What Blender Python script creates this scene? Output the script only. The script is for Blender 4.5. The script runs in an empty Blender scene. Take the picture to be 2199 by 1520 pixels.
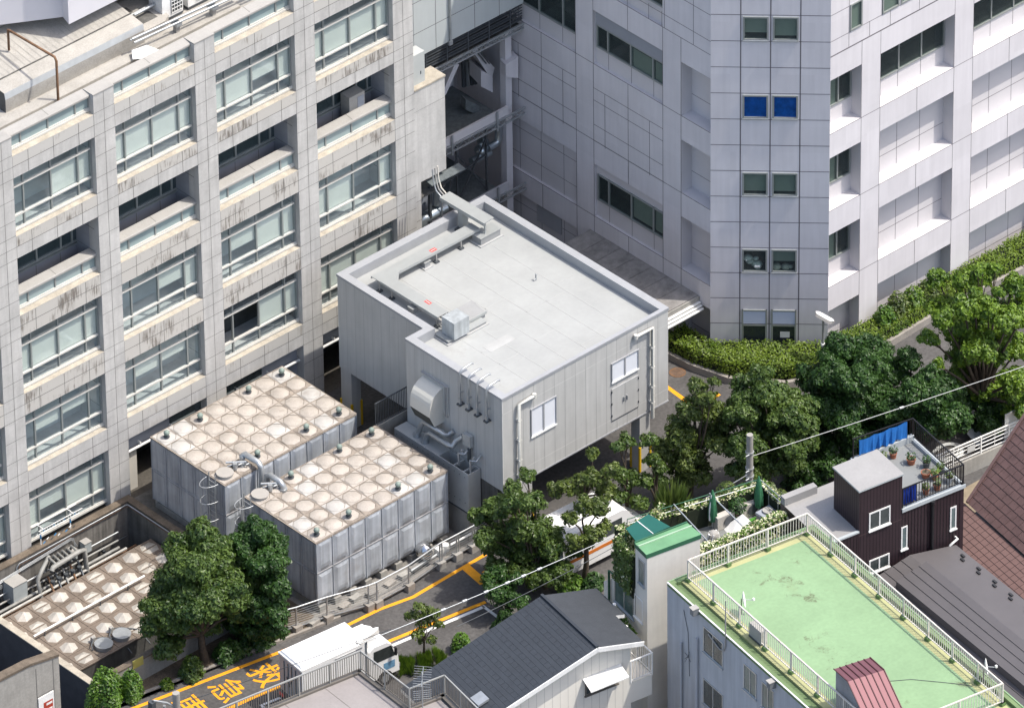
import bpy, bmesh, math, random
from mathutils import Vector, Matrix
random.seed(7)
R = math.radians
sc = bpy.context.scene
COL = sc.collection
# ---------------------------------------------------------------- camera
FPX = 20575.609; PW, PH = 2199.0, 1520.0
CAM = Vector((-201.6043, -247.428, 236.2666))
PITCH, ROLL, AZ = 0.6223, -0.0135, 0.8348
FWD = Vector((math.cos(PITCH)*math.cos(AZ), math.cos(PITCH)*math.sin(AZ), -math.sin(PITCH)))
_r = Vector((math.sin(AZ), -math.cos(AZ), 0)); _u = _r.cross(FWD)
RGT = math.cos(ROLL)*_r + math.sin(ROLL)*_u
UPV = -math.sin(ROLL)*_r + math.cos(ROLL)*_u
cd = bpy.data.cameras.new('Camera'); cam = bpy.data.objects.new('Camera', cd); COL.objects.link(cam)
cd.sensor_fit = 'HORIZONTAL'; cd.sensor_width = 36.0; cd.lens = FPX/PW*36.0
cd.clip_start = 10; cd.clip_end = 5000
M = Matrix((RGT, UPV, -FWD)).transposed().to_4x4(); M.translation = CAM
cam.matrix_world = M
sc.camera = cam
# ---------------------------------------------------------------- world, sun, exposure
SUN = Vector((0.86, -1.0, 2.55)).normalized()
w = bpy.data.worlds.new('World'); sc.world = w; w.use_nodes = True
nt = w.node_tree; bg = nt.nodes['Background']
sky = nt.nodes.new('ShaderNodeTexSky'); sky.sky_type = 'NISHITA'; sky.sun_disc = False
sky.sun_elevation = math.asin(SUN.z); sky.sun_rotation = math.atan2(SUN.x, SUN.y)
sky.air_density = 1.0; sky.dust_density = 3.0; sky.ozone_density = 0.35
nt.links.new(sky.outputs[0], bg.inputs[0]); bg.inputs[1].default_value = 0.15
sl = bpy.data.lights.new('Sun', 'SUN'); sun = bpy.data.objects.new('Sun', sl); COL.objects.link(sun)
sl.energy = 2.55; sl.angle = R(0.55); sl.color = (1.0, 0.945, 0.86)
sun.rotation_euler = SUN.to_track_quat('Z', 'Y').to_euler(); sun.location = (0, 0, 60)
vs = sc.view_settings
vs.view_transform = 'Standard'; vs.look = 'None'; vs.gamma = 1.0; vs.use_curve_mapping = False
vs.exposure = 0.93
sc.render.film_transparent = False
try:
    sc.cycles.max_bounces = 8; sc.cycles.transparent_max_bounces = 12
    sc.cycles.diffuse_bounces = 3; sc.cycles.glossy_bounces = 3
except Exception: pass

# ---------------------------------------------------------------- measuring: a photo point on a known plane of the place
def ray(x, y): return FWD + RGT*((x-PW/2)/FPX) - UPV*((y-PH/2)/FPX)
def at(x, y, Z=0.0):
    d = ray(x, y); return CAM + d*((Z-CAM.z)/d.z)
def atX(x, y, X):
    d = ray(x, y); return CAM + d*((X-CAM.x)/d.x)
def atY(x, y, Y):
    d = ray(x, y); return CAM + d*((Y-CAM.y)/d.y)
def atP(x, y, p0, n):
    d = ray(x, y); p0 = Vector(p0); n = Vector(n); return CAM + d*((p0-CAM).dot(n)/d.dot(n))
def proj(P):
    d = Vector(P)-CAM; z = d.dot(FWD); return PW/2+FPX*d.dot(RGT)/z, PH/2-FPX*d.dot(UPV)/z
def above(x, y, xb, yb, Z0=0.0):
    g = at(xb, yb, Z0); lo, hi = Z0-5, Z0+60
    for _ in range(40):
        m = (lo+hi)/2
        if proj((g.x, g.y, m))[1] > y: lo = m
        else: hi = m
    return Vector((g.x, g.y, lo))
V = Vector
# ---------------------------------------------------------------- things, parts
OFF = {}
def thing(name, label, cat, loc=(0, 0, 0), group=None):
    o = bpy.data.objects.new(name, None); COL.objects.link(o); o.location = loc
    o.empty_display_size = 0.3
    o['label'] = label; o['category'] = cat
    if group: o['group'] = group
    OFF[o.name] = V(loc); return o
def tag(o, label, cat, group=None):
    o['label'] = label; o['category'] = cat
    if group: o['group'] = group
    return o
class MB:
    def __init__(s): s.v = []; s.f = []; s.m = []; s.mats = []; s.sm = []
    def mi(s, m):
        if m not in s.mats: s.mats.append(m)
        return s.mats.index(m)
    def face(s, pts, m, smooth=False):
        i = len(s.v); s.v += [tuple(p) for p in pts]; s.f.append(tuple(range(i, i+len(pts)))); s.m.append(s.mi(m)); s.sm.append(smooth)
    def mesh(s, vs, fs, m, smooth=False):
        i = len(s.v); s.v += [tuple(p) for p in vs]; k = s.mi(m)
        for f in fs: s.f.append(tuple(i+j for j in f)); s.m.append(k); s.sm.append(smooth)
    def box(s, x0, x1, y0, y1, z0, z1, m):
        s.obox(V((x0, y0, z0)), V((x1-x0, 0, 0)), V((0, y1-y0, 0)), V((0, 0, z1-z0)), m)
    def obox(s, o, a, b, c, m):
        p = [o, o+a, o+a+b, o+b, o+c, o+a+c, o+a+b+c, o+b+c]
        s.mesh(p, [(3, 2, 1, 0), (4, 5, 6, 7), (0, 1, 5, 4), (1, 2, 6, 5), (2, 3, 7, 6), (3, 0, 4, 7)], m)
    def prism(s, poly, z0, z1, m, mtop=None):
        n = len(poly); a = [V((p[0], p[1], z0 if not callable(z0) else z0(p))) for p in poly]; b = [V((p[0], p[1], z1)) for p in poly]
        ar = sum(poly[i][0]*poly[(i+1) % n][1]-poly[(i+1) % n][0]*poly[i][1] for i in range(n))
        if ar < 0: a.reverse(); b.reverse()
        s.face(b, mtop or m); s.face(a[::-1], m)
        for i in range(n):
            j = (i+1) % n; s.face([a[i], a[j], b[j], b[i]], m)
    def tube(s, path, r, m, n=8, cap=True, smooth=True):
        path = [V(p) for p in path]; rings = []; rr = r if isinstance(r, (list, tuple)) else [r]*len(path)
        prev = None
        for i, p in enumerate(path):
            d = (path[min(i+1, len(path)-1)]-path[max(i-1, 0)])
            if d.length < 1e-9: d = V((0, 0, 1))
            d.normalize()
            if prev is None:
                a = V((0, 0, 1)) if abs(d.z) < .9 else V((1, 0, 0)); x = d.cross(a).normalized()
            else:
                x = prev-d*prev.dot(d)
                x = x.normalized() if x.length > 1e-6 else d.orthogonal().normalized()
            prev = x; y = d.cross(x)
            rings.append([p+(x*math.cos(t*2*math.pi/n)+y*math.sin(t*2*math.pi/n))*rr[i] for t in range(n)])
        vs = [q for rg in rings for q in rg]; fs = []
        for i in range(len(rings)-1):
            for t in range(n):
                u = (t+1) % n; fs.append((i*n+t, i*n+u, (i+1)*n+u, (i+1)*n+t))
        s.mesh(vs, fs, m, smooth)
        if cap: s.face(rings[0][::-1], m); s.face(rings[-1], m)
    def bar(s, a, b, w_, m, h_=None):
        a = V(a); b = V(b); d = b-a; L = d.length
        if L < 1e-6: return
        d /= L; up = V((0, 0, 1)) if abs(d.z) < .95 else V((1, 0, 0))
        x = d.cross(up).normalized()*w_; y = x.normalized().cross(d)*(h_ or w_)
        s.obox(a-x/2-y/2, d*L, x, y, m)
    def cyl(s, c, r, h, m, n=16, r2=None):
        c = V(c); r2 = r if r2 is None else r2
        a = [c+V((r*math.cos(t*2*math.pi/n), r*math.sin(t*2*math.pi/n), 0)) for t in range(n)]
        b = [c+V((r2*math.cos(t*2*math.pi/n), r2*math.sin(t*2*math.pi/n), h)) for t in range(n)]
        s.mesh(a+b, [(t, (t+1) % n, n+(t+1) % n, n+t) for t in range(n)], m, n > 10)
        s.face(b, m); s.face(a[::-1], m)
    def ball(s, c, r, m, n=10, k=6, sc_=(1, 1, 1)):
        c = V(c); vs = [c+V((0, 0, -r*sc_[2]))]; fs = []
        for i in range(1, k):
            t = -math.pi/2+math.pi*i/k
            for j in range(n):
                a = 2*math.pi*j/n; vs.append(c+V((r*sc_[0]*math.cos(t)*math.cos(a), r*sc_[1]*math.cos(t)*math.sin(a), r*sc_[2]*math.sin(t))))
        vs.append(c+V((0, 0, r*sc_[2])))
        for j in range(n): fs.append((0, 1+(j+1) % n, 1+j))
        for i in range(k-2):
            for j in range(n): a = 1+i*n; fs.append((a+j, a+(j+1) % n, a+n+(j+1) % n, a+n+j))
        a = 1+(k-2)*n
        for j in range(n): fs.append((a+j, a+(j+1) % n, len(vs)-1))
        s.mesh(vs, fs, m, True)
    def build(s, name, parent=None, label=None):
        off = V((0, 0, 0))
        if parent is not None: off = OFF[parent.name]
        me = bpy.data.meshes.new(name)
        me.from_pydata([(p[0]-off.x, p[1]-off.y, p[2]-off.z) for p in s.v], [], s.f)
        for m in s.mats: me.materials.append(m)
        me.polygons.foreach_set('material_index', s.m); me.polygons.foreach_set('use_smooth', s.sm)
        me.update()
        o = bpy.data.objects.new(name, me); COL.objects.link(o)
        if parent is not None: o.parent = parent
        OFF[o.name] = off
        if label: o['label'] = label
        return o
def single(name, mb, label, cat, base=None, group=None):
    """a thing that is one mesh, its origin at its base"""
    if base is None:
        xs = [p[0] for p in mb.v]; ys = [p[1] for p in mb.v]; zs = [p[2] for p in mb.v]
        base = V(((min(xs)+max(xs))/2, (min(ys)+max(ys))/2, min(zs)))
    base = V(base); mb.v = [(p[0]-base.x, p[1]-base.y, p[2]-base.z) for p in mb.v]
    o = mb.build(name); o.location = base; OFF[o.name] = base
    return tag(o, label, cat, group)
def struct(name, mb, kind='structure'):
    o = mb.build(name); o['kind'] = kind; return o
def children(o): return [c for c in bpy.data.objects if c.parent == o]
def copy_tree(o, parent=None):
    c = o.copy(); COL.objects.link(c)
    if parent is not None: c.parent = parent
    OFF[c.name] = OFF[o.name]
    for k in children(o): copy_tree(k, c)
    return c
# ---------------------------------------------------------------- materials
def srgb(r, g, b):
    f = lambda c: (c/255/12.92) if c/255 <= .04045 else ((c/255+.055)/1.055)**2.4
    return (f(r), f(g), f(b))
MC = {}
def mat(name, col, rough=.75, metal=0.0, var=0.12, scale=1.5, streak=0.0, spots=0.0, spotcol=(.1, .09, .08), bump=0.0, spec=.4, sscale=1.0, coat=0, fine=0.0, cell=None, cellv=.05, cracks=0.0, crackcol=(.09, .09, .05)):
    m = bpy.data.materials.new(name); m.use_nodes = True; t = m.node_tree; N = t.nodes; L = t.links
    b = N['Principled BSDF']; b.inputs['Roughness'].default_value = rough; b.inputs['Metallic'].default_value = metal
    b.inputs['Specular IOR Level'].default_value = spec
    tc = N.new('ShaderNodeTexCoord'); last = None
    def mul(prev, facsock, lo, hi):
        mr = N.new('ShaderNodeMapRange'); mr.inputs[1].default_value = .3; mr.inputs[2].default_value = .7
        mr.inputs[3].default_value = lo; mr.inputs[4].default_value = hi; L.new(facsock, mr.inputs[0])
        mx = N.new('ShaderNodeVectorMath'); mx.operation = 'SCALE'
        if prev is None: mx.inputs[0].default_value = col
        else: L.new(prev, mx.inputs[0])
        L.new(mr.outputs[0], mx.inputs['Scale']); return mx.outputs[0]
    if var > 0:
        n = N.new('ShaderNodeTexNoise'); n.inputs['Scale'].default_value = scale; n.inputs['Detail'].default_value = 6; n.inputs['Roughness'].default_value = .65
        L.new(tc.outputs['Object'], n.inputs['Vector']); last = mul(last, n.outputs[0], 1-var, 1+var)
    if fine > 0:
        n = N.new('ShaderNodeTexNoise'); n.inputs['Scale'].default_value = scale*14; n.inputs['Detail'].default_value = 3
        L.new(tc.outputs['Object'], n.inputs['Vector']); last = mul(last, n.outputs[0], 1-fine, 1+fine)
    if streak > 0:
        mp = N.new('ShaderNodeMapping'); mp.inputs['Scale'].default_value = (5*sscale, 5*sscale, .35*sscale); L.new(tc.outputs['Object'], mp.inputs[0])
        n = N.new('ShaderNodeTexNoise'); n.inputs['Scale'].default_value = 1.0; n.inputs['Detail'].default_value = 5
        L.new(mp.outputs[0], n.inputs['Vector']); last = mul(last, n.outputs[0], 1-streak, 1+streak*.4)
    if spots > 0:
        n = N.new('ShaderNodeTexNoise'); n.inputs['Scale'].default_value = scale*.55; n.inputs['Detail'].default_value = 9; n.inputs['Roughness'].default_value = .72
        L.new(tc.outputs['Object'], n.inputs['Vector'])
        mr = N.new('ShaderNodeMapRange'); mr.inputs[1].default_value = .57; mr.inputs[2].default_value = .68; mr.inputs[3].default_value = 0; mr.inputs[4].default_value = spots
        L.new(n.outputs[0], mr.inputs[0]); mx = N.new('ShaderNodeMix'); mx.data_type = 'RGBA'
        L.new(mr.outputs[0], mx.inputs[0])
        if last is None: mx.inputs[6].default_value = (*col, 1)
        else: L.new(last, mx.inputs[6])
        mx.inputs[7].default_value = (*spotcol, 1); last = mx.outputs[2]
    if cell:
        sn = N.new('ShaderNodeVectorMath'); sn.operation = 'SNAP'; L.new(tc.outputs['Object'], sn.inputs[0]); sn.inputs[1].default_value = cell
        wn = N.new('ShaderNodeTexWhiteNoise'); L.new(sn.outputs[0], wn.inputs[0]); mr = N.new('ShaderNodeMapRange'); mr.inputs[3].default_value = 1-cellv; mr.inputs[4].default_value = 1+cellv; L.new(wn.outputs[0], mr.inputs[0])
        sc2 = N.new('ShaderNodeVectorMath'); sc2.operation = 'SCALE'; L.new(mr.outputs[0], sc2.inputs['Scale'])
        if last is None: sc2.inputs[0].default_value = col
        else: L.new(last, sc2.inputs[0])
        last = sc2.outputs[0]
    if cracks > 0:
        n = N.new('ShaderNodeTexNoise'); n.inputs['Scale'].default_value = 1.7; n.inputs['Detail'].default_value = 12; n.inputs['Roughness'].default_value = .8; n.inputs['Distortion'].default_value = .6
        L.new(tc.outputs['Object'], n.inputs['Vector']); n3 = N.new('ShaderNodeTexNoise'); n3.inputs['Scale'].default_value = .42; n3.inputs['Detail'].default_value = 2; L.new(tc.outputs['Object'], n3.inputs['Vector'])
        mu = N.new('ShaderNodeMath'); mu.operation = 'MULTIPLY'; L.new(n.outputs[0], mu.inputs[0]); L.new(n3.outputs[0], mu.inputs[1])
        mr = N.new('ShaderNodeMapRange'); mr.inputs[1].default_value = .355; mr.inputs[2].default_value = .42; mr.inputs[4].default_value = cracks; L.new(mu.outputs[0], mr.inputs[0])
        mx = N.new('ShaderNodeMix'); mx.data_type = 'RGBA'; L.new(mr.outputs[0], mx.inputs[0]); L.new(last, mx.inputs[6]); mx.inputs[7].default_value = (*crackcol, 1); last = mx.outputs[2]
    if last is None: b.inputs['Base Color'].default_value = (*col, 1)
    else: L.new(last, b.inputs['Base Color'])
    if bump > 0:
        n = N.new('ShaderNodeTexNoise'); n.inputs['Scale'].default_value = scale*20; L.new(tc.outputs['Object'], n.inputs['Vector'])
        bp = N.new('ShaderNodeBump'); bp.inputs['Strength'].default_value = bump; bp.inputs['Distance'].default_value = .03
        L.new(n.outputs[0], bp.inputs['Height']); L.new(bp.outputs[0], b.inputs['Normal'])
    return m
def glass(name, tint=(.62, .76, .76), tr=.72, gl=(.75, .82, .86), rough=.03):
    m = bpy.data.materials.new(name); m.use_nodes = True; t = m.node_tree; N = t.nodes; L = t.links
    N.remove(N['Principled BSDF']); out = N['Material Output']
    a = N.new('ShaderNodeBsdfTransparent'); a.inputs[0].default_value = (*tint, 1)
    g = N.new('ShaderNodeBsdfGlossy'); g.inputs[0].default_value = (*gl, 1); g.inputs['Roughness'].default_value = rough
    d = N.new('ShaderNodeBsdfDiffuse'); d.inputs[0].default_value = (tint[0]*.75, tint[1]*.8, tint[2]*.85, 1)
    m1 = N.new('ShaderNodeMixShader'); m1.inputs[0].default_value = .5; L.new(g.outputs[0], m1.inputs[1]); L.new(d.outputs[0], m1.inputs[2])
    m2 = N.new('ShaderNodeMixShader'); m2.inputs[0].default_value = tr; L.new(m1.outputs[0], m2.inputs[1]); L.new(a.outputs[0], m2.inputs[2])
    L.new(m2.outputs[0], out.inputs[0]); return m
def leafmat(name, c1, c2, trans=.35):
    m = bpy.data.materials.new(name); m.use_nodes = True; t = m.node_tree; N = t.nodes; L = t.links
    N.remove(N['Principled BSDF']); out = N['Material Output']
    geo = N.new('ShaderNodeNewGeometry'); tc = N.new('ShaderNodeTexCoord')
    n = N.new('ShaderNodeTexNoise'); n.inputs['Scale'].default_value = 1.1; n.inputs['Detail'].default_value = 3; L.new(tc.outputs['Object'], n.inputs['Vector'])
    ad = N.new('ShaderNodeMath'); ad.operation = 'MULTIPLY_ADD'; L.new(geo.outputs['Random Per Island'], ad.inputs[0]); ad.inputs[1].default_value = .55; L.new(n.outputs[0], ad.inputs[2])
    mr = N.new('ShaderNodeMapRange'); mr.inputs[1].default_value = .38; mr.inputs[2].default_value = 1.1; L.new(ad.outputs[0], mr.inputs[0])
    mx = N.new('ShaderNodeMix'); mx.data_type = 'RGBA'; L.new(mr.outputs[0], mx.inputs[0]); mx.inputs[6].default_value = (*c1, 1); mx.inputs[7].default_value = (*c2, 1)
    p = N.new('ShaderNodeBsdfPrincipled'); p.inputs['Roughness'].default_value = .42; p.inputs['Specular IOR Level'].default_value = .45; L.new(mx.outputs[2], p.inputs['Base Color'])
    tr = N.new('ShaderNodeBsdfTranslucent'); L.new(mx.outputs[2], tr.inputs[0])
    ms = N.new('ShaderNodeMixShader'); ms.inputs[0].default_value = trans; L.new(p.outputs[0], ms.inputs[1]); L.new(tr.outputs[0], ms.inputs[2])
    L.new(ms.outputs[0], out.inputs[0]); return m

CLAD = mat('pale_clad', (.475, .465, .445), .75, var=.12, scale=.8, streak=.12, fine=.04, spots=.28, spotcol=(.30, .29, .265), cell=(.54, 3.0, .97), cellv=.045)
STAIN = mat('stained_clad', (.47, .45, .415), .8, var=.10, scale=1.2, streak=.10, spots=.85, spotcol=(.10, .085, .07), sscale=1.0)
def stainmat(name, base, dark, lo, hi, sx=9.0, sz=.9):
    """panel with run-off streaks"""
    m = bpy.data.materials.new(name); m.use_nodes = True; t = m.node_tree; N = t.nodes; L = t.links; b = N['Principled BSDF']; b.inputs['Roughness'].default_value = .8
    tc = N.new('ShaderNodeTexCoord'); mp = N.new('ShaderNodeMapping'); mp.inputs['Scale'].default_value = (sx, sx, sz); L.new(tc.outputs['Object'], mp.inputs[0])
    n = N.new('ShaderNodeTexNoise'); n.inputs['Scale'].default_value = 1; n.inputs['Detail'].default_value = 7; n.inputs['Roughness'].default_value = .7; L.new(mp.outputs[0], n.inputs['Vector'])
    n2 = N.new('ShaderNodeTexNoise'); n2.inputs['Scale'].default_value = .75; n2.inputs['Detail'].default_value = 4; L.new(tc.outputs['Object'], n2.inputs['Vector'])
    ad = N.new('ShaderNodeMath'); ad.operation = 'MULTIPLY'; L.new(n.outputs[0], ad.inputs[0]); L.new(n2.outputs[0], ad.inputs[1])
    mr = N.new('ShaderNodeMapRange'); mr.inputs[1].default_value = lo; mr.inputs[2].default_value = hi; mr.inputs[4].default_value = .85; L.new(ad.outputs[0], mr.inputs[0])
    mx = N.new('ShaderNodeMix'); mx.data_type = 'RGBA'; L.new(mr.outputs[0], mx.inputs[0]); mx.inputs[6].default_value = (*base, 1); mx.inputs[7].default_value = (*dark, 1)
    L.new(mx.outputs[2], b.inputs['Base Color']); return m
STAIN = stainmat('stained_clad', (.47, .45, .415), (.13, .11, .09), .262, .35)
LEDGE = mat('weathered_ledge', (.36, .325, .265), .85, var=.22, scale=2.5, fine=.15)
JOINT = mat('dark_joint', (.15, .145, .135), .9, var=.2)
JOINTP = mat('panel_joint', (.14, .13, .14), .9, var=.1)
LILAC = mat('lilac_panel', (.60, .58, .60), .6, var=.05, scale=.4, streak=.05, cell=(1.238, 1.238, 1.3), cellv=.025)
LILACB = mat('lilac_panel_inner', (.55, .53, .54), .6, var=.04, scale=.5)
FRAME = mat('window_frame_grey', (.30, .32, .31), .45, .3, var=.08)
FRAMEW = mat('window_frame_pale', (.55, .54, .50), .5, .1, var=.08)  # pale sills; on transoms the colour stands in for their sunlit tops
ALU = mat('aluminium', (.45, .47, .48), .38, .6, var=.08)
GL_A = glass('office_glass', (.86, .91, .91), .85)
GL_T = glass('tower_glass', (.52, .60, .57), .86, (.5, .56, .56))
GL_D = glass('dark_glass', (.22, .28, .28), .62)
BLIND = mat('blind_fabric', (.60, .615, .56), .8, var=.06, scale=.8)
BLIND2 = mat('tower_blind', (.40, .42, .37), .8, var=.06, scale=2)
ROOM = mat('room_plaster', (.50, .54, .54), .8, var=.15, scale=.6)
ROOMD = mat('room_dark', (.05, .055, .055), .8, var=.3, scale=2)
ROOMF = mat('room_floor', (.45, .47, .47), .5, var=.2, scale=1.2)
BLUEF = mat('blue_film', (.004, .055, .23), .2, var=.35, scale=4, spec=.5)
CONC = mat('concrete', (.30, .29, .265), .88, var=.16, scale=.9, streak=.12, fine=.08)
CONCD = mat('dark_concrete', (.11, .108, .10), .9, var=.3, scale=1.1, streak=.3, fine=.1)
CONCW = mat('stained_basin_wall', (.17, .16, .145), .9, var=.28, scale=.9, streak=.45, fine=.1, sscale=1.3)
RUST = mat('rust_brown', (.16, .09, .05), .85, var=.35, scale=4)
GALV = mat('galvanised', (.40, .42, .43), .4, .55, var=.14, scale=3)
STEELD = mat('dark_steel', (.09, .10, .11), .5, .4, var=.2, scale=3)
ASPH = mat('asphalt', (.078, .075, .073), .93, var=.22, scale=.5, fine=.22, spots=.25, spotcol=(.09, .086, .08))
YEL = mat('yellow_paint', (.72, .31, .012), .7, var=.12, scale=2, fine=.1)
WHT = mat('white_paint', (.70, .70, .68), .7, var=.12, scale=2, fine=.1)
# ---------------------------------------------------------------- panelled wall helpers
class Fr:
    """a vertical wall plane: O + U*u + Z*z - N*d"""
    def __init__(s, O, U, N): s.O = V(O); s.U = V(U).normalized(); s.N = V(N).normalized()
    def p(s, u, z, d=0.0): return s.O+s.U*u+V((0, 0, z))-s.N*d
    def quad(s, mb, u0, u1, z0, z1, d, m):
        q = [s.p(u0, z0, d), s.p(u1, z0, d), s.p(u1, z1, d), s.p(u0, z1, d)]
        n = (q[1]-q[0]).cross(q[3]-q[0])
        mb.face(q if n.dot(s.N) > 0 else q[::-1], m)
    def slab(s, mb, u0, u1, z0, z1, d0, d1, m): mb.obox(s.p(u0, z0, d0), s.U*(u1-u0), -s.N*(d1-d0), V((0, 0, z1-z0)), m)
    def hj(s, mb, u0, u1, z, m, w_=.03, d=-.003): s.quad(mb, u0, u1, z-w_/2, z+w_/2, d, m)
    def vj(s, mb, u, z0, z1, m, w_=.03, d=-.003): s.quad(mb, u-w_/2, u+w_/2, z0, z1, d, m)
def wall_grid(mb, fr, u0, u1, z0, z1, rec, m, mside=None, mback=None, msill=None):
    """flat wall with rectangular recesses (u0,u1,z0,z1,depth,back?)"""
    us = sorted({u0, u1} | {r[0] for r in rec} | {r[1] for r in rec}); zs = sorted({z0, z1} | {r[2] for r in rec} | {r[3] for r in rec})
    us = [u for u in us if u0-1e-6 <= u <= u1+1e-6]; zs = [z for z in zs if z0-1e-6 <= z <= z1+1e-6]
    for i in range(len(us)-1):
        for j in range(len(zs)-1):
            a, b, c, d = us[i], us[i+1], zs[j], zs[j+1]; mu, mz = (a+b)/2, (c+d)/2
            if any(r[0] < mu < r[1] and r[2] < mz < r[3] for r in rec): continue
            fr.quad(mb, a, b, c, d, 0, m)
    for r in rec:
        a, b, c, d, h = r[:5]; back = r[5] if len(r) > 5 else True
        mb.face([fr.p(a, c, 0), fr.p(a, d, 0), fr.p(a, d, h), fr.p(a, c, h)], mside or m)
        mb.face([fr.p(b, c, 0), fr.p(b, c, h), fr.p(b, d, h), fr.p(b, d, 0)], mside or m)
        mb.face([fr.p(a, d, 0), fr.p(b, d, 0), fr.p(b, d, h), fr.p(a, d, h)], mside or m)
        mb.face([fr.p(a, c, 0), fr.p(a, c, h), fr.p(b, c, h), fr.p(b, c, 0)], msill or m)
        if back: fr.quad(mb, a, b, c, d, h, mback or m)
def room(mb, fr, u0, u1, z0, z1, d0, d1, wallm, floorm, ceil=True):
    fr.quad(mb, u0, u1, z0, z1, d1, wallm)
    mb.face([fr.p(u0, z0, d0), fr.p(u1, z0, d0), fr.p(u1, z0, d1), fr.p(u0, z0, d1)], floorm)
    mb.face([fr.p(u0, z0, d0), fr.p(u0, z0, d1), fr.p(u0, z1, d1), fr.p(u0, z1, d0)], wallm)
    mb.face([fr.p(u1, z0, d0), fr.p(u1, z1, d0), fr.p(u1, z1, d1), fr.p(u1, z0, d1)], wallm)
    mb.face([fr.p(u0, z1, d0), fr.p(u0, z1, d1), fr.p(u1, z1, d1), fr.p(u1, z1, d0)], wallm)
def window(parent, fr, u0, u1, z0, z1, d, vs_, hs, fm=None, gm=None, fw=.06, blinds=(), roomd=1.4, rm=None, rf=None, hm=None, skip=(), thick=.08, bm=None, bd=.10):
    """frame part with glass, blind and room sub-parts; vs_/hs are mullion fractions"""
    fm = fm or FRAME; gm = gm or GL_A; rm = rm or ROOM; rf = rf or ROOMF
    f = MB()
    us = [u0]+[u0+(u1-u0)*k for k in vs_]+[u1]; zs = [z0]+[z0+(z1-z0)*k for k in hs]+[z1]
    for i, u in enumerate(us):
        a = u if i == 0 else (u-fw if i == len(us)-1 else u-fw/2)
        fr.slab(f, a, a+fw, z0, z1, d-.02, d+thick, fm)
    for j, z in enumerate(zs):
        a = z if j == 0 else (z-fw if j == len(zs)-1 else z-fw/2)
        fr.slab(f, u0+fw, u1-fw, a, a+fw, d-(.05 if hm and 0 < j < len(zs)-1 else .022), d+thick-.003, hm if hm and j < len(zs)-1 else fm)
    fo = f.build('window', parent)
    g = MB()
    for i in range(len(us)-1):
        for j in range(len(zs)-1):
            if (i, j) in skip: continue
            fr.quad(g, us[i]+fw/2, us[i+1]-fw/2, zs[j]+fw/2, zs[j+1]-fw/2, d+.03, gm)
    if g.f: g.build('glass', fo)
    if blinds:
        b = MB()
        for bl_ in blinds:
            i, lo, hi = bl_[:3]; bmx = bl_[3] if len(bl_) > 3 else None
            fr.slab(b, us[i]+fw*.7, us[i+1]-fw*.7, z0+(z1-z0)*lo, z0+(z1-z0)*hi, d+bd, d+bd+.012, bmx or bm or BLIND)
        b.build('blind', fo)
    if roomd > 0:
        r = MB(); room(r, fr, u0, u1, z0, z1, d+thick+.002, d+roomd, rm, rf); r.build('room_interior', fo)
    return fo
# ================================================================ office building with framed bays
L_ = 5.37586; CW = 1.08; S0 = 15.859; FH = 3.9
def S(r): return S0-FH*r
FA = Fr((0, 0, 0), (1, 0, 0), (0, -1, 0))
office = thing('office_building', 'pale clad office building with deep framed windows and a balcony storey', 'building', (6, 4, 0))
STAIN2 = stainmat('lightly_stained_clad', (.475, .46, .43), (.20, .175, .14), .31, .42)
SPGL = mat('spandrel_glass', (.27, .34, .34), .12, var=.12, scale=.7, spec=.7)
BALW = mat('balcony_wall', (.30, .31, .34), .8, var=.1)
BALF = mat('balcony_floor', (.10, .092, .088), .85, var=.2)
GREYB = mat('grey_blue_wall', (.27, .29, .33), .7, var=.08)
SHUT = mat('cream_shutter', (.56, .53, .47), .7, var=.05)
ROOFC = mat('roof_concrete', (.33, .315, .285), .85, var=.14, scale=1.2, fine=.1, spots=.35, spotcol=(.17, .155, .13))
COPE = mat('coping_stone', (.315, .305, .285), .75, var=.08, scale=1.3, fine=.06)
TOPZ = 20.68
for k in range(-2, 4):
    col = MB()
    x0 = k*L_; x1 = x0+CW
    col.box(x0, x1, 0, 1.5, -.3, 19.7, CLAD); col.box(x0, x1, 0, .6, 19.7, TOPZ-.06, CLAD)
    col.box(x0-.01, x1+.01, -.02, .62, TOPZ-.06, TOPZ, COPE)
    FA.vj(col, x0+.54, -.3, TOPZ-.06, JOINT, .022)
    for r in range(-1, 5):
        for dz in (0, -.565, -1.13, -2.12, -3.15):
            z = S(r)+dz
            if -.2 < z < TOPZ: FA.hj(col, x0, x1, z, JOINT, .02)
        s = S(r)
        for dz in (-1.9, -3.0):
            if s+dz > 0: col.obox(V((x0-.004, .3, s+dz-.012)), V((.004, 0, 0)), V((0, 1.1, 0)), V((0, 0, .024)), JOINT)
    col.build('column', office)
for k in range(-2, 3):
    u0 = k*L_+CW; u1 = (k+1)*L_
    for r in range(-1, 4):
        spn = MB()
        s = S(r); bot = s-1.13
        mm = STAIN if r in (0, 1, 2) else STAIN2 if r == -1 or k > -1 else CLAD
        FA.slab(spn, u0, u1, s-.565, s-.05, .006, .5, mm); FA.slab(spn, u0, u1, bot, s-.565, .006, .5, mm if r in (1, 2) else CLAD)
        # sloping ledge
        spn.face([FA.p(u0, s-.05, .0), FA.p(u1, s-.05, .0), FA.p(u1, s+.015, .30), FA.p(u0, s+.015, .30)], LEDGE)
        spn.face([FA.p(u0, s-.07, .0), FA.p(u1, s-.07, .0), FA.p(u1, s-.05, .0), FA.p(u0, s-.05, .0)], CLAD)
        FA.hj(spn, u0, u1, s-.565, JOINT, .026, .003)
        for f in (.0, .19, .5, .81, 1.0): FA.vj(spn, u0+(u1-u0)*f*.998+.005, bot, s-.06, JOINT, .026, .003)
        spn.build('spandrel', office)
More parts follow.
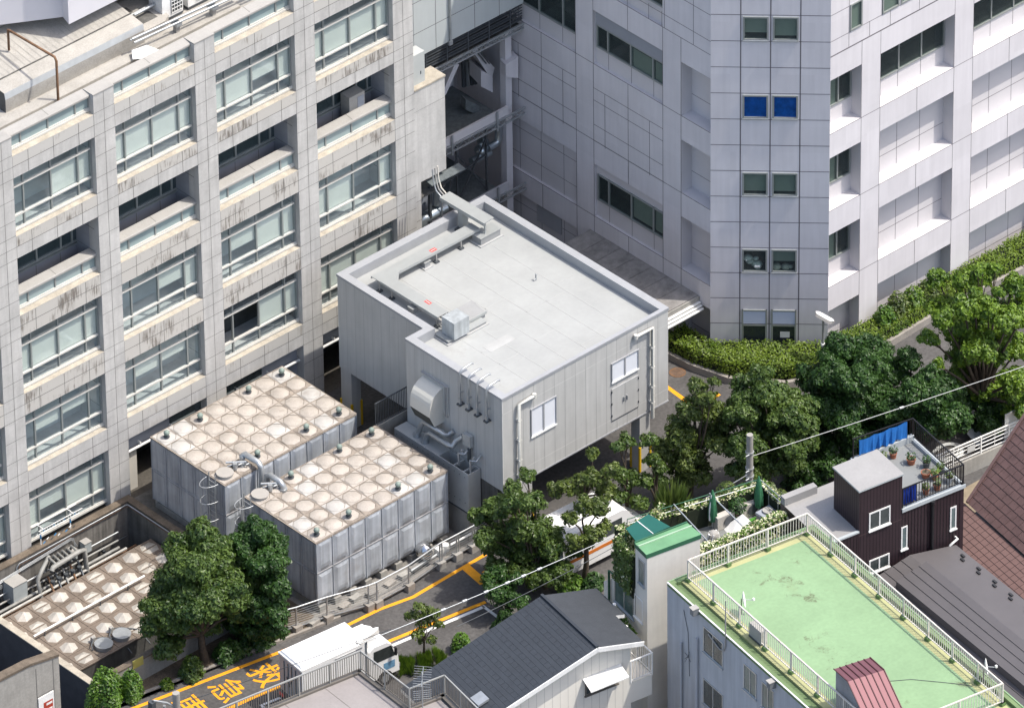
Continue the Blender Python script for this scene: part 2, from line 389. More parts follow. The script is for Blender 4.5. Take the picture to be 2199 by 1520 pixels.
def band(k, s, name):
    """glazed parapet band with coping, standing on a ledge"""
    u0 = k*L_+CW; u1 = (k+1)*L_; m = MB()
    FA.slab(m, u0, u1, s+.02, s+.10, .25, .36, FRAMEW); FA.slab(m, u0, u1, s+.10, s+.17, .28, .36, FRAMEW)
    FA.slab(m, u0, u1, s+.17, s+.72, .335, .40, SPGL)
    for f in (.0, .165, .5, .835, 1.0):
        u = u0+(u1-u0)*f; FA.slab(m, max(u0, u-.035), min(u1, u+.035), s+.17, s+.72, .29, .335, FRAME)
    a = m.build(name, office)
    c = MB()
    p = [(.20, s+.72), (.20, s+.80), (.24, s+.84), (.66, s+.90), (.66, s+.72)]
    A = [FA.p(u0, z, d) for d, z in p]; B = [FA.p(u1, z, d) for d, z in p]; n = len(p)
    for i in range(n): j = (i+1) % n; c.face([A[i], B[i], B[j], A[j]], COPE)
    c.face(A, COPE); c.face(B[::-1], COPE)
    c.face([FA.p((u0+u1)/2-.012, s+.845, .24), FA.p((u0+u1)/2+.012, s+.845, .24), FA.p((u0+u1)/2+.012, s+.905, .66), FA.p((u0+u1)/2-.012, s+.905, .66)], JOINT)
    FA.slab(c, u0, u1, s-.25, s+.72, .42, .62, CONC)
    c.build('coping', office)
rb = random.Random(11)
for k in range(-2, 3):
    u0 = k*L_+CW+.003; u1 = (k+1)*L_-.003
    band(k, S(-1), 'parapet_band')
    for r in (0, 2, 3, 4):
        if r == 4 and k >= 0: continue
        bl = []
        for i in range(4):
            t = rb.random()
            if t < .78: bl.append((i, .27, .76))
            elif t < .9: bl.append((i, .45, .76))
        sk = ()
        if (k, r) == (1, 3): bl = [(2, .27, .76), (3, .27, .76)]; sk = ((0, 1), (1, 1))
        if (k, r) in ((-1, 3), (0, 3)): bl = [(1, .5, .76), (2, .55, .76)]
        wo = window(office, FA, u0, u1, S(r)+.02, S(r)+2.765, .285, (.165, .5, .835), (.255, .765), hm=FRAMEW, blinds=bl, skip=sk,
                    rm=ROOMD if sk else ROOM, fw=.07)
        sm = MB(); FA.slab(sm, u0, u1, S(r)+.02, S(r)+.10, .2, .285, FRAMEW); FA.slab(sm, u0, u1, S(r)+.10, S(r)+.15, .235, .285, FRAMEW); sm.build('window_sill', wo)
    # balcony storey
    b = MB(); s = S(1); fl = s-.25
    room(b, FA, u0, u1, fl, S(0)-1.13, .62, 1.5, BALW, BALF)
    FA.slab(b, u0, u1, fl+1.0, fl+1.06, 1.38, 1.5, FRAME); FA.slab(b, u0, u1, fl+1.13, fl+1.18, 1.40, 1.5, FRAME)
    FA.quad(b, u0, u1, fl+1.18, fl+2.9, 1.47, GL_D)
    for f in (.06, .2, .5, .8, .94): FA.slab(b, u0+(u1-u0)*f-.04, u0+(u1-u0)*f+.04, fl+1.18, fl+2.9, 1.41, 1.469, FRAME)
    for f in (.2, .5, .8): FA.vj(b, u0+(u1-u0)*f, fl, fl+1, JOINT, .03, 1.496)
    b.build('balcony', office); band(k, s, 'balcony_parapet')
# ground-floor garage openings behind the tanks
g = MB()
for k in range(0, 3):
    u0 = k*L_+CW; u1 = (k+1)*L_; t = 3.03
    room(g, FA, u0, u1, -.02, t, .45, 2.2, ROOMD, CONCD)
    FA.slab(g, u0, u1, 2.05, t, .45, .6, GREYB)
    if k == 0: FA.slab(g, u0, u0+.75, 0, 2.05, .42, .55, SHUT)
    if k == 1:
        FA.slab(g, u0, u0+2.3, 1.0, 3.0, .40, .44, GL_D); FA.slab(g, u0+2.3, u1, 0, 2.05, .45, .6, GREYB); FA.slab(g, u1-1.0, u1-.45, .9, 1.8, .41, .449, FRAME)
    if k == 0: FA.slab(g, u0+2.6, u1, 1.2, 3.0, .40, .44, GL_D)
    g.tube([FA.p(u0, 2.12, .3), FA.p(u1, 2.12, .3)], .06, WHT, 8)
    for f in (.2, .6): g.box(u0+(u1-u0)*f, u0+(u1-u0)*f+.06, .28, .45, 2.15, 2.3, WHT)
g.build('garage_recess', office)
# plain end wall
e = MB()
e.box(3*L_+CW, 18.93, .004, .6, 8.1, 12.78, CLAD); e.box(3*L_+CW, 18.96, -.03, .9, 12.78, 12.86, LEDGE)
FA.hj(e, 3*L_+CW, 18.93, 11.75, JOINT, .012)
e.box(3*L_+CW, 17.5, .004, .6, -.2, 8.1, CLAD); e.box(17.5, 18.9, 1.1, 1.3, -.2, 8.1, GREYB); e.box(17.5, 18.9, .05, 1.1, 7.2, 7.3, CONCD)
for z in (3.6, 4.5, 5.1, 6.2, 7.2): FA.hj(e, 3*L_+CW, 17.5, z, JOINT, .02)
e.build('end_wall', office)
# body and roof
bd = MB()
bd.box(-2*L_, 3*L_+CW, 2.25, 14, -.3, 19.7, CLAD); bd.box(-2*L_, 3*L_+CW, 1.5, 14, 19.66, 19.8, ROOFC)
bd.box(-2*L_, 3*L_+CW, .64, 1.52, 19.5, 19.78, ROOFC)
bd.build('wall', office)
rf = MB(); RZ = 19.8
y1 = at(13, 243, RZ).y; xl = at(13, 243, RZ).x; xr = at(317, 96, RZ).x
rf.box(-11, 30*.2+3.2, y1-.9, y1-.35, RZ, RZ+.22, ROOFC)            # low kerb
ROOFM = mat('roof_flashing', (.44, .46, .47), .5, .3, var=.1, scale=2)
prof = [(y1, RZ), (y1, RZ+.62), (y1+.06, RZ+.9), (y1+3.3, RZ+1.35), (y1+3.3, RZ)]
A = [V((xl, a, b)) for a, b in prof]; B = [V((xr, a, b)) for a, b in prof]
for i in range(5): j = (i+1) % 5; rf.face([A[i], B[i], B[j], A[j]], ROOFM if i == 1 else ROOFC)
rf.face(A, CONCD); rf.face(B[::-1], ROOFC)
for i in range(26):
    x = xl+(xr-xl)*(i+.5)/26; rf.face([V((x-.01, y1+.9, RZ+1.03)), V((x+.01, y1+.9, RZ+1.03)), V((x+.01, y1+3.2, RZ+1.347)), V((x-.01, y1+3.2, RZ+1.347))], CONC)
rf.box(xl, xr, y1+.8, y1+.84, RZ+.9, RZ+1.05, CONCD)
# second raised block behind
p0 = at(0, 140, RZ+1.6); p1 = at(123, 80, RZ+1.6)
rf.box(-11, p1.x+.4, y1+3.35, y1+8, RZ, RZ+1.6, ROOFC)
rf.box(p1.x+.4, 14, y1+5.6, y1+8, RZ, RZ+1.0, CONCD)
rf.build('roof', office)
# curved kerb with slots at the end of the raised slab
ck = MB()
a = at(360, 62, RZ+.3)
pts = [(xr, y1+.1), (xr+1.2, y1+.1), (xr+1.6, y1+.35), (xr+1.7, y1+.8), (xr+1.7, y1+2.2), (xr+1.1, y1+2.4), (xr, y1+2.4)]
ck.prism(pts, RZ, RZ+.45, ROOFC)
ck.box(xr+.25, xr+1.2, y1+.55, y1+1.15, RZ+.452, RZ+.46, CONCD); ck.box(xr+.02, xr+.7, y1+1.5, y1+1.95, RZ+.452, RZ+.46, CONCD)
ck.build('roof_kerb', office)
# white plant volume above the roof
up = MB(); ZB = RZ+1.8
c1 = at(148, 53, ZB); c0 = at(135, 37, ZB); cl_ = at(0, 54, ZB); cr = at(262, -2, ZB)
WCL = mat('white_cladding', (.58, .57, .60), .5, var=.03, scale=.4)
poly = [(cl_.x, cl_.y), (c0.x, c0.y), (c1.x, c1.y), (cr.x+6, c1.y+.02), (cr.x+6, 16), (cl_.x-2, 16), (cl_.x-2, cl_.y)]
up.prism(poly, ZB, ZB+9, WCL)
q = at(30, 49, ZB); up.box(q.x-.02, q.x+.02, q.y-.03, q.y, ZB, ZB+9, JOINTP)
up.build('plant_room', office)
# rooftop plant standing on the office roof
def ac_unit(x, y, z, lab):
    t = thing('rooftop_air_conditioner', lab, 'air conditioner', (x, y, z), 'air conditioners on the office roof')
    b = MB(); b.box(x-.55, x+.55, y-.42, y+.42, z+.1, z+1.75, WHT); b.box(x-.56, x+.56, y-.43, y-.1, z, z+.1, STEELD); b.build('casing', t)
    g_ = MB(); g_.box(x-.08, x+.5, y-.44, y-.425, z+.25, z+1.7, ROOMD)
    for i in range(9): g_.box(x-.08, x+.5, y-.46, y-.442, z+.25+i*.18, z+.28+i*.18, WHT)
    for i in range(5): g_.box(x-.08+i*.145, x-.055+i*.145, y-.466, y-.461, z+.25, z+1.7, WHT)
    g_.build('grille', t)
p = at(378, 38, RZ+.05); ac_unit(p.x-.1, p.y+.5, RZ+.05, 'white air conditioner nearer the roof edge beside the curved kerb')
p = at(425, 14, RZ+.05); ac_unit(p.x+.1, p.y+.5, RZ+.05, 'white air conditioner farther right behind the roof pipe')
m = MB(); m.box(9.2, 13, 3.3, 9, RZ, RZ+.012, CONCD); m.build('roof_walkway', office)
pr = MB()
a = at(312, 80, RZ+.75); b = at(520, -12, RZ+.75)
for dz, dy in ((0, 0), (.12, .12), (0, .24)): pr.tube([a+V((-.6, dy, dz)), b+V((1, dy, dz))], .05, GALV, 8)
a2 = at(288, 33, RZ+.75); b2 = at(335, 8, RZ+.75); pr.tube([a2, b2], .06, GALV, 8); pr.tube([a2+V((0, .2, -.1)), b2+V((0, .2, -.1))], .05, GALV, 8)
for (x, y) in ((382, 48), (460, 12)):
    g_ = at(x, y, RZ+.72); pr.box(g_.x-.15, g_.x+.15, g_.y-.1, g_.y+.3, RZ+.55, RZ+.68, GALV); pr.box(g_.x-.1, g_.x+.1, g_.y, g_.y+.2, RZ, RZ+.55, COPE); pr.box(g_.x-.22, g_.x+.22, g_.y-.12, g_.y+.32, RZ, RZ+.1, COPE)
single('rooftop_pipe_run', pr, 'pair of galvanised pipes carried on small plinths along the office roof edge', 'pipes')
rg = MB(); g0 = at(125, 216, RZ+.2); zt = g0.z
h0 = above(122, 125, 125, 216, RZ+.2)
hb = at(17, 64, h0.z)
rg.tube([g0, V((g0.x, g0.y, h0.z-.15)), V((g0.x, g0.y+.1, h0.z)), hb+V((0, -.1, 0)), hb, V((hb.x, hb.y, h0.z-1))], .055, RUST, 8)
single('rusty_pipe_frame', rg, 'rusty bent pipe frame standing behind the office parapet', 'pipe frame', base=g0)
tb = MB(); g0 = at(305, 118, RZ+.35)
tb.mesh([g0+V(p) for p in [(-.5, 0, 0), (.1, -.45, .02), (.75, -.3, .0), (.55, .35, .05), (-.2, .4, .12), (.1, .05, .22)]], [(0, 1, 5), (1, 2, 5), (2, 3, 5), (3, 4, 5), (4, 0, 5), (4, 3, 2, 1, 0)], WHT)
single('plastic_sheet', tb, 'crumpled white plastic sheet lying on the office roof kerb', 'sheet')
# items on the balconies
bx = MB(); u = 2*L_+CW+2.45
zf = S(1)-.24
bx.box(u, u+.85, .75, 1.3, zf, zf+1.75, COPE); bx.box(u+.45, u+.8, .735, .749, zf+.4, zf+1.6, GREYB)
t = thing('balcony_cabinet', 'tall pale cabinet on the balcony of the rightmost bay', 'cabinet', (u+.4, 1, zf)); bx.build('casing', t)
# ================================================================ hospital tower (lilac panels)
XT = 25.543; YR = -12.641; YC = -9.1384; CH = 3.5024
tower = thing('hospital_tower', 'lilac-white panelled tower with a chamfered corner and recessed windows', 'building', (30, -6, 0))
FL = Fr((XT, 0, 0), (0, 1, 0), (-1, 0, 0))       # shaded side, u = Y
FRt = Fr((0, YR, 0), (1, 0, 0), (0, -1, 0))      # sunlit side, u = X
FC = Fr((XT, YC, 0), (1, -1, 0), (-1, -1, 0))    # chamfer
CL = CH*math.sqrt(2)
ZT0, ZT1 = -.3, 26
def ST(r): return 11.33-FH*r
tw = MB()
# --- shaded left side
def holed(fr, rec, holes):
    u0, u1, z0, z1, h = rec; f2 = Fr(fr.O-fr.N*h, fr.U, fr.N); wall_grid(tw, f2, u0, u1, z0, z1, [(a, b_, c, d_, .05, False) for a, b_, c, d_ in holes], LILACB)
def op(rec, holes): return rec+(False,) if holes else rec
recB = [(-6.2456, -1.9873, ST(r), ST(r)+2.7, .14) for r in (-2, -1, 0, 2)]
recA = [(-.9004, 3.40, ST(r), ST(r)+2.7, .14) for r in (-2, -1, 0, 2, 3)]
recC = [(YC+.001, -7.351, ST(r), ST(r)+2.7, .62) for r in (-3, -2, -1, 0, 1, 2, 3)]
HB = {0: [(-6.21, -2.09, ST(0)+.85, ST(0)+2.02)], 1: [(-6.21, -2.09, ST(2)+.85, ST(2)+2.2)], 2: [(-6.21, -2.09, ST(-1)+.85, ST(-1)+2.65)], 3: [(-.87, 3.36, ST(0)+.85, ST(0)+2.65)]}
hol = [[], HB[2], HB[0], HB[1], [], [], HB[3], [], []]
AB = recB+recA
wall_grid(tw, FL, YC, 12, ZT0, ZT1, [op(r_, h_) for r_, h_ in zip(AB, hol)]+[r_ for r_ in recC if r_[2] < 14.5]+[(-4.45, -3.4, 16.0, 17.2, .05, False)], LILAC, LILACB, LILACB, LILACB)
for r_, h_ in zip(AB, hol):
    if h_: holed(FL, r_, h_)
for r, fs_ in ((0, (.16, .49, .83)), (2, (.16, .49, .83))):
    for f in fs_: FL.vj(tw, -6.21+4.12*f, ST(r), ST(r)+.85, JOINTP, .026, .135)
for r in (0, 2, 3):
    for f in (.22, .55, .86): FL.vj(tw, -.9+4.3*f, ST(r), ST(r)+(.85 if r == 0 else 2.7), JOINTP, .026, .137)
    FL.hj(tw, -.9, 3.4, ST(r)+.8, JOINTP, .026, .137)
    if r: FL.hj(tw, -.9, 3.4, ST(r)+2.1, JOINTP, .026, .137)
def gridj(fr, u0, u1, us, zs, z0, z1, d=0):
    for u in us: fr.vj(tw, u, z0, z1, JOINTP, .028, d-.003)
    for z in zs: fr.hj(tw, u0, u1, z, JOINTP, .028, d-.003)
for r in range(-2, 4):
    z = ST(r)
    FL.hj(tw, YC, 3.4, z, JOINTP, .03)
for y in (-7.351, -6.2456, -1.9873, -.9004): FL.vj(tw, y, ZT0, 15.23, JOINTP, .03)
FL.vj(tw, 3.4, ZT0, 26, JOINTP, .05)
for (u0, u1, rows) in ((-6.2456, -1.9873, (0, 2)), (-.9004, 3.4, (0, 2, 3))):
    um = (u0+u1)/2
    for r in rows:
        z = ST(r); FL.vj(tw, um, z-1.22, z, JOINTP, .028); FL.vj(tw, um, z+2.7, z+3.9, JOINTP, .028)
    # flush storey (between recess storeys): running-bond joints
    z1, z0 = ST(0)-1.22, ST(2)+2.7
    FL.hj(tw, u0, u1, z1, JOINTP, .028); FL.hj(tw, u0, u1, z1-.62, JOINTP, .028); FL.hj(tw, u0, u1, z1-1.86, JOINTP, .028)
    FL.hj(tw, u0, u1, ST(1), JOINTP, .028)
    FL.vj(tw, um, z0, z1, JOINTP, .028); FL.vj(tw, u0+.82, ST(1)-.1, z1-.0, JOINTP, .028); FL.vj(tw, u1-.7, ST(1)-.1, z1, JOINTP, .028)
for r in (-1, 0, 1, 2, 3):
    z = ST(r); FL.hj(tw, YC, -7.351, z+2.1, JOINTP, .028, .617); FL.hj(tw, YC, -7.351, z+.82, JOINTP, .028, .617)
FL.vj(tw, -7.351+1.0, 15.23, 26, JOINTP, .028); FL.vj(tw, -8.1, 15.23, 26, JOINTP, .028)
for z in (15.9, 17.2, 18.5, 19.8): FL.hj(tw, YC, 12, z, JOINTP, .028)
for y in (-6.2, -5.4, -4.1, -2.7): FL.vj(tw, y, 15.23, 16, JOINTP, .028)
# --- chamfer
zc = 17.2529
chh = []
for j in (-3, 0, 3, 6, 9):
    for s_ in (1, 2): chh.append((CL*s_/4+.09, CL*(s_+1)/4-.09, zc-1.3*j-1.23, zc-1.3*j-.07, .06, False))
for s_ in (1, 2): chh.append((CL*s_/4+.09, CL*(s_+1)/4-.09, zc-1.3*13+.05, zc-1.3*13+1.27, .06, False))
wall_grid(tw, FC, 0, CL, ZT0, ZT1, chh, LILAC)
for j in range(-6, 14): FC.hj(tw, 0, CL, zc-1.3*j, JOINTP, .034)
for i in range(1, 4): FC.vj(tw, CL*i/4, ZT0, ZT1, JOINTP, .05)
# --- sunlit right side
recs = []
for r in (0, 1, 2, 3):
    recs.append((29.055, 30.87, ST(r), ST(r)+2.69, .6))
    recs.append((31.965, 36.315, ST(r), ST(r)+2.69, .6))
    recs.append((37.43, 41.78, ST(r), ST(r)+2.69, .6)); recs.append((42.9, 47.2, ST(r), ST(r)+2.69, .6))
topw = [(30.15, 30.85, 15.98, 17.3), (32.02, 33.0, 15.98, 17.6), (33.1, 34.1, 15.98, 17.6), (36.5, 37.5, 15.98, 17.6)]
rh = []
for rc in recs:
    r = round((11.33-rc[2])/FH)
    rh.append([(29.12, 30.82, rc[2]+.85, rc[2]+2.55)] if rc[0] < 30 and r < 3 else [(rc[0]+.03, rc[1]-.03, rc[2]+.85, rc[2]+2.6)] if r == 0 and rc[0] < 40 else [])
wall_grid(tw, FRt, 29.0455, 50, ZT0, ZT1, [op(r_, h_) for r_, h_ in zip(recs, rh)]+[w4+(.06, False) for w4 in topw], LILAC, LILACB, LILACB, LILACB)
for r_, h_ in zip(recs, rh):
    if h_: holed(FRt, r_, h_)
for r in range(0, 4):
    z = ST(r)
    FRt.hj(tw, 29.05, 50, z, JOINTP, .026)
    for u0, u1 in ((31.965, 36.315), (37.43, 41.78)):
        um = (u0+u1)/2; FRt.vj(tw, um, z-1.2, z, JOINTP, .026)
        for f in (.06, .37, .68): FRt.vj(tw, u0+(u1-u0)*f, z, z+(2.69 if r else .85), JOINTP, .026, .597)
        FRt.hj(tw, u0, u1, z+.82, JOINTP, .026, .597)
        tw.face([FRt.p(um-.012, z+.003, 0), FRt.p(um+.012, z+.003, 0), FRt.p(um+.012, z+.003, .6), FRt.p(um-.012, z+.003, .6)], JOINTP)
    FRt.hj(tw, 29.05, 30.87, z+.82, JOINTP, .026, .597)
for x in (30.87, 31.965, 36.315, 37.43, 41.78, 42.9): FRt.vj(tw, x, ZT0, 15.2, JOINTP, .022)
FRt.hj(tw, 29.05, 50, 15.2, JOINTP, .06)
for z in (15.95, 17.25, 18.55, 19.85): FRt.hj(tw, 29.05, 50, z, JOINTP, .026)
for x in (30.1, 31.3, 32.5, 34.2, 36.4, 38.5): FRt.vj(tw, x, 15.23, 15.95, JOINTP, .026)
for x in (30.1, 32.0, 34.2, 36.4, 38.5): FRt.vj(tw, x, 15.95, 19.85, JOINTP, .026)
tw.face([V((XT, YC, ZT1)), V((29.0455, YR, ZT1)), V((50, YR, ZT1)), V((50, 12, ZT1)), V((XT, 12, ZT1))], CONC)
tw.build('wall', tower)
# windows of the tower
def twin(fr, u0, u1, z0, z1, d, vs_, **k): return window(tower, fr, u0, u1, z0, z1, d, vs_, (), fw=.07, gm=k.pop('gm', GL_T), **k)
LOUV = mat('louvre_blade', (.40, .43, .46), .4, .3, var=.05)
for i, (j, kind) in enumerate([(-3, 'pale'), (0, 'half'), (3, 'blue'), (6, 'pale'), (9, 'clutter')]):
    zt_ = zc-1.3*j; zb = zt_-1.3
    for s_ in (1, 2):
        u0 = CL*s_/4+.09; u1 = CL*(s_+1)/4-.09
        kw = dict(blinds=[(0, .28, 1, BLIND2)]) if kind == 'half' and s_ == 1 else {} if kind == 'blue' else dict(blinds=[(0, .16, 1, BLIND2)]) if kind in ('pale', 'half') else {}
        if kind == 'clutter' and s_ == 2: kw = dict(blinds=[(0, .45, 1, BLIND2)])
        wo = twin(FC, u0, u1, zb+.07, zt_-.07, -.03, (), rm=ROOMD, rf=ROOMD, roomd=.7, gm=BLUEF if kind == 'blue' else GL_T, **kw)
        fr_ = MB(); FC.slab(fr_, u0+.07, u1-.07, zb+.07, zb+.14, -.055, -.05, ALU)
        FC.slab(fr_, u0-.02, u1+.02, zb+.03, zb+.07, -.08, 0, ALU); fr_.build('window_sill', wo)
        if kind == 'clutter':
            c = MB(); rr = random.Random(s_)
            for q_ in range(6 if s_ == 1 else 3):
                uu = u0+.15+(u1-u0-.4)*rr.random(); P = FC.p(uu, zb+.22+.5*rr.random()*(s_ == 1), .2)
                c.ball(P, .12+.14*rr.random(), WHT if s_ == 1 else SHUT, 7, 5, (1, 1, .6))
            c.build('stored_bags', wo)
for s_ in (1, 2):
    u0 = CL*s_/4+.09; u1 = CL*(s_+1)/4-.09; zb = zc-1.3*13+.05
    wo = twin(FC, u0, u1, zb, zb+1.22, -.03, (), rm=ROOMD, rf=ROOMD, roomd=.7)
    lv = MB(); FC.slab(lv, u0, u1, zb+1.24, zb+1.98, .0, .05, STEELD)
    FC.slab(lv, u0, u0+.06, zb+1.24, zb+1.98, -.06, 0, FRAME); FC.slab(lv, u1-.06, u1, zb+1.24, zb+1.98, -.06, 0, FRAME); FC.slab(lv, u0, u1, zb+1.92, zb+1.98, -.062, 0, FRAME)
    for q_ in range(7):
        z = zb+1.29+q_*.09
        lv.face([FC.p(u0+.06, z, -.05), FC.p(u1-.06, z, -.05), FC.p(u1-.06, z+.06, -.005), FC.p(u0+.06, z+.06, -.005)], LOUV)
    lv.build('louvre', tower)
    if s_ == 2:
        nm = MB(); FC.slab(nm, u0+.38, u0+.78, zb+.55, zb+.85, -.012, -.004, WHT); nm.build('paper_notice', wo)
# sunlit recess windows
for r in (0, 1, 2, 3):
    z = ST(r)
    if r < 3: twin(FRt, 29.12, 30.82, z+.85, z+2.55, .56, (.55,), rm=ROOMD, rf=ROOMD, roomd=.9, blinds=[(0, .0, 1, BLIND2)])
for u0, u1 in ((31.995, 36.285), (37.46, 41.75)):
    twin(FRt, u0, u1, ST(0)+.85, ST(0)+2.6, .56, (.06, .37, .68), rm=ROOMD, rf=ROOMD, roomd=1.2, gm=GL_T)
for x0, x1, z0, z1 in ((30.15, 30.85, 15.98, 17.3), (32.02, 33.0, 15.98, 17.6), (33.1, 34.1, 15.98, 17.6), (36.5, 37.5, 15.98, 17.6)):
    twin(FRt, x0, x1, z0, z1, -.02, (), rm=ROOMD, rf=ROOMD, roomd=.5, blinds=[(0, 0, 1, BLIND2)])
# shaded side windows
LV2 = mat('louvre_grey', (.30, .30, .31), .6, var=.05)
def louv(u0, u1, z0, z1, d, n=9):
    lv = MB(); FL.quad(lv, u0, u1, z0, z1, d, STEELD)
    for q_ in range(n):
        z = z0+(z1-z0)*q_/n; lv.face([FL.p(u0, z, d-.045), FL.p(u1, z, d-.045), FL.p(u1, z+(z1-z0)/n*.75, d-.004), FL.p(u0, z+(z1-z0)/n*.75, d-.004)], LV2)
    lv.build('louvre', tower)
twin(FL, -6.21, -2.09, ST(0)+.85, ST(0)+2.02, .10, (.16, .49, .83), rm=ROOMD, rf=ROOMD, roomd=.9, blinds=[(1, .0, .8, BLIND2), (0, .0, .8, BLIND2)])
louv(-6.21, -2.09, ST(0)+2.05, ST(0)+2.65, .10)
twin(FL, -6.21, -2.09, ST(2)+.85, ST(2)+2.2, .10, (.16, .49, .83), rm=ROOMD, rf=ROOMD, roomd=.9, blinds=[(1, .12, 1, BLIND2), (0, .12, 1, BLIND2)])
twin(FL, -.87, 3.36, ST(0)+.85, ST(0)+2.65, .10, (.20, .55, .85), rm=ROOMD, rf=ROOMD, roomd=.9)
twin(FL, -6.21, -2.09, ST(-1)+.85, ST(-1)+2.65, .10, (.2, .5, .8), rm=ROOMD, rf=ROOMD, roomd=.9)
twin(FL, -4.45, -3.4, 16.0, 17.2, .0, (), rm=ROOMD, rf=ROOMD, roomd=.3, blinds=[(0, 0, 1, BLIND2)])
louv(.2, 1.75, ST(3)+1.75, ST(3)+2.6, .135, 8)
# canopy on the shaded side, over the entrance beside the plant building
cn = MB(); zc_ = 2.72
for i in range(7):
    y = -1.74-i*.955
    cn.box(22.9, XT-.004, y-.955+.02, y, zc_-.08, zc_, CONCD if i < 0 else mat('canopy_slab', (.22, .21, .20), .9, var=.3, scale=2, fine=.12) if i == 0 else cn.mats[0])
cn.box(22.88, XT-.004, -8.43, -1.74, zc_-.35, zc_-.085, CONC)
for q_ in range(3): cn.box(22.9+.0, XT-.05, -8.62-.09*q_, -8.50-.09*q_, zc_-.30-.12*q_, zc_-.24-.12*q_, WHT)
cn.box(22.9, XT-.004, -8.50, -8.432, zc_-.3, zc_-.02, CONC)
for y in (-2.2, -8.2): cn.box(23.1, 23.3, y, y+.2, 0, zc_-.35, CONC)
cn.build('canopy', tower)
# ================================================================ bridge block and service shaft between the two
PG = mat('pale_green_panel', (.47, .50, .495), .4, var=.04, scale=.6, streak=.03)
YB = 2.32
bridge = thing('bridge_block', 'pale green-grey panelled block bridging the office building and the tower', 'building', (22, 5, 12))
FB = Fr((0, YB, 0), (1, 0, 0), (0, -1, 0))
b = MB(); zb = 12.32
b.box(19.15, XT-.01, YB, 9, zb, 26, PG)
for x in (20.55, 21.35, 22.75, 24.15): FB.vj(b, x, zb, 26, JOINTP, .028)
for z in (13.55, 15.1, 16.6, 18.1): FB.hj(b, 19.15, XT, z, JOINTP, .028)
FB.vj(b, 19.3, zb, 26, JOINTP, .02)
b.build('wall', bridge)
b = MB(); b.tube([V((21.3, YB-.08, zb-.1)), V((21.3, YB-.08, 26))], .05, GALV, 8); b.box(21.2, 21.4, YB-.12, YB, zb-.15, zb+.05, GALV); b.build('downpipe', bridge)
b = MB()
for i in range(8): b.box(19.3, XT-.02, YB+.1+i*.32, YB+.2+i*.32, zb-.9, zb-.78, STEELD)
for i in range(6): b.bar((19.3, YB+.05, zb-.1-i*.14), (XT-.05, YB+.05, zb-.1-i*.14), .035, STEELD)
for x in (20, 21.2, 22.4, 23.6, 24.8): b.bar((x, YB+.05, zb), (x, YB+.05, zb-1.1), .05, STEELD)
for i in range(24): b.bar((19.3+i*.26, YB, zb-1.05), (19.43+i*.26, YB, zb-1.25), .03, GALV); b.bar((19.43+i*.26, YB, zb-1.25), (19.56+i*.26, YB, zb-1.05), .03, GALV)
b.bar((19.2, YB, zb-1.03), (XT+.0, YB, zb-1.03), .07, GALV); b.bar((19.2, YB, zb-1.28), (XT, YB, zb-1.28), .07, GALV)
b.box(19.2, XT-.02, YB+.3, 8.5, zb-1.3, zb-1.2, CONCD)
b.build('louvred_soffit', bridge)
GRAT = mat('steel_grating', (.15, .17, .175), .6, .3, var=.25, scale=6, fine=.2)
LSH = mat('shaft_wall', (.42, .42, .44), .7, var=.08, scale=.8)
shaft = thing('service_shaft', 'open service shaft with gratings and trusses in the corner between two buildings', 'shaft', (22, 4, 0))
b = MB()
b.box(17.3, XT-.01, 6.6, 6.8, -.2, zb-1.3, LSH); b.box(17.4, 17.6, .6, 6.6, -.2, 12.7, LSH)
for z in (3.0, 6.9, 10.6): FB.hj(b, 17.6, XT, z, JOINTP, .03, 6.59-YB)
for x in (19, 20.4, 22.8, 24.2):
    for z0, z1 in ((7.6, 10.4), (3.7, 6.6)):
        b.box(x, x+.7, 6.55, 6.59, z0, z1, ROOMD)
b.box(24.85, 25.2, 2.75, 3.1, -.2, zb-1.3, LILAC)
b.build('wall', shaft)
def poly(mb, pts, y, m): mb.face([atY(px, py, yy) for (px, py), yy in zip(pts, y)], m)
def solid(name, front, y0, y1, m):
    mb = MB(); A = [atY(px, py, y0) for px, py in front]; D = V((.25*(y1-y0), y1-y0, 0)); B = [p+D for p in A]; n = len(A)
    mb.face(A, m); mb.face(B[::-1], m)
    for i in range(n): j = (i+1) % n; mb.face([A[i], A[j], B[j], B[i]], m)
    mb.build(name, shaft)
solid('duct_hood', [(1033, 152), (1058, 163), (1058, 199), (1033, 186)], 3.6, 4.6, LILAC)
solid('duct_hood', [(1014, 108), (1024, 104), (1062, 146), (1058, 163), (1047, 158)], 3.62, 4.5, LILAC)
solid('duct_hood', [(950, 200), (957, 205), (986, 140), (978, 136)], 3.2, 3.9, LILAC)
solid('duct_hood', [(1086, 140), (1113, 122), (1113, 168), (1086, 166)], 2.5, 3.0, LILAC)
solid('equipment_box', [(958, 200), (975, 190), (975, 150), (966, 150)], 5.6, 6.2, LSH)
for i, px in enumerate((994, 1003, 1011, 1019, 1027)): b = MB(); b.tube([atY(px, 128+4*i, 5.0), atY(px+2, 186-2*i, 5.0)], .09, (STEELD, GALV, STEELD)[i % 3], 8); b.build('riser_pipe', shaft)
b = MB()
for px in (1024, 1031): b.bar(atY(px, 112, 3.5), atY(px+20, 137, 3.5), .05, STEELD)
b.build('bracing', shaft)
solid('equipment_box', [(1000, 214), (1030, 228), (1030, 250), (1000, 236)], 3.4, 3.8, GRAT)
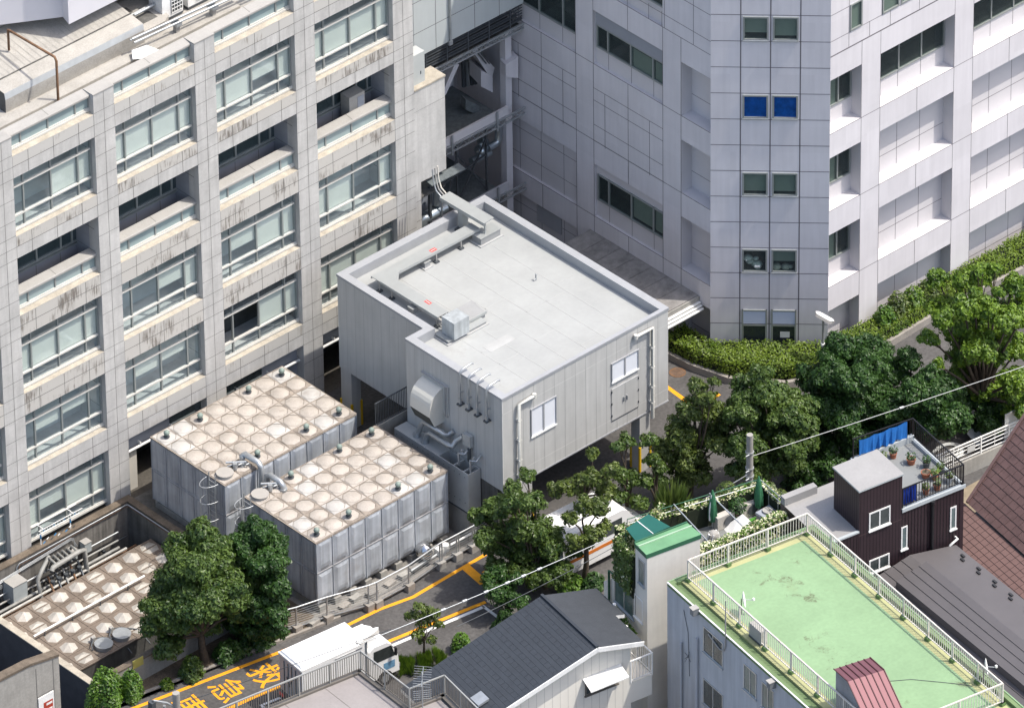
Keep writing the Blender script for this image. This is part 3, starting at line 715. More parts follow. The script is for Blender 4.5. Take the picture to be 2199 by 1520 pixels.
for zf, dep in ((7.05, 3.9), (3.15, 4.1)):
    b = MB(); b.box(18.95, XT-1.2, YB+.15, YB+dep, zf-.08, zf, GRAT); b.box(18.95, 24.6, YB+.02, YB+.12, zf+.0, zf+.42, LILACB if zf > 5 else LSH); b.build('grating_floor', shaft)
    b = MB()
    for dz in (0, -.3): b.bar((18.9, YB-.02, zf-.05+dz), (XT, YB-.02, zf-.05+dz), .07, GALV)
    for i in range(26): b.bar((18.95+i*.25, YB-.02, zf-.05-.3*(i % 2)), (19.2+i*.25, YB-.02, zf-.05-.3*((i+1) % 2)), .03, GALV)
    for x in (21.3, 23.9): b.bar((x, YB-.06, zf+.5), (x, YB-.06, zf-.5), .08, GALV)
    b.build('truss', shaft)
b = MB()
for (x, y, z0, z1) in ((22.2, 3.0, 3.15, 6.9), (23.9, 3.0, 3.15, 6.9), (21.0, 2.6, 0, 5.0), (22.2, 4.6, 3.15, 6.9)): b.bar((x, y, z0), (x, y, z1), .07, STEELD)
for p_ in (((21, 2.6, 3.2), (22.2, 3, 5.6)), ((22.2, 3, 3.2), (23.9, 3, 5.8)), ((22.2, 3, 5.8), (23.9, 3, 3.2)), ((21, 2.6, 5), (23.9, 3, 5.0)), ((20, 2.4, 1), (21, 2.6, 3)), ((20, 2.4, 3.2), (20, 2.4, .5)), ((20, 2.4, .6), (22, 2.6, .6)), ((20, 2.4, 2.9), (21, 2.6, .6))):
    b.bar(p_[0], p_[1], .06, STEELD)
b.build('bracing', shaft)
DUCT = mat('spiral_duct', (.42, .47, .50), .3, .85, var=.1, scale=4)
b = MB()
def arc(path): return path
b.tube([atY(1012, 347, 3.2), atY(1040, 333, 3.2), atY(1052, 327, 3.2)], .17, DUCT, 12)
b.tube([atY(1045, 315, 3.4), atY(1042, 304, 3.4), atY(1030, 300, 3.4)], [.17, .18, .17], DUCT, 12)
b.tube([atY(1040, 300, 3.4), atY(1033, 305, 3.4), atY(1032, 320, 3.4)], .16, DUCT, 12)
b.tube([atY(1048, 318, 3.0), atY(1065, 308, 3.0), atY(1070, 300, 3.0), atY(1071, 278, 3.0), atY(1067, 269, 3.0), atY(1055, 267, 3.0), atY(1042, 272, 3.0)], .17, DUCT, 12)
b.ball(atY(1032, 322, 3.3), .3, DUCT, 10, 6, (1, 1, .8))
b.build('duct', shaft)
b = MB()
b.tube([atY(955, 445, .5), atY(928, 460, .5), atY(914, 467, .5), atY(906, 472, .5), atY(908, 490, .5)], .27, DUCT, 12)
b.tube([atY(938, 440, .5), atY(938, 405, .6)], .2, DUCT, 12); b.bar(atY(924, 480, .3), atY(923, 400, .3), .12, STEELD); b.bar(atY(948, 470, .2), atY(950, 432, .2), .05, GALV)
b.build('exhaust_duct', shaft)
cb = MB(); p = at(915, 165, 12.9)
cb.box(17.35, 18.05, .25, .8, 12.862, 14.35, mat('cabinet_grey', (.42, .44, .43), .5, var=.05)); cb.box(17.8, 17.84, .235, .25, 13.3, 13.45, STEELD); 
t = thing('wall_top_cabinet', 'grey cabinet standing on top of the plain end wall', 'cabinet', (17.7, .5, 12.862)); cb.build('casing', t)
# cable tray landing bracket
tr = MB(); a = at(918, 388, 6.6)
q0, q1, q2, q3 = atY(915, 388, .2), atY(950, 372, .2), atY(985, 372, 1.4), atY(928, 402, -.7)
zz = q0.z
P = [at(914, 388, zz), at(928, 399, zz), at(1000, 362, zz), at(985, 350, zz)]
tr.prism([(p_.x, p_.y) for p_ in P], zz-.05, zz, GRAT)
single('cable_tray_bracket', tr, 'galvanised plate bracket at the foot of the plain end wall', 'bracket', base=P[0])
# ================================================================ ground, lane, car park
def sheet(mb, pts, z, m):
    a = sum(pts[i][0]*pts[(i+1) % len(pts)][1]-pts[(i+1) % len(pts)][0]*pts[i][1] for i in range(len(pts)))
    P = [V((p[0], p[1], z)) for p in pts]; mb.face(P if a > 0 else P[::-1], m)
SOIL = mat('planting_soil', (.095, .075, .055), .95, var=.4, scale=1.5, fine=.35, spots=.6, spotcol=(.26, .20, .14))
EARTH = mat('dark_earth', (.075, .068, .058), .95, var=.3, scale=.6, fine=.2)
PAVE = mat('pale_paving', (.20, .19, .175), .9, var=.15, scale=1.2, fine=.12)
KERB = mat('kerb_concrete', (.26, .24, .215), .9, var=.15, scale=2, fine=.12)
g = MB()
# one ground sheet with the sunken basin left out of it
bx0, bx1, by0, by1 = -16, .56, -9.75, -.1
for (a, b, c, d) in ((-900, 900, by1, 900), (-900, bx0, by0, by1), (bx1, 900, by0, by1), (-900, 900, -900, by0)): sheet(g, [(a, c), (b, c), (b, d), (a, d)], 0, EARTH)
struct('ground', g)
r = MB()
LF = [(at(x, y).x, at(x, y).y) for x, y in [(300, 1515), (600, 1400), (750, 1340), (814.5, 1308), (888, 1281), (915, 1265), (1000, 1215), (1043, 1190)]]
kl = [(p[0], p[1]+.62) for p in LF]
sheet(r, [(-40, -7.0+.6), *kl[:1], *kl[1:3], (3.3, -12.0), (5.3, -12.3), (9.3, -12.05), (9.35, -2), (9.35, -.1), (60, -.1), (60, -40), (-40, -40)][1:], .004, ASPH)
sheet(r, [kl[0], (-40, kl[0][1]+6), (-40, -40), (-14, -40)], .0045, ASPH)
struct('road', r)
mk = MB()
def stripe(pts, w_, m, z=.008):
    n = len(pts); Lp = []; Rp = []
    for i in range(n):
        a = V((*pts[max(i-1, 0)], 0)); b = V((*pts[min(i+1, n-1)], 0)); d = (b-a).normalized(); q = V((-d.y, d.x, 0))*w_/2; p = V((*pts[i], z)); Lp.append(p+q); Rp.append(p-q)
    for i in range(n-1): mk.face([Rp[i], Rp[i+1], Lp[i+1], Lp[i]], m)
def pxs(*a): return [(at(x, y).x, at(x, y).y) for x, y in a]
e0 = LF[0]; d0 = (V((*LF[0], 0))-V((*LF[1], 0))).normalized()
LF2 = [(e0[0]+d0.x*12, e0[1]+d0.y*12)]+LF
stripe(LF2, .17, YEL)
a = V((*pxs((1000, 1217))[0], 0)); b = V((*pxs((1040, 1252))[0], 0)); stripe([(a.x, a.y), (b.x, b.y)], .42, YEL, .0085)
stripe(pxs((1037, 1230), (1060, 1217)), .16, YEL)
stripe(pxs((488, 1522), (556, 1492), (640, 1458), (829, 1379), (890, 1354), (1043, 1292)), .18, YEL)
stripe(pxs((836, 1388), (1040, 1302)), .16, WHT); stripe(pxs((1036, 1300), (1080, 1333)), .14, WHT)
stripe(pxs((565, 1512), (610, 1494)), .12, WHT); stripe(pxs((560, 1512), (577, 1530)), .12, WHT)
for q in ((1205, 1216, 1232, 1203), (1262, 1192, 1282, 1183), (1300, 1172, 1318, 1166), (1238, 1200, 1252, 1195)): stripe(pxs((q[0], q[1]), (q[2], q[3])), .17, YEL)
stripe(pxs((1208, 1234), (1232, 1256)), .2, YEL)
stripe(pxs((1420, 822), (1478, 864)), .2, YEL); stripe(pxs((1496, 874), (1545, 846)), .2, YEL); stripe(pxs((2040, 818), (2064, 806)), .2, YEL)
stripe(pxs((1100, 1220), (1170, 1190)), .16, YEL)
mo = struct('road_markings', mk)
# painted kanji for "ambulance"
def paint_text(ch, px, py, up, size, sx, name):
    fc = bpy.data.curves.new(name, 'FONT'); fc.body = ch; fc.size = size; fc.align_x = 'CENTER'; fc.align_y = 'CENTER'; fc.offset = .010; fc.fill_mode = 'FRONT' if hasattr(fc, 'fill_mode') and fc.dimensions == '2D' else fc.fill_mode
    fo = bpy.data.objects.new(name, fc); COL.objects.link(fo)
    dg = bpy.context.evaluated_depsgraph_get(); dg.update()
    me = bpy.data.meshes.new_from_object(fo.evaluated_get(dg)); bpy.data.objects.remove(fo)
    c = at(px, py); u = V((math.cos(up), math.sin(up), 0)); rt = V((u.y, -u.x, 0))
    for v in me.vertices:
        q = V((c.x, c.y, .009))+rt*v.co.x*sx+u*v.co.y; v.co = q
    me.materials.clear(); me.materials.append(YEL)
    o = bpy.data.objects.new('painted_character', me); COL.objects.link(o); o['kind'] = 'structure'
for ch, px, py in (('救', 568, 1450), ('急', 486, 1483), ('車', 402, 1519)): paint_text(ch, px, py, R(-9), 1.5, .98, 'road_character')
# kerb and planting strip on the left of the lane
k = MB()
KL = [(LF2[0][0], LF2[0][1]+.5)]+[(p[0], p[1]+.5) for p in LF[:3]]
for i in range(len(KL)-1):
    a = V((*KL[i], 0)); b = V((*KL[i+1], 0)); d = b-a; q = V((-d.y, d.x, 0)).normalized()*.14
    k.obox(a, d*.999, q, V((0, 0, .13)), KERB)
k.build('kerb')['kind'] = 'structure'
s = MB(); sheet(s, [(-14, -9.6), (1.2, -9.6), (1.2, KL[3][1]+.2), KL[2], KL[1], (KL[0][0], KL[0][1])][:6], .07, SOIL)
o = s.build('planting_strip'); o['kind'] = 'structure'
s = MB()
sheet(s, [(.0, -9.7), (9.3, -9.7), (9.3, -12.2), (5.2, -12.45), (3.4, -12.3), (1.2, -11.9), (-.9, -11.25)], .05, PAVE)
sheet(s, [(.6, -.1), (9.3, -.1), (9.3, -9.7), (.6, -9.7)], .03, CONCD)
o = s.build('tank_yard_paving'); o['kind'] = 'structure'
mh = MB(); c = at(1455, 800); mh.cyl((c.x, c.y, .005), .36, .012, RUST, 24)
for i in range(5): mh.box(c.x-.25, c.x+.25, c.y-.22+i*.1, c.y-.19+i*.1, .017, .021, STEELD)
single('manhole_cover', mh, 'round rusty manhole cover on the asphalt near the hedge corner', 'manhole cover')
# ================================================================ sunken basin with its pyramid-panelled tank
ZTK = -.7
MOSS = mat('mossy_coping', (.125, .10, .075), .95, var=.35, scale=2.5, fine=.25, spots=.5, spotcol=(.22, .19, .15))
PITD = mat('pit_wall', (.055, .055, .06), .9, var=.2)  # deep shade of the pit put into a near-black base colour
TKD = mat('tank_rim_brown', (.155, .125, .10), .8, var=.25, scale=1.5, fine=.15)
TKG = mat('tank_panel_grey', (.42, .395, .355), .6, var=.2, scale=1.5, fine=.08)
TKW = mat('tank_panel_white', (.33, .31, .275), .45, var=.15, scale=1.5)
bs = thing('basin_wall', 'stained concrete retaining wall of the sunken basin, with rusty coping', 'wall', (-4, -.3, -3))
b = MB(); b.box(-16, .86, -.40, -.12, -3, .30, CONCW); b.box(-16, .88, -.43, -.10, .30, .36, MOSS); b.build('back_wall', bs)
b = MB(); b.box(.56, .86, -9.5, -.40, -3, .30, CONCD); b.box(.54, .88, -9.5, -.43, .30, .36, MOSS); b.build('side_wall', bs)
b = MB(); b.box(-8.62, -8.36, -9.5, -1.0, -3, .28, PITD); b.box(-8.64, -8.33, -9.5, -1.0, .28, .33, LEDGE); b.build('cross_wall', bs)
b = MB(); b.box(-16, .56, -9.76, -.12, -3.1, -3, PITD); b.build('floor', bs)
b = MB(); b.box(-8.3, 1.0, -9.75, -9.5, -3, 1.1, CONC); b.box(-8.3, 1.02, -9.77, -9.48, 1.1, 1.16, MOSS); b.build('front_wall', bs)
# tall gate wall on the left
a = atY(0, 1455, -9.75); c = atY(124, 1402, -9.75)
b = MB()
pz = [(a.x-4, a.z-.45), (a.x, a.z), ((a.x+c.x)/2, (a.z+c.z)/2+.12), (c.x, c.z)]
b.face([V((c.x, -9.8, -.1))]+[V((x, -9.8, z)) for x, z in pz[::-1]]+[V((pz[0][0], -9.8, -.1))], CONC)
b.face([V((c.x, -9.45, -.1)), V((pz[0][0], -9.45, -.1))]+[V((x, -9.45, z)) for x, z in pz], CONCD)
for i in range(3): b.face([V((pz[i][0], -9.83, pz[i][1]-.12)), V((pz[i+1][0], -9.83, pz[i+1][1]-.12)), V((pz[i+1][0], -9.83, pz[i+1][1])), V((pz[i][0], -9.83, pz[i][1]))], MOSS); b.face([V((pz[i][0], -9.83, pz[i][1])), V((pz[i+1][0], -9.83, pz[i+1][1])), V((pz[i+1][0], -9.43, pz[i+1][1])), V((pz[i][0], -9.43, pz[i][1]))], MOSS)
b.face([V((c.x, -9.8, -.1)), V((c.x, -9.45, -.1)), V((c.x, -9.45, c.z)), V((c.x, -9.8, c.z))], CONC)
gw = thing('gate_wall', 'tall pale concrete gate wall with a mossy top and a white sign', 'wall', (c.x-2, -9.6, 0)); b.build('wall', gw)
b = MB(); x80 = atY(80, 1500, -9.8).x; x118 = atY(117, 1500, -9.8).x; zs = atY(100, 1488, -9.8).z
for x in (x80, x118): b.box(x-.02, x+.02, -9.806, -9.80, -.1, 3.6, JOINT)
b.box(x80, x118, -9.806, -9.80, zs+.03, zs+.06, JOINT)
b.build('joint', gw)
b = MB(); b.box(x80+.03, x118-.05, -9.84, -9.801, zs-1.7, zs-.02, WHT); REDP = mat('red_print', (.35, .05, .03), .6, var=.1)
b.box(x80+.28, x118-.12, -9.846, -9.841, zs-.95, zs-.36, REDP)
for i in range(2): b.box(x80+.42, x118-.16, -9.851, -9.847, zs-.55-.28*i, zs-.45-.28*i, WHT)
b.build('sign', gw)
pq = MB(); p0 = atY(285, 1437, -9.76); p1 = atY(307, 1413, -9.76); pq.box(p0.x, p1.x, -9.785, -9.765, p0.z, p0.z+.42, mat('yellow_plate', (.40, .36, .10), .6, var=.15))
single('yellow_plate', pq, 'small faded yellow plate fixed to the low basin wall', 'plate')
# the sunken tank
t3 = thing('sunken_tank', 'low brown water tank with rows of white pyramid domes, sunk in the basin', 'water tank', (-4, -4.3, -3))
X0, X1, Y0, Y1 = -8.3, .45, -6.7, -1.95
b = MB(); b.box(X0, X1, Y0, Y1, -3, ZTK-.06, CONCD); b.box(X0, X1, Y0-.03, Y1, ZTK-.06, ZTK, TKD); b.build('body', t3)
nx, ny = 9, 5; dx = (X1-X0)/nx; dy = (Y1-Y0)/ny
b = MB()
def dome(mb, cx, cy, z, rx, ry, h, m, mt=None, n=8, top=.0, rot=math.pi/8, z0=None):
    rim = [V((cx+rx*math.cos(rot+2*math.pi*i/n), cy+ry*math.sin(rot+2*math.pi*i/n), z)) for i in range(n)]
    if top <= 0:
        ap = V((cx, cy, z+h))
        for i in range(n): mb.face([rim[i], rim[(i+1) % n], ap], m)
    else:
        tp = [V((cx+rx*top*math.cos(rot+2*math.pi*i/n), cy+ry*top*math.sin(rot+2*math.pi*i/n), z+h)) for i in range(n)]
        for i in range(n): mb.face([rim[i], rim[(i+1) % n], tp[(i+1) % n], tp[i]], m)
        mb.face(tp, mt or m)
for i in range(nx):
    for j in range(ny):
        cx = X0+dx*(i+.5); cy = Y0+dy*(j+.5)
        b.box(cx-dx*.46, cx+dx*.46, cy-dy*.46, cy+dy*.46, ZTK+.001, ZTK+.02, TKD)
        if (i, j) in ((2, 0), (3, 0)): continue
        if (i*2+j) % 3 != 2: dome(b, cx, cy, ZTK+.02, dx*.40, dy*.40, .24, TKG, n=6, rot=.2)
        else:
            for s_ in (-1, 1): b.mesh([(cx-dx*.38, cy+s_*dy*.04, ZTK+.021), (cx+dx*.38, cy+s_*dy*.04, ZTK+.021), (cx+dx*.25, cy+s_*dy*.34, ZTK+.021), (cx-dx*.25, cy+s_*dy*.34, ZTK+.021), (cx, cy+s_*dy*.16, ZTK+.10)], [(0, 1, 4), (1, 2, 4), (2, 3, 4), (3, 0, 4)], TKW)
b.build('lid_panels', t3)
b = MB()
for i, j in ((2, 0), (3, 0)):
    cx = X0+dx*(i+.5)+.1; cy = Y0+dy*(j+.5); b.cyl((cx, cy, ZTK+.02), .36, .16, GALV, 20); b.cyl((cx, cy, ZTK+.18), .39, .03, GALV, 20)
    b.box(cx-.2, cx-.05, cy+.45, cy+.6, ZTK+.02, ZTK+.3, COPE)
    b.tube([V((cx-.5, cy+.1, ZTK+.05)), V((cx-.45, cy+.25, ZTK+.2)), V((cx-.12, cy+.5, ZTK+.22)), V((cx+.3, cy+.45, ZTK+.1)), V((cx+.8, cy-.1, ZTK+.05)), V((cx+.9, cy-.7, ZTK-.4))], .025, STEELD, 6)
b.build('hatch', t3)
b = MB(); p0 = at(72, 1366, ZTK+.3); p1 = at(310, 1236, ZTK+.3); b.tube([p0, p1], .05, WHT, 8)
for f in (.1, .35, .6, .85): q = p0.lerp(p1, f); b.bar((q.x, q.y, ZTK), (q.x, q.y, q.z), .04, STEELD)
b.build('pipe', t3)
# pipes, meters and boxes along the basin's back wall
PIPEG = mat('dull_pipe', (.25, .25, .235), .6, .1, var=.25, scale=3, spots=.4, spotcol=(.16, .1, .06)); PIPEW = mat('pale_pipe', (.38, .37, .34), .6, var=.2, scale=3)
pp = MB()
for y, z, r_, m_, x0, x1 in ((-.62, -.75, .04, GALV, -16, -.2), (-.85, -.95, .045, PIPEG, -16, -.4), (-1.15, -1.05, .07, PIPEG, -16, -.6), (-1.5, -.95, .06, PIPEW, -16, -.5), (-1.3, -1.25, .05, RUST, -16, .2), (-.6, -1.2, .035, STEELD, -16, .3)): pp.tube([V((x0, y, z)), V((x1, y, z))], r_, m_, 8)
for x in range(-10, 0): pp.box(x-.05, x+.05, -1.6, -.42, -1.4, -1.3, STEELD)
single('basin_pipes', pp, 'bundle of pale and rusty pipes running along the back of the sunken basin', 'pipes')
vp = MB()
X = -4.2; zo = V((0, 0, -.45))
vp.tube([V((X-.9, -1.5, -.8)), V((X-.9, -1.3, .1)), V((X-.6, -1.2, .35)), V((X+.1, -.85, .55))], .09, PIPEG, 8)
vp.tube([V((X-.3, -1.5, .35)), V((X-.2, -1.45, .45)), V((X+1.2, -1.45, .55)), V((X+1.5, -1.45, .5)), V((X+1.6, -1.45, -.7))], .11, PIPEG, 10)
for i in range(6): vp.tube([V((X+.0+i*.24, -1.5, .5)), V((X+.0+i*.24, -1.0, .6)), V((X+.0+i*.24, -.7, -.2))], .06, PIPEG, 6); vp.cyl((X+.05+i*.24, -1.05, -.1), .09, .12, STEELD, 8)
for i in range(5): vp.tube([V((X-.4+i*.4, -1.7, -.55)), V((X-.2+i*.4, -1.1, -.2))], .05, (RUST, STEELD, PIPEG)[i % 3], 6); vp.cyl((X-.2+i*.36, -1.4, -.5), .1, .25, STEELD, 8)
vp.v = [(q[0], q[1], q[2]-.42) for q in vp.v]
single('valve_manifold', vp, 'tangle of grey valves and bent pipes beside the sunken tank', 'valves')
for (px, py, lab, s_) in ((155, 1189, 'pale grey meter box in the middle of the basin wall', .35), (185, 1172, 'grey meter box with conduits rising above it, farther right on the basin wall', .36), (28, 1262, 'largest grey control box at the left end of the basin wall', .75)):
    p = atY(px, py, -.62); m = MB(); m.box(p.x-s_*.5, p.x+s_*.5, -.75 if s_ < .5 else -1.1, -.42, p.z-s_*.7, p.z+s_*.6, mat('box_grey', (.36, .39, .39), .5, var=.1)); m.box(p.x-s_*.5-.01, p.x+s_*.5+.01, -.77 if s_ < .5 else -1.12, -.41, p.z+s_*.6, p.z+s_*.6+.03, COPE)
    single('meter_box', m, lab, 'meter box', group='meter boxes on the basin wall')
cn2 = MB()
for i in range(3):
    z = .15-.07*i; x0 = -8
    cn2.tube([V((x0-4, -.46-.03*i, z-.55)), V((-5.35+.06*i, -.46, z-.55)), V((-5.3+.06*i, -.46, -.9))], .022, GALV, 5)
    cn2.tube([V((-5.5+.06*i, -.46, -.6)), V((-5.5+.06*i, -.46, .08-.04*i)), V((-5.35, -.46, .2-.04*i)), V((.4, -.46, .24-.04*i)), V((.5, -.5, .24-.04*i)), V((.5, -5, .24-.04*i))], .024, (GALV, STEELD, RUST)[i], 5)
    cn2.tube([V((-7.9, -.47, -.25-.06*i)), V((-2.6, -.47, .1-.06*i)), V((-2.45, -.47, 0-.06*i)), V((-2.4+.07*i, -.47, -.5))], .02, GALV, 5)
single('conduit_run', cn2, 'thin grey conduits bending along the top of the basin wall', 'conduit')
# drying rack with pegs in front of the office window
dr = MB(); q0 = V((-4.0, -.25, .36)); q1 = V((-2.4, -.25, .36))
BLP = mat('blue_plastic', (.05, .22, .45), .4, var=.1)
for q in (q0, q1): dr.bar(q, q+V((0, 0, .95)), .035, WHT); dr.bar(q+V((0, 0, .3)), q+V((0, 0, .5)), .05, BLP); dr.bar(q+V((0, -.22, .9)), q+V((0, .22, .9)), .03, WHT)
for dy, dz in ((-.2, .9), (.2, .9), (0, .55)): dr.tube([q0+V((-.25, dy, dz)), q1+V((.5, dy, dz))], .018, WHT, 6)
for i in range(14): q = q0+V((i*.14, -.2, .87)); dr.box(q.x, q.x+.03, q.y-.015, q.y+.015, q.z-.08, q.z, (STEELD, BLP)[i % 4 == 0])
for i in range(9): q = q0+V((.1+i*.2, -.02, .12*(i % 2))); dr.bar(q, q+V((.12, 0, .06)), .03, (BLP, WHT, STEELD)[i % 3])
single('drying_rack', dr, 'white drying rack with hanging pegs in front of the ground-floor window', 'drying rack')
# ================================================================ two big panel tanks
TBE = mat('tank_lid_beige', (.37, .335, .295), .6, var=.16, scale=1.3, fine=.08, spots=.5, spotcol=(.22, .185, .15))
TWH = mat('tank_lid_white', (.415, .40, .375), .5, var=.14, scale=1.3, fine=.05, spots=.5, spotcol=(.26, .23, .2))
TSEAM = mat('tank_lid_seam', (.25, .215, .18), .85, var=.3, scale=2.5, fine=.2)
TSIDE = mat('tank_side_panel', (.42, .45, .485), .4, .1, var=.16, scale=1.4, streak=.25, spots=.35, spotcol=(.27, .25, .24))
TDIM = mat('tank_side_dirt', (.27, .27, .275), .7, var=.3, scale=3)
TDARK = mat('tank_side_shaded_weathered', (.34, .345, .36), .65, var=.18, scale=.8, streak=.3, spots=.5, spotcol=(.20, .20, .215))  # shade of the sunless side put into the base colour, under weathering streaks
def big_tank(name, lab, x0, x1, y0, y1, zt, zb, seed, vents, ladder):
    rr = random.Random(seed)
    t = thing(name, lab, 'water tank', ((x0+x1)/2, (y0+y1)/2, 0), 'panel water tanks beside the office building')
    b = MB(); b.box(x0, x1, y0, y1, zb, zt-.03, TDARK)
    b.build('body', t)
    nx, ny = 8, 5; dx = (x1-x0)/nx; dy = (y1-y0)/ny; nz = 2; dz = (zt-zb)/nz
    b = MB()
    b.box(x0-.03, x1+.03, y0-.03, y1+.03, zt-.05, zt, TSEAM)
    for i in range(nx):
        for j in range(ny):
            cx = x0+dx*(i+.5); cy = y0+dy*(j+.5); m = TWH if rr.random() < .17 else TBE
            hx, hy = dx*.47, dy*.47
            if (i, j) == (0, 0) and ladder: b.box(cx-hx, cx+hx, cy-hy, cy+hy, zt+.001, zt+.02, TBE); continue
            # square rim, octagonal foot, domed pyramid
            sq = [V((cx+sx_*hx, cy+sy_*hy, zt+.012)) for sx_, sy_ in ((-1, -1), (1, -1), (1, 1), (-1, 1))]
            k8 = .42
            oc = [V((cx+a_*hx*.93, cy+b_*hy*.93, zt+.035)) for a_, b_ in ((-k8, -1), (k8, -1), (1, -k8), (1, k8), (k8, 1), (-k8, 1), (-1, k8), (-1, -k8))]
            def o8(k_, z_): return [V((cx+a_*hx*k_, cy+b_*hy*k_, zt+z_)) for a_, b_ in ((-k8, -1), (k8, -1), (1, -k8), (1, k8), (k8, 1), (-k8, 1), (-1, k8), (-1, -k8))]
            b.mesh(sq+oc, [(0, 1, 5, 4), (1, 2, 7, 6), (2, 3, 9, 8), (3, 0, 11, 10), (1, 6, 5), (2, 8, 7), (3, 10, 9), (0, 4, 11)], TSEAM if m is TBE and rr.random() < .45 else m)
            vs_ = o8(.88, .03)+o8(.66, .066)+o8(.40, .098)+o8(.16, .115); fs = [(8*g_+q, 8*g_+(q+1) % 8, 8*g_+8+(q+1) % 8, 8*g_+8+q) for g_ in range(3) for q in range(8)]+[tuple(range(24, 32))]
            b.mesh(vs_, fs, m, True)
    b.build('lid_panels', t)
    def sidep(fr, L, n, nm, base):
        b = MB(); du = L/n
        for i in range(n):
            for j in range(nz):
                u0, u1 = i*du+.03, (i+1)*du-.03; z0, z1 = zb+j*dz+.03, zb+(j+1)*dz-.03
                a = [fr.p(u0, z0, -.01), fr.p(u1, z0, -.01), fr.p(u1, z1, -.01), fr.p(u0, z1, -.01)]
                iu = du*.20; c = [fr.p(u0+iu, z0+.36, -.07), fr.p(u1-iu, z0+.36, -.07), fr.p(u1-iu, z1-.20, -.07), fr.p(u0+iu, z1-.20, -.07)]
                d = [fr.p(u0+iu*1.5, z0+.10, -.03), fr.p(u1-iu*1.5, z0+.10, -.03)]
                b.mesh(a+c+d, [(4, 5, 6, 7), (3, 7, 6, 2), (0, 4, 7, 3), (1, 2, 6, 5), (0, 1, 9, 8), (8, 9, 5, 4), (0, 8, 4), (1, 5, 9)], base)
                b.face([fr.p(u0+iu*1.1, z0+.05, -.034), fr.p(u1-iu*1.1, z0+.05, -.034), fr.p(u1-iu*1.3, z0+.17, -.06), fr.p(u0+iu*1.0, z0+.17, -.06)], TDIM)
        for i in range(n+1): fr.slab(b, max(0, i*du-.02), min(L, i*du+.02), zb, zt-.05, -.05, -.001, base)
        for j in range(1, nz): fr.slab(b, 0, L, zb+j*dz-.02, zb+j*dz+.02, -.052, -.001, TDIM)
        fr.slab(b, 0, L, zt-.07, zt-.051, -.05, 0, TSEAM)
        b.build(nm, t)
    sidep(Fr((x0, y0, 0), (1, 0, 0), (0, -1, 0)), x1-x0, 8, 'side_panels', TSIDE)
    fl = Fr((x0, y0, 0), (0, 1, 0), (-1, 0, 0)); b = MB(); n = 5; du = (y1-y0)/n
    for i in range(n+1): fl.slab(b, max(0, i*du-.015), min(y1-y0, i*du+.015), zb, zt-.05, -.03, 0, TDARK)
    for j in range(1, nz): fl.slab(b, 0, y1-y0, zb+j*dz-.015, zb+j*dz+.015, -.032, 0, TDARK)
    for i in range(n):
        for j in range(nz): fl.slab(b, i*du+.12, (i+1)*du-.12, zb+j*dz+.1, zb+(j+1)*dz-.1, -.02, 0, TDARK)
    b.build('side_panels', t)
    b = MB(); b.box(x0+.05, x1-.05, y0+.1, y0+.25, zb-.15, zb-.002, CONC); b.box(x0+.05, x1-.05, y1-.25, y1-.1, zb-.15, zb-.002, CONC)
    for i in range(9):
        x = x0+.1+(x1-x0-.5)*i/8; b.box(x, x+.35, y0-.05, y1, 0, zb-.15, CONC)
    b.build('plinth', t)
    for (px, py) in vents:
        p = at(px, py+8, zt+.12); v = MB(); v.cyl((p.x, p.y, zt+.10), .06, .16, STEELD, 8); v.cyl((p.x, p.y, zt+.13), .13, .03, STEELD, 10); v.ball((p.x, p.y, zt+.33), .13, mat('vent_green', (.20, .25, .22), .5, var=.1) if 'vent_green' not in bpy.data.materials else bpy.data.materials['vent_green'], 10, 6); v.build('vent', t)
    # manway hatch on the corner panel, valves beside it
    h = MB(); cx = x0+dx*.55; cy = y0+dy*.5 if name == 'x' else y0+dy*.5
    return t, dx, dy
T1 = (1.32, 8.55, -5.75, -1.17); T2 = (1.40, 8.60, -11.28, -6.95); ZT = 3.65; ZBt = .5
t1, dx1, dy1 = big_tank('panel_water_tank', 'farther beige-lidded panel water tank, set against the office wall', *T1, ZT, ZBt, 3, [(358, 930), (430, 893), (534, 834), (605, 797), (728, 880), (658, 916), (553, 972)], True)
t2, dx2, dy2 = big_tank('panel_water_tank', 'nearer beige-lidded panel water tank, standing behind the road fence', *T2, ZT, ZBt, 8, [(798, 924), (729, 960), (625, 1017), (924, 1003), (855, 1041), (749, 1100), (680, 1139)], False)
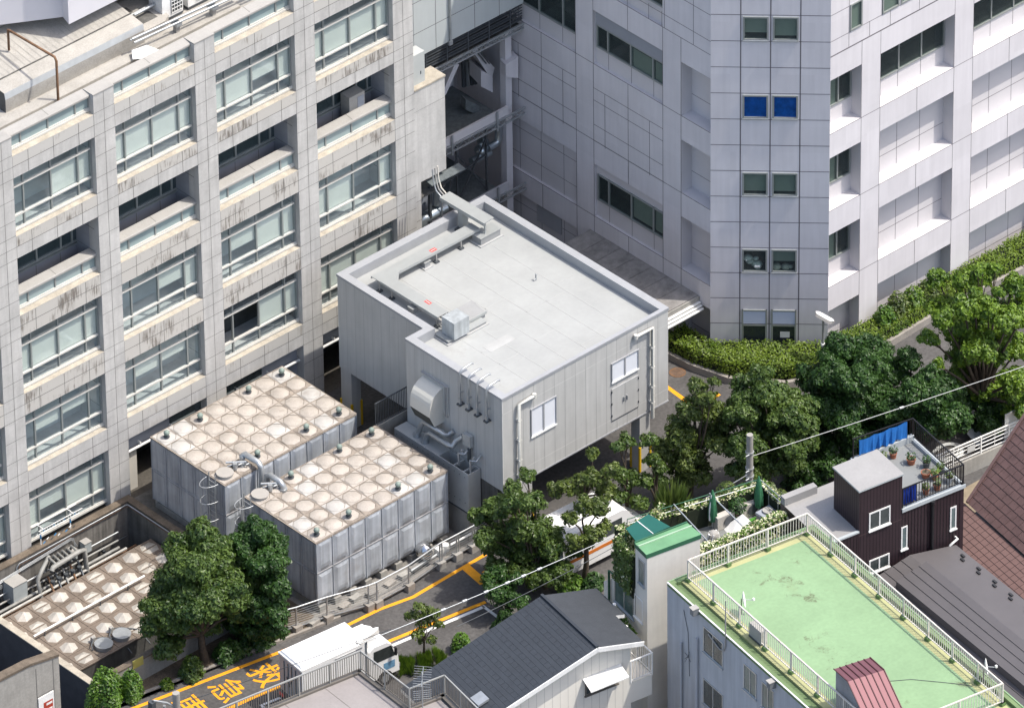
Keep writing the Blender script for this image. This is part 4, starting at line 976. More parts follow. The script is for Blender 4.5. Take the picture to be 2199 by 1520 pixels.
for t, (x0, x1, y0, y1), corner in ((t1, T1, 'n'), (t2, T2, 'b')):
    dx = (x1-x0)/8; dy = (y1-y0)/5; cx = x0+dx*.5; cy = y0+dy*.5 if corner == 'n' else y1-dy*.5
    h = MB(); h.cyl((cx, cy, ZT+.02), .33, .12, GALV, 20); h.cyl((cx, cy, ZT+.14), .37, .04, mat('hatch_lid', (.38, .36, .33), .5, .2, var=.1), 20); h.build('hatch', t)
    h = MB(); rr = random.Random(4)
    for i in range(5): h.tube([V((cx+.35+.12*i, cy+.25-.1*i, ZT+.15)), V((cx+.55+.12*i, cy+.05-.1*i, ZT+.28)), V((cx+.7+.1*i, cy+.3-.12*i, ZT+.2))], .035, (GALV, STEELD)[i % 2], 6)
    h.tube([V((cx+.35, cy+.35, ZT+.3)), V((cx+1.0, cy-.2, ZT+.3))], .05, GALV, 8); h.cyl((cx+.55, cy, ZT+.05), .1, .3, GALV, 8); h.cyl((cx+.85, cy-.1, ZT+.05), .1, .25, GALV, 8)
    h.build('valve', t)
    # caged ladder on the dark side
    lx = x0-.04; ly = cy+.1; h = MB()
    for s_ in (-.2, .2): h.bar((lx-.12, ly+s_, ZBt-.2), (lx-.12, ly+s_, ZT+.9 if False else ZT+.35), .035, GALV)
    for i in range(13): h.bar((lx-.12, ly-.2, ZBt+.1+i*.25), (lx-.12, ly+.2, ZBt+.1+i*.25), .022, GALV)
    for z in (1.0, 1.9, 2.8, 3.65): h.tube([V((lx-.12-.62*math.sin(math.pi*i/10), ly-.36*math.cos(math.pi*i/10), z)) for i in range(11)], .02, GALV, 5)
    h.tube([V((lx-.12-.62*math.sin(math.pi*i/10), ly-.36*math.cos(math.pi*i/10), .75)) for i in range(11)]+[V((lx-.12, ly-.36, .75))], .02, GALV, 5)
    for i in range(1, 10, 2): h.tube([V((lx-.12-.62*math.sin(math.pi*i/10), ly-.36*math.cos(math.pi*i/10), .75)), V((lx-.12-.62*math.sin(math.pi*i/10), ly-.36*math.cos(math.pi*i/10), 3.65))], .013, GALV, 4)
    h.build('caged_ladder', t)
# the two overflow pipes with elbows
h = MB(); a = at(520, 978, ZT+.3); h.tube([V((a.x, a.y, ZT)), a, V((a.x+.1, a.y-.05, ZT+.36)), V((a.x+.12, T1[2]-.18, ZT+.36)), V((a.x+.12, T1[2]-.32, ZT+.2)), V((a.x+.12, T1[2]-.36, ZT-.2)), V((a.x+.12, T1[2]-.36, .4))], .13, GALV, 12); h.build('overflow_pipe', t1)
h = MB(); a = at(608, 1040, ZT+.3); h.tube([V((a.x, a.y, ZT)), V((a.x, a.y, ZT+.22)), V((a.x-.02, a.y+.15, ZT+.36)), V((a.x-.02, T2[3]+.05, ZT+.36)), V((a.x-.02, T2[3]+.2, ZT+.25)), V((a.x-.02, T2[3]+.24, ZT-.1)), V((a.x-.02, T2[3]+.24, .4))], .13, GALV, 12); h.cyl((a.x, a.y, ZT), .17, .12, GALV, 14); h.build('overflow_pipe', t2)
h = MB(); p = atY(912, 1166, -11.75); h.ball((p.x, -11.7, .62), .42, mat('mirror_steel', (.6, .6, .6), .12, .95, var=.05), 16, 10, (.8, 1, 1)); h.cyl((p.x, -11.75, 0), .25, .4, STEELD, 10); single('steel_buffer_vessel', h, 'shiny rounded steel vessel low down at the end of the nearer tank', 'vessel')
h = MB(); h.box(p.x+.55, p.x+.95, -12.0, -11.7, .02, .5, WHT); h.cyl((p.x+.98, -11.9, .28), .17, .3, WHT, 10)
h.tube([V((p.x-1, -12.0, .3)), V((p.x+.5, -11.9, .3)), V((p.x+2.2, -11.9, .35))], .06, GALV, 8); h.tube([V((p.x+1.2, -12.0, .5)), V((p.x+2.6, -12.0, .5))], .05, WHT, 8); single('water_pump', h, 'small white pump with pipes between the nearer tank and the fence', 'pump')
bl = MB(); rr = random.Random(5)
for i in range(9):
    x = .4+i*.8+rr.random()*.3; y = -11.75-.25*(i > 3)-rr.random()*.2; bl.obox(V((x, y, .052)), V((.5, .1*rr.random(), 0)), V((-.05, .28, 0)), V((0, 0, .12+.1*rr.random())), (CONC, PAVE, KERB)[i % 3])
for i, c in enumerate(bl.v[::8]): pass
single('rubble_row', bl, 'loose concrete blocks scattered along the strip between the nearer tank and the fence', 'concrete blocks')
bpy.data.objects['rubble_row']['kind'] = 'stuff'
# ================================================================ galvanised fence on block feet
FP = [(597, 1362), (637, 1352), (703, 1330), (792, 1305), (810, 1298), (878, 1262), (945, 1215), (981, 1196), (1015, 1178)]
GALVD = mat('dull_galvanised', (.30, .315, .32), .5, .4, var=.15, scale=3)
fence = thing('road_fence', 'grey metal rail fence on concrete feet along the lane below the tanks', 'fence', at(800, 1300, 0))
pts = [at(x, y, .1) for x, y in FP]; pts = [V((p.x, p.y, 0)) for p in pts]; pts.append(pts[-1]+V((1.0, .02, 0)))
for i, p in enumerate(pts):
    b = MB(); b.tube([p+V((0, 0, .02)), p+V((0, 0, 1.25))], .035, GALV, 8)
    if i >= 6: b.tube([p+V((.12, 0, .02)), p+V((.12, 0, 1.2))], .03, GALV, 8)
    b.build('post', fence)
    if i < len(pts)-1: b = MB(); b.box(p.x-.17, p.x+.2, p.y-.17, p.y+.15, .005, .34, KERB if i < 6 else COPE); b.build('foot', fence)
b = MB()
for i in range(len(pts)-1):
    a, c = pts[i], pts[i+1]
    for z in (1.25,): b.tube([a+V((0, 0, z)), c+V((0, 0, z))], .035, GALV, 8)
    for z in [.28+.115*q for q in range(8)]: b.tube([a+V((0, 0, z)), c+V((0, 0, z))], .008, GALVD, 4)
    b.tube([a+V((0, .02, .24)), c+V((0, .02, .24))], .03, GALV, 6)
b.build('rail', fence)
b = MB()
for i in range(len(pts)-1): a, c = pts[i]+V((0, .12, .05)), pts[i+1]+V((0, .12, .05)); d = c-a; b.obox(a, d, V((0, .16, 0)), V((0, 0, .14)), KERB)
b.build('kerb', fence)
bg_ = MB(); p = pts[0]+V((.1, .1, .9)); rr = random.Random(2)
bg_.mesh([p+V((rr.uniform(-.3, .3), rr.uniform(-.1, .1), rr.uniform(-.2, .15))) for _ in range(9)], [(0, 1, 2), (2, 3, 4), (4, 5, 6), (6, 7, 8), (0, 4, 8), (1, 5, 7), (3, 6, 0)], WHT)
single('plastic_bag', bg_, 'crumpled white plastic bag caught on the left end of the road fence', 'bag')
# ================================================================ grey plant building on legs
BX0, BX1, BXd, BYa, BYb, BYj, BZ, BZ0 = 9.92, 19.215, 10.93, -13.25, -2.06, -7.42, 7.65, 2.93
plant = thing('grey_plant_building', 'flat-roofed grey metal-clad plant building raised on legs', 'building', (14.5, -7.7, 0))
BW = mat('grey_cladding', (.445, .445, .43), .55, var=.07, scale=.5, streak=.09)
BRF = mat('grey_roof_membrane', (.325, .335, .33), .6, var=.09, scale=.4, fine=.02, spots=.25, spotcol=(.37, .37, .355), cracks=.35, crackcol=(.25, .25, .235))
BSEAM = mat('roof_seam', (.355, .36, .355), .6, var=.1)
BCP = mat('roof_coping', (.325, .335, .35), .5, .1, var=.06, scale=1.5, fine=.04)
BJ = mat('cladding_joint', (.29, .29, .285), .8, var=.1); BJW = mat('pale_joint', (.52, .52, .50), .7, var=.05)
poly = [(BX0, BYa), (BX1, BYa), (BX1, BYb), (BXd, BYb), (BXd, BYj), (BX0, BYj)]
b = MB()
for i in range(6):
    a, c = poly[i], poly[(i+1) % 6]; b.face([V((*a, BZ0)), V((*c, BZ0)), V((*c, BZ-.1)), V((*a, BZ-.1))], BW)
b.face([V((*p, BZ0)) for p in poly[::-1]], CONCD)
ff = Fr((BX0, BYa, 0), (1, 0, 0), (0, -1, 0)); fl = Fr((BX0, BYa, 0), (0, 1, 0), (-1, 0, 0)); fd = Fr((BXd, BYj, 0), (0, 1, 0), (-1, 0, 0))
W_ = BX1-BX0
for i in range(1, 16): ff.vj(b, W_*i/16, BZ0, BZ-.1, BJ, .022)
for z in (6.82, 3.55): ff.hj(b, 0, W_, z, BJW, .028)
for i in range(1, 11): fl.vj(b, (BYj-BYa)*i/11, BZ0, BZ-.1, BJ, .014)
for i in range(1, 10): fd.vj(b, (BYb-BYj)*i/10, BZ0, BZ-.1, BJ, .014)
ff.slab(b, -.02, W_+.02, BZ0-.03, BZ0+.03, -.02, .05, BCP)
ff.vj(b, .02, BZ0, BZ-.1, BJW, .05)
b.build('wall', plant)
b = MB(); ins = .34
def inset(p, s):
    return p
inn = [(BX0+ins, BYa+.16), (BX1-ins, BYa+.16), (BX1-ins, BYb-ins), (BXd+ins, BYb-ins), (BXd+ins, BYj-.30), (BX0+ins, BYj-.30)]
out = [(p[0]+(-.03 if p[0] < 15 else .03), p[1]+(-.03 if p[1] in (BYa,) else (.03 if p[1] in (BYb, BYj) else 0))) for p in poly]
for i in range(6):
    j = (i+1) % 6
    b.face([V((*out[i], BZ)), V((*out[j], BZ)), V((*inn[j], BZ)), V((*inn[i], BZ))], BCP)
    b.face([V((*out[i], BZ-.12)), V((*out[j], BZ-.12)), V((*out[j], BZ)), V((*out[i], BZ))], BCP)
    b.face([V((*inn[i], BZ)), V((*inn[j], BZ)), V((*inn[j], 7.18)), V((*inn[i], 7.18))], BCP)
for q in (5.8, 3.0, .3, -2.4): pass
for y in (-12.1, -9.4, -6.6, -3.9): b.box(BX1-ins, BX1+.031, y, y+.02, BZ-.05, BZ+.003, BSEAM)
for x in (11.5, 13.4, 15.3, 17.2): b.box(x, x+.02, BYb-ins, BYb+.031, BZ-.05, BZ+.003, BSEAM)
b.build('parapet', plant)
b = MB(); b.face([V((*p, 7.2)) for p in inn], BRF)
for x in (11.9, 13.0, 14.1, 15.2, 16.3, 17.4): b.box(x, x+.035, BYa+.16, BYb-ins-.6, 7.201, 7.206, BSEAM)
rr = random.Random(3)
for i in range(12): x = 10.5+1.1*rr.randrange(7); y = -12.8+rr.random()*8; b.box(x+.3, x+1.4, y, y+.03, 7.201, 7.206, BSEAM)
b.box(12.2, 13.6, -10.1, -9.6, 7.201, 7.207, BSEAM); b.box(17.4, 18.6, -13.05, -12.7, 7.201, 7.208, BCP)
b.build('roof', plant)
for (x0, x1, y0, y1) in ((11.0, 11.55, -13.22, -12.7), (17.62, 18.2, -13.22, -12.7), (BXd+.03, BXd+.55, -2.75, -2.1), (18.6, 19.18, -2.75, -2.1)):
    b = MB(); b.box(x0, x1, y0, y1, 0, BZ0+.002, BW)
    for (x, y) in ((x0, y0), (x1, y0), (x0, y1), (x1, y1)): b.box(x-.045, x+.045, y-.045, y+.045, .05, 1.3, mat('yellow_guard', (.62, .40, .01), .5, var=.08) if 'yellow_guard' not in bpy.data.materials else bpy.data.materials['yellow_guard'])
    b.build('column', plant)
def pwin(u0, u1, z0, z1):
    f = MB(); fw = .05
    ff.slab(f, u0-.05, u1+.05, z0-.06, z0, -.07, .0, WHT); ff.slab(f, u0-.05, u1+.05, z1, z1+.04, -.05, 0, BCP); ff.slab(f, u0-.04, u0, z0, z1, -.05, 0, BCP); ff.slab(f, u1, u1+.04, z0, z1, -.05, 0, BCP); ff.slab(f, (u0+u1)/2-.04, (u0+u1)/2+.04, z0, z1, -.04, 0, BCP)
    o = f.build('window', plant); p = MB()
    ff.quad(p, u0, (u0+u1)/2-.04, z0, z1, -.012, mat('frosted_pane', (.66, .68, .72), .25, var=.03) if 'frosted_pane' not in bpy.data.materials else bpy.data.materials['frosted_pane']); ff.quad(p, (u0+u1)/2+.04, u1, z0, z1, -.012, bpy.data.materials['frosted_pane']); p.build('glass', o)
pwin(11.52-BX0, 12.86-BX0, 4.95, 6.30); pwin(16.03-BX0, 17.48-BX0, 5.45, 6.36)
d = MB(); ff.slab(d, 16.0-BX0, 17.5-BX0, 3.48, 5.1, -.02, 0, BW)
for u in (16.0, 16.75, 17.5): ff.vj(d, u-BX0, 3.48, 5.1, BJ, .03, -.024)
ff.hj(d, 16-BX0, 17.5-BX0, 3.48, STEELD, .04, -.024); ff.hj(d, 16-BX0, 17.5-BX0, 5.1, WHT, .05, -.03)
do = d.build('door', plant); d = MB()
for u in (16.66, 16.84): ff.slab(d, u-BX0-.02, u-BX0+.02, 4.2, 4.42, -.08, -.02, GALV)
for z in (3.7, 4.3, 4.9):
    for u in (16.0, 17.5): ff.slab(d, u-BX0-.02, u-BX0+.02, z, z+.1, -.05, -.02, STEELD)
d.build('handle', do)
DP = mat('downpipe_cream', (.55, .545, .50), .5, var=.06)
for (x, xl_, zt_) in ((10.74, 11.6, 7.05), (18.2, 17.28, 7.2)):
    b = MB(); b.tube([V((xl_, BYa-.12, zt_-.02)), V((x, BYa-.14, zt_)), V((x, BYa-.14, BZ0-.3))], .075, DP, 10)
    b.cyl((xl_, BYa-.12, zt_-.12), .09, .2, DP, 10)
    for z in (6.2, 5.2, 4.2, 3.4): b.box(x-.09, x+.09, BYa-.2, BYa, z, z+.05, DP)
    b.build('downpipe', plant)
# curved hood on the shaded side
b = MB(); y0, y1 = -9.70, -8.50; HD = mat('hood_cream', (.58, .565, .51), .45, var=.04)
pr_ = [(0, 6.35)]+[(-.78*math.sin(math.pi/2*i/8), 5.55+.80*math.cos(math.pi/2*i/8)) for i in range(1, 9)]+[(-.80, 5.2), (-.55, 4.62), (0, 4.62)]
A = [V((BX0+p[0], y0, p[1])) for p in pr_]; B = [V((BX0+p[0], y1, p[1])) for p in pr_]
for i in range(len(pr_)-1): b.face([A[i], A[i+1], B[i+1], B[i]], HD if i < 9 else ROOMD, i < 8)
b.face(A[::-1], HD); b.face(B, HD); b.build('vent_hood', plant)
b = MB(); fl.slab(b, -9.75-BYa-.28, -8.4-BYa, 5.1, 6.55, -.06, 0, BW)
for u in (-9.98, -9.88): fl.slab(b, u-BYa, u-BYa+.04, 5.0, 6.5, -.09, -.06, BJ)
fl.slab(b, -10.0-BYa, -8.4-BYa, 6.5, 6.56, -.1, -.06, BCP); b.build('vent_frame', plant)
for y in (-10.88, -11.39, -11.92, -12.49):
    b = MB(); x = BX0-.16; b.tube([V((x, y, 6.3)), V((x, y, 7.72)), V((x+.05, y, 7.84)), V((x+.18, y, 7.9)), V((x+.62, y, 7.95)), V((x+.74, y, 7.9))], .045, GALV, 8)
    b.tube([V((x, y, 6.25)), V((x, y, 6.5))], .07, GALV, 8); b.box(x, BX0, y-.02, y+.02, 6.75, 6.8, GALV); b.box(x-.12, BX0, y-.1, y+.1, 6.18, 6.25, STEELD); b.build('vent_pipe', plant)
# car-park floor lines and mesh, and the dark inside
b = MB()
for i in range(3): b.box(11.5, 13.2, -7.0+i*1.3, -6.9+i*1.3, .006, .03, WHT)
b.box(10.0, 11.0, -7.6, -6.6, .006, .02, CONC); b.build('parking_pad')['kind'] = 'structure'
b = MB(); b.box(9.95, 10.9, -12.9, -12.72, 0, 2.92, CONCD); b.box(9.95, 10.1, -12.7, -7.6, 0, 2.92, CONCD); b.build('base_wall', plant)
# ---- things standing on the plant roof
RZ2 = 7.2; ZD = 7.75
DCV = mat('duct_cover_grey', (.34, .355, .35), .45, .25, var=.07, scale=1.5)
t = thing('cable_duct_cover', 'long L-shaped grey metal duct cover on legs across the plant roof', 'duct cover', (14, -3.4, RZ2))
a, c, e = at(1022, 485, ZD), at(818, 592, ZD), at(950, 676, ZD)
y_ = (a.y+c.y)/2; xc = c.x
b = MB(); b.box(xc-.32, a.x, y_-.28, y_+.28, ZD-.03, ZD, DCV); b.box(xc-.32, a.x, y_-.29, y_-.27, ZD-.12, ZD-.03, DCV); b.box(xc-.32, a.x, y_+.27, y_+.29, ZD-.12, ZD-.03, DCV)
b.box(xc-.30, xc+.30, e.y, y_-.28, ZD-.03, ZD-.001, DCV); b.box(xc-.31, xc-.29, e.y, y_-.28, ZD-.1, ZD-.03, DCV); b.box(xc+.29, xc+.31, e.y, y_-.28, ZD-.1, ZD-.03, DCV)
b.prism([(xc+.28, y_-.26), (xc+.75, y_-.26), (xc+.28, y_-.75)], ZD-.03, ZD-.002, DCV)
b.build('cover', t)
for (x, y) in ((xc-.28, y_-.2), (xc-.28, y_-.95), (xc+.6, y_-.22), (14.9, y_-.26), (16.3, y_-.24), (xc-.25, e.y+.1), (xc+.2, e.y+.1), (17.2, y_-.2)):
    b = MB(); b.bar((x, y, RZ2+.06), (x, y, ZD-.05), .045, COPE); b.box(x-.1, x+.1, y-.1, y+.1, RZ2+.005, RZ2+.08, STEELD); b.build('leg', t)
b = MB()
for q in range(3): b.tube([V((a.x, y_-.16+.14*q, ZD-.16)), V((xc, y_-.16+.14*q, ZD-.16))], .04, COPE, 6); b.tube([V((xc-.2+.16*q, y_, ZD-.16)), V((xc-.2+.16*q, e.y-.1, ZD-.16)), V((xc-.2+.16*q, e.y-.35, ZD-.25))], .04, COPE, 6)
b.build('pipe', t)
RED = mat('red_sticker', (.60, .07, .06), .5, var=.04)
for (x, y) in ((930, 537), (919, 649)):
    p = at(x, y, ZD); b = MB()
    if y < 600: b.box(p.x-.16, p.x+.16, p.y-.09, p.y+.09, ZD+.001, ZD+.005, RED); b.box(p.x-.13, p.x+.13, p.y-.012, p.y+.012, ZD+.006, ZD+.008, WHT)
    else: b.box(p.x-.08, p.x+.08, p.y-.16, p.y+.16, ZD+.001, ZD+.005, RED); b.box(p.x-.012, p.x+.012, p.y-.13, p.y+.13, ZD+.006, ZD+.008, WHT)
    b.build('sticker', t)
t = thing('bridging_duct_cover', 'short straight grey duct cover bridging over the far parapet of the plant roof', 'duct cover', (18, -2.3, RZ2))
a, c = at(955, 418, 8.35), at(1050, 474, 8.25); d = (c-a); d.z = 0; L = d.length; d.normalize(); n_ = V((-d.y, d.x, 0))
b = MB(); b.obox(a-n_*.3+V((0, 0, -.03)), d*L+V((0, 0, -.1)), n_*.6, V((0, 0, .04)), DCV); b.obox(a-n_*.31+V((0, 0, -.14)), d*L+V((0, 0, -.1)), n_*.03, V((0, 0, .12)), DCV); b.build('cover', t)
b = MB()
for f in (.45, .95):
    b = MB(); q = a+d*L*f; b.bar((q.x-.1, q.y, RZ2), (q.x-.1, q.y, q.z-.12), .3 if f < .5 else .06, DCV, .3 if f < .5 else .06); b.box(q.x-.45, q.x+.3, q.y-.15, q.y+.15, RZ2, RZ2+.12, STEELD); b.build('leg', t)
b = MB()
for q in range(3): b.tube([a+n_*(.15-.15*q)+V((0, 0, -.1)), a+n_*(.15-.15*q)-d*.35+V((0, 0, .1)), a+n_*(.15-.15*q)-d*.5+V((0, 0, .5)), a+n_*(.15-.15*q)-d*.55+V((0, 0, 1.1))], .035, (SHUT, COPE, GALV)[q], 6)
b.build('pipe', t)
CURB = mat('curb_grey', (.26, .265, .265), .6, var=.1)
def curb(px, py, wx, wy, h, lab, rim=True):
    p = at(px, py, RZ2+h); m = MB(); m.box(p.x-wx/2, p.x+wx/2, p.y-wy/2, p.y+wy/2, RZ2+.003, RZ2+h, CURB)
    if rim: m.box(p.x-wx/2-.1, p.x+wx/2+.1, p.y-wy/2-.1, p.y+wy/2+.1, RZ2+.002, RZ2+.05, BSEAM); m.box(p.x-wx/2-.03, p.x+wx/2+.03, p.y-wy/2-.03, p.y+wy/2+.03, RZ2+h, RZ2+h+.03, DCV)
    single('roof_curb', m, lab, 'curb block', group='grey curb blocks on the plant roof')
curb(1044, 497, 1.1, .55, .36, 'grey curb block at the far corner, under the end of the long duct cover')
curb(913, 560, .3, .3, .28, 'small grey curb block beside the middle of the long duct cover')
curb(887, 659, .28, .28, .28, 'small grey curb block near the left coping, beside the short arm of the duct cover')
curb(990, 704, 2.1, .75, .14, 'long low grey curb under the galvanised cabinet')
p = at(978, 679, RZ2+1.0); m = MB(); m.box(p.x-.42, p.x+.42, p.y-.38, p.y+.38, RZ2+.18, RZ2+1.0, mat('galv_sheet', (.44, .47, .48), .45, .4, var=.2, scale=2, streak=.2))
t = thing('roof_cabinet', 'square galvanised sheet-metal cabinet at the end of the duct cover', 'cabinet', (p.x, p.y, RZ2+.17)); m.build('casing', t)
p = at(1008, 668, RZ2+.35); m = MB(); m.mesh([(p.x-.5, p.y-.4, RZ2), (p.x+.5, p.y-.4, RZ2), (p.x+.5, p.y+.4, RZ2), (p.x-.5, p.y+.4, RZ2), (p.x-.5, p.y-.4, RZ2+.3), (p.x+.5, p.y-.4, RZ2+.3), (p.x+.5, p.y+.4, RZ2+.45), (p.x-.5, p.y+.4, RZ2+.45)], [(0, 1, 5, 4), (1, 2, 6, 5), (2, 3, 7, 6), (3, 0, 4, 7), (4, 5, 6, 7)], CURB); m.box(p.x-.55, p.x+.55, p.y-.47, p.y-.4, RZ2+.2, RZ2+.32, DCV)
single('roof_hatch', m, 'low sloping grey hatch behind the galvanised cabinet', 'hatch')
for (px, py, lab) in ((1151, 597, 'small bent steel pipe stub alone in the middle of the plant roof'), (1021, 662, 'small bent steel pipe stub beside the sloping roof hatch')):
    p = at(px, py, RZ2+.1); m = MB(); m.tube([V((p.x, p.y, RZ2)), V((p.x, p.y, RZ2+.26)), V((p.x-.03, p.y, RZ2+.3))], .035, GALV, 8); m.tube([V((p.x, p.y, RZ2+.06)), V((p.x-.14, p.y, RZ2+.06))], .03, GALV, 6); single('pipe_stub', m, lab, 'pipe stub', group='pipe stubs on the plant roof')
# ---- pump cabinet along the shaded side
cab = thing('pump_cabinet', 'long grey sheet-metal cabinet with an open top, against the shaded plant wall', 'cabinet', (9.5, -9.7, 0))
CB = mat('cabinet_sheet', (.42, .43, .42), .5, .2, var=.08, scale=1.2)
x0, x1, y0, y1, zt_, zb_ = 9.20, 9.88, -11.92, -7.40, 3.45, 1.5
b = MB(); ym = -10.1
b.box(x0, x1, ym, y1, zb_, zt_, CB); b.box(x0, x0+.04, y0, ym, zb_, zt_, CB); b.box(x1-.04, x1, y0, ym, zb_, zt_, CB); b.box(x0+.04, x1-.04, y0, y0+.04, zb_, zt_, CB); b.box(x0+.04, x1-.04, y0+.04, ym, zb_+.2, zb_+.3, ROOMD)
b.box(x0+.04, x1-.04, y0+.9, y0+.97, zt_-.1, zt_, CB); b.box(x0+.04, x1-.04, y0+.3, y0+.36, zt_-.1, zt_, CB)
for i in range(14): y = y1-.15-i*.32; b.box(x0-.006, x0, y-.02, y+.02, zt_-.25, zt_-.21, STEELD); b.box(x0-.006, x0, y-.02, y+.02, zb_+.4, zb_+.44, STEELD)
b.build('casing', cab)
b = MB(); b.box(x0+.02, x1, y0+.03, y1, 0, zb_-.06, CONC); b.box(x0-.02, x1, y0-.02, y1, zb_-.06, zb_-.002, STEELD); b.build('plinth', cab)
def P(px, py, x=9.55): return atX(px, py, x)
b = MB(); xq = 9.5
b.tube([V((xq, -8.45, zt_)), P(905, 912, xq), P(911, 905, xq), P(955, 932, xq), P(961, 934, 9.75), P(975, 925, 9.9)], .11, GALV, 12); b.cyl((xq, -8.45, zt_), .17, .12, GALV, 14)
b.tube([V((xq-.05, -9.0, zt_)), P(918, 932, xq-.05), P(924, 930, xq-.05), P(962, 955, xq-.05), P(972, 958, xq), P(980, 945, 9.7), P(995, 937, 9.85)], .12, GALV, 12); b.cyl((xq-.05, -9.0, zt_), .18, .12, GALV, 14)
for q in ((985, 972, 9.35), (1010, 988, 9.4)): a = P(q[0], q[1], q[2]); b.tube([a+V((0, 0, -.6)), a, a+V((.1, -.25, 0)), a+V((.5, -.1, .05))], .05, GALV, 8); b.cyl((a.x+.1, a.y-.1, a.z), .06, .15, GALV, 8)
b.build('pipe', cab)
b = MB(); a = P(1004, 945, 9.8); b.box(9.7, 9.9, a.y-.25, a.y+.2, a.z-.25, a.z+.3, CB); b.tube([a+V((-.05, -.15, -.3)), a+V((-.1, -.2, -.9))], .08, STEELD, 6); b.build('motor_box', cab)
# black railing by the car-park mouth
rl = thing('black_railing', 'dark upright-bar railing between the farther tank and the plant building', 'railing', (9.3, -7.0, 1.2))
a = atY(768, 930, -6.9); c = V((9.9, -6.9, 0)); zb_ = atY(820, 905, -6.9).z-.05; b = MB()
for i in range(26): x = 8.62+(9.9-8.62+1.0)*i/25; b.bar((x, -6.9, zb_), (x, -6.9, zb_+1.1), .022, STEELD)
b.box(8.6, 10.9, -6.92, -6.88, zb_+1.1, zb_+1.14, STEELD); b.box(8.6, 10.9, -6.92, -6.88, zb_, zb_+.04, STEELD); b.build('bar', rl)
b = MB(); b.box(8.7, 10.9, -6.98, -6.82, 0, zb_-.0, CONC); b.build('plinth', rl)
# ================================================================ houses on the near side of the lane
def pz(pts, Z): return [at(x, y, Z) for x, y in pts]
def frame2(a, b, out):
    a = V((a[0], a[1], 0)); b = V((b[0], b[1], 0)); d = b-a; n = V((d.y, -d.x, 0))
    if n.dot(V((out[0], out[1], 0))) < 0: n = -n
    return Fr(a, d, n), d.length
def railing(parent, pts, h, m, sp=.12, post=1.2, rw=.04, bw=.018, name='railing', low=.1, postm=None, foot=None):
    rl_ = MB()
    for i in range(len(pts)-1):
        a, b = V(pts[i]), V(pts[i+1]); L = (b-a).length; n = max(2, int(L/sp))
        rl_.bar(a+V((0, 0, h)), b+V((0, 0, h)), rw, m); rl_.bar(a+V((0, 0, low)), b+V((0, 0, low)), rw*.7, m)
        for k_ in range(n+1): p = a.lerp(b, k_/n); rl_.bar(p+V((0, 0, low)), p+V((0, 0, h)), bw, m)
    o = rl_.build(name, parent)
    for i in range(len(pts)-1):
        a, b = V(pts[i]), V(pts[i+1]); L = (b-a).length; n = max(1, round(L/post))
        for k_ in range(n+(1 if i == len(pts)-2 else 0)):
            p = a.lerp(b, k_/n); q = MB(); q.bar(p+V((0, 0, -.02)), p+V((0, 0, h+.02)), rw*1.15, postm or m)
            if foot: q.box(p.x-.1, p.x+.1, p.y-.1, p.y+.1, p.z-.02, p.z+.14, foot)
            q.build('post', parent)
    return o
def simple_window(parent, fr, u0, u1, z0, z1, fm, gm, fw=.05, d=-.03, split=True, sill=True, name='window'):
    f = MB(); fr.slab(f, u0, u1, z0, z0+fw, d, .0, fm); fr.slab(f, u0, u1, z1-fw, z1, d, 0, fm); fr.slab(f, u0, u0+fw, z0+fw, z1-fw, d, 0, fm); fr.slab(f, u1-fw, u1, z0+fw, z1-fw, d, 0, fm)
    if split: fr.slab(f, (u0+u1)/2-fw/2, (u0+u1)/2+fw/2, z0+fw, z1-fw, d, 0, fm)
    if sill: fr.slab(f, u0-.03, u1+.03, z0-.05, z0-.001, d-.05, 0, fm)
    o = f.build(name, parent); g_ = MB(); fr.quad(g_, u0+fw, u1-fw, z0+fw, z1-fw, -.012, gm); g_.build('glass', o); return o
DGL = mat('dark_window', (.045, .055, .055), .08, var=.35, scale=2.5, spec=.8)
TGL = mat('teal_window', (.09, .13, .13), .1, var=.3, scale=1.5, spec=.8)
WALLW = mat('white_plaster', (.62, .595, .54), .8, var=.08, scale=.6, streak=.05, spots=.15, spotcol=(.30, .28, .24))
WALLC = mat('cream_siding', (.72, .69, .62), .65, var=.05, scale=.6)
# ---- roof deck with railing at the bottom
DZk = 7.0
deck = thing('deck_building', 'flat-roofed house with a pale pink-grey roof deck and dark upright railing', 'building', (-8, -26, 0))
DK = mat('deck_membrane', (.25, .23, .222), .8, var=.07, scale=.7, fine=.04, spots=.1, spotcol=(.22, .2, .19))
RLD = mat('railing_bronze', (.16, .145, .125), .5, .2, var=.15)
RLT = mat('railing_top', (.34, .34, .32), .45, .3, var=.1)
D = pz([(440, 1577), (772, 1441), (877, 1522), (952, 1493), (1060, 1600)], DZk)
body = D+[V((-2, -36, DZk)), V((-18, -36, DZk))]
b = MB(); b.prism([(p.x, p.y) for p in body], 0, DZk, WALLW, DK); b.build('wall', deck)
b = MB()
for i in range(4):
    a, c = D[i], D[i+1]; d = c-a; n = V((d.y, -d.x, 0)).normalized(); n = n if n.dot(V((-8, -30, DZk))-a) > 0 else -n
    b.obox(a+V((0, 0, .002)), d, n*.16, V((0, 0, .10)), RLD)
b.build('kerb', deck)
b = MB()
for t_ in (.22, .5, .76):
    a = D[0].lerp(D[1], t_); v = (D[2]-D[1]).normalized(); b.obox(a+V((0, 0, .003)), (D[1]-D[0]).normalized()*.02, v*6, V((0, 0, .004)), RLD)
b.build('deck_seam', deck)
def inset_pts(P, c, s): return [p+(V(c)-p).normalized()*s for p in P]
railing(deck, [p+V((0, -.08, .1)) for p in D], .93, RLD, sp=.105, post=1.35, rw=.045, bw=.02, postm=RLT)
b = MB()
for i in range(4): b.bar(D[i]+V((0, -.08, 1.05)), D[i+1]+V((0, -.08, 1.05)), .05, RLT)
b.build('handrail', deck)
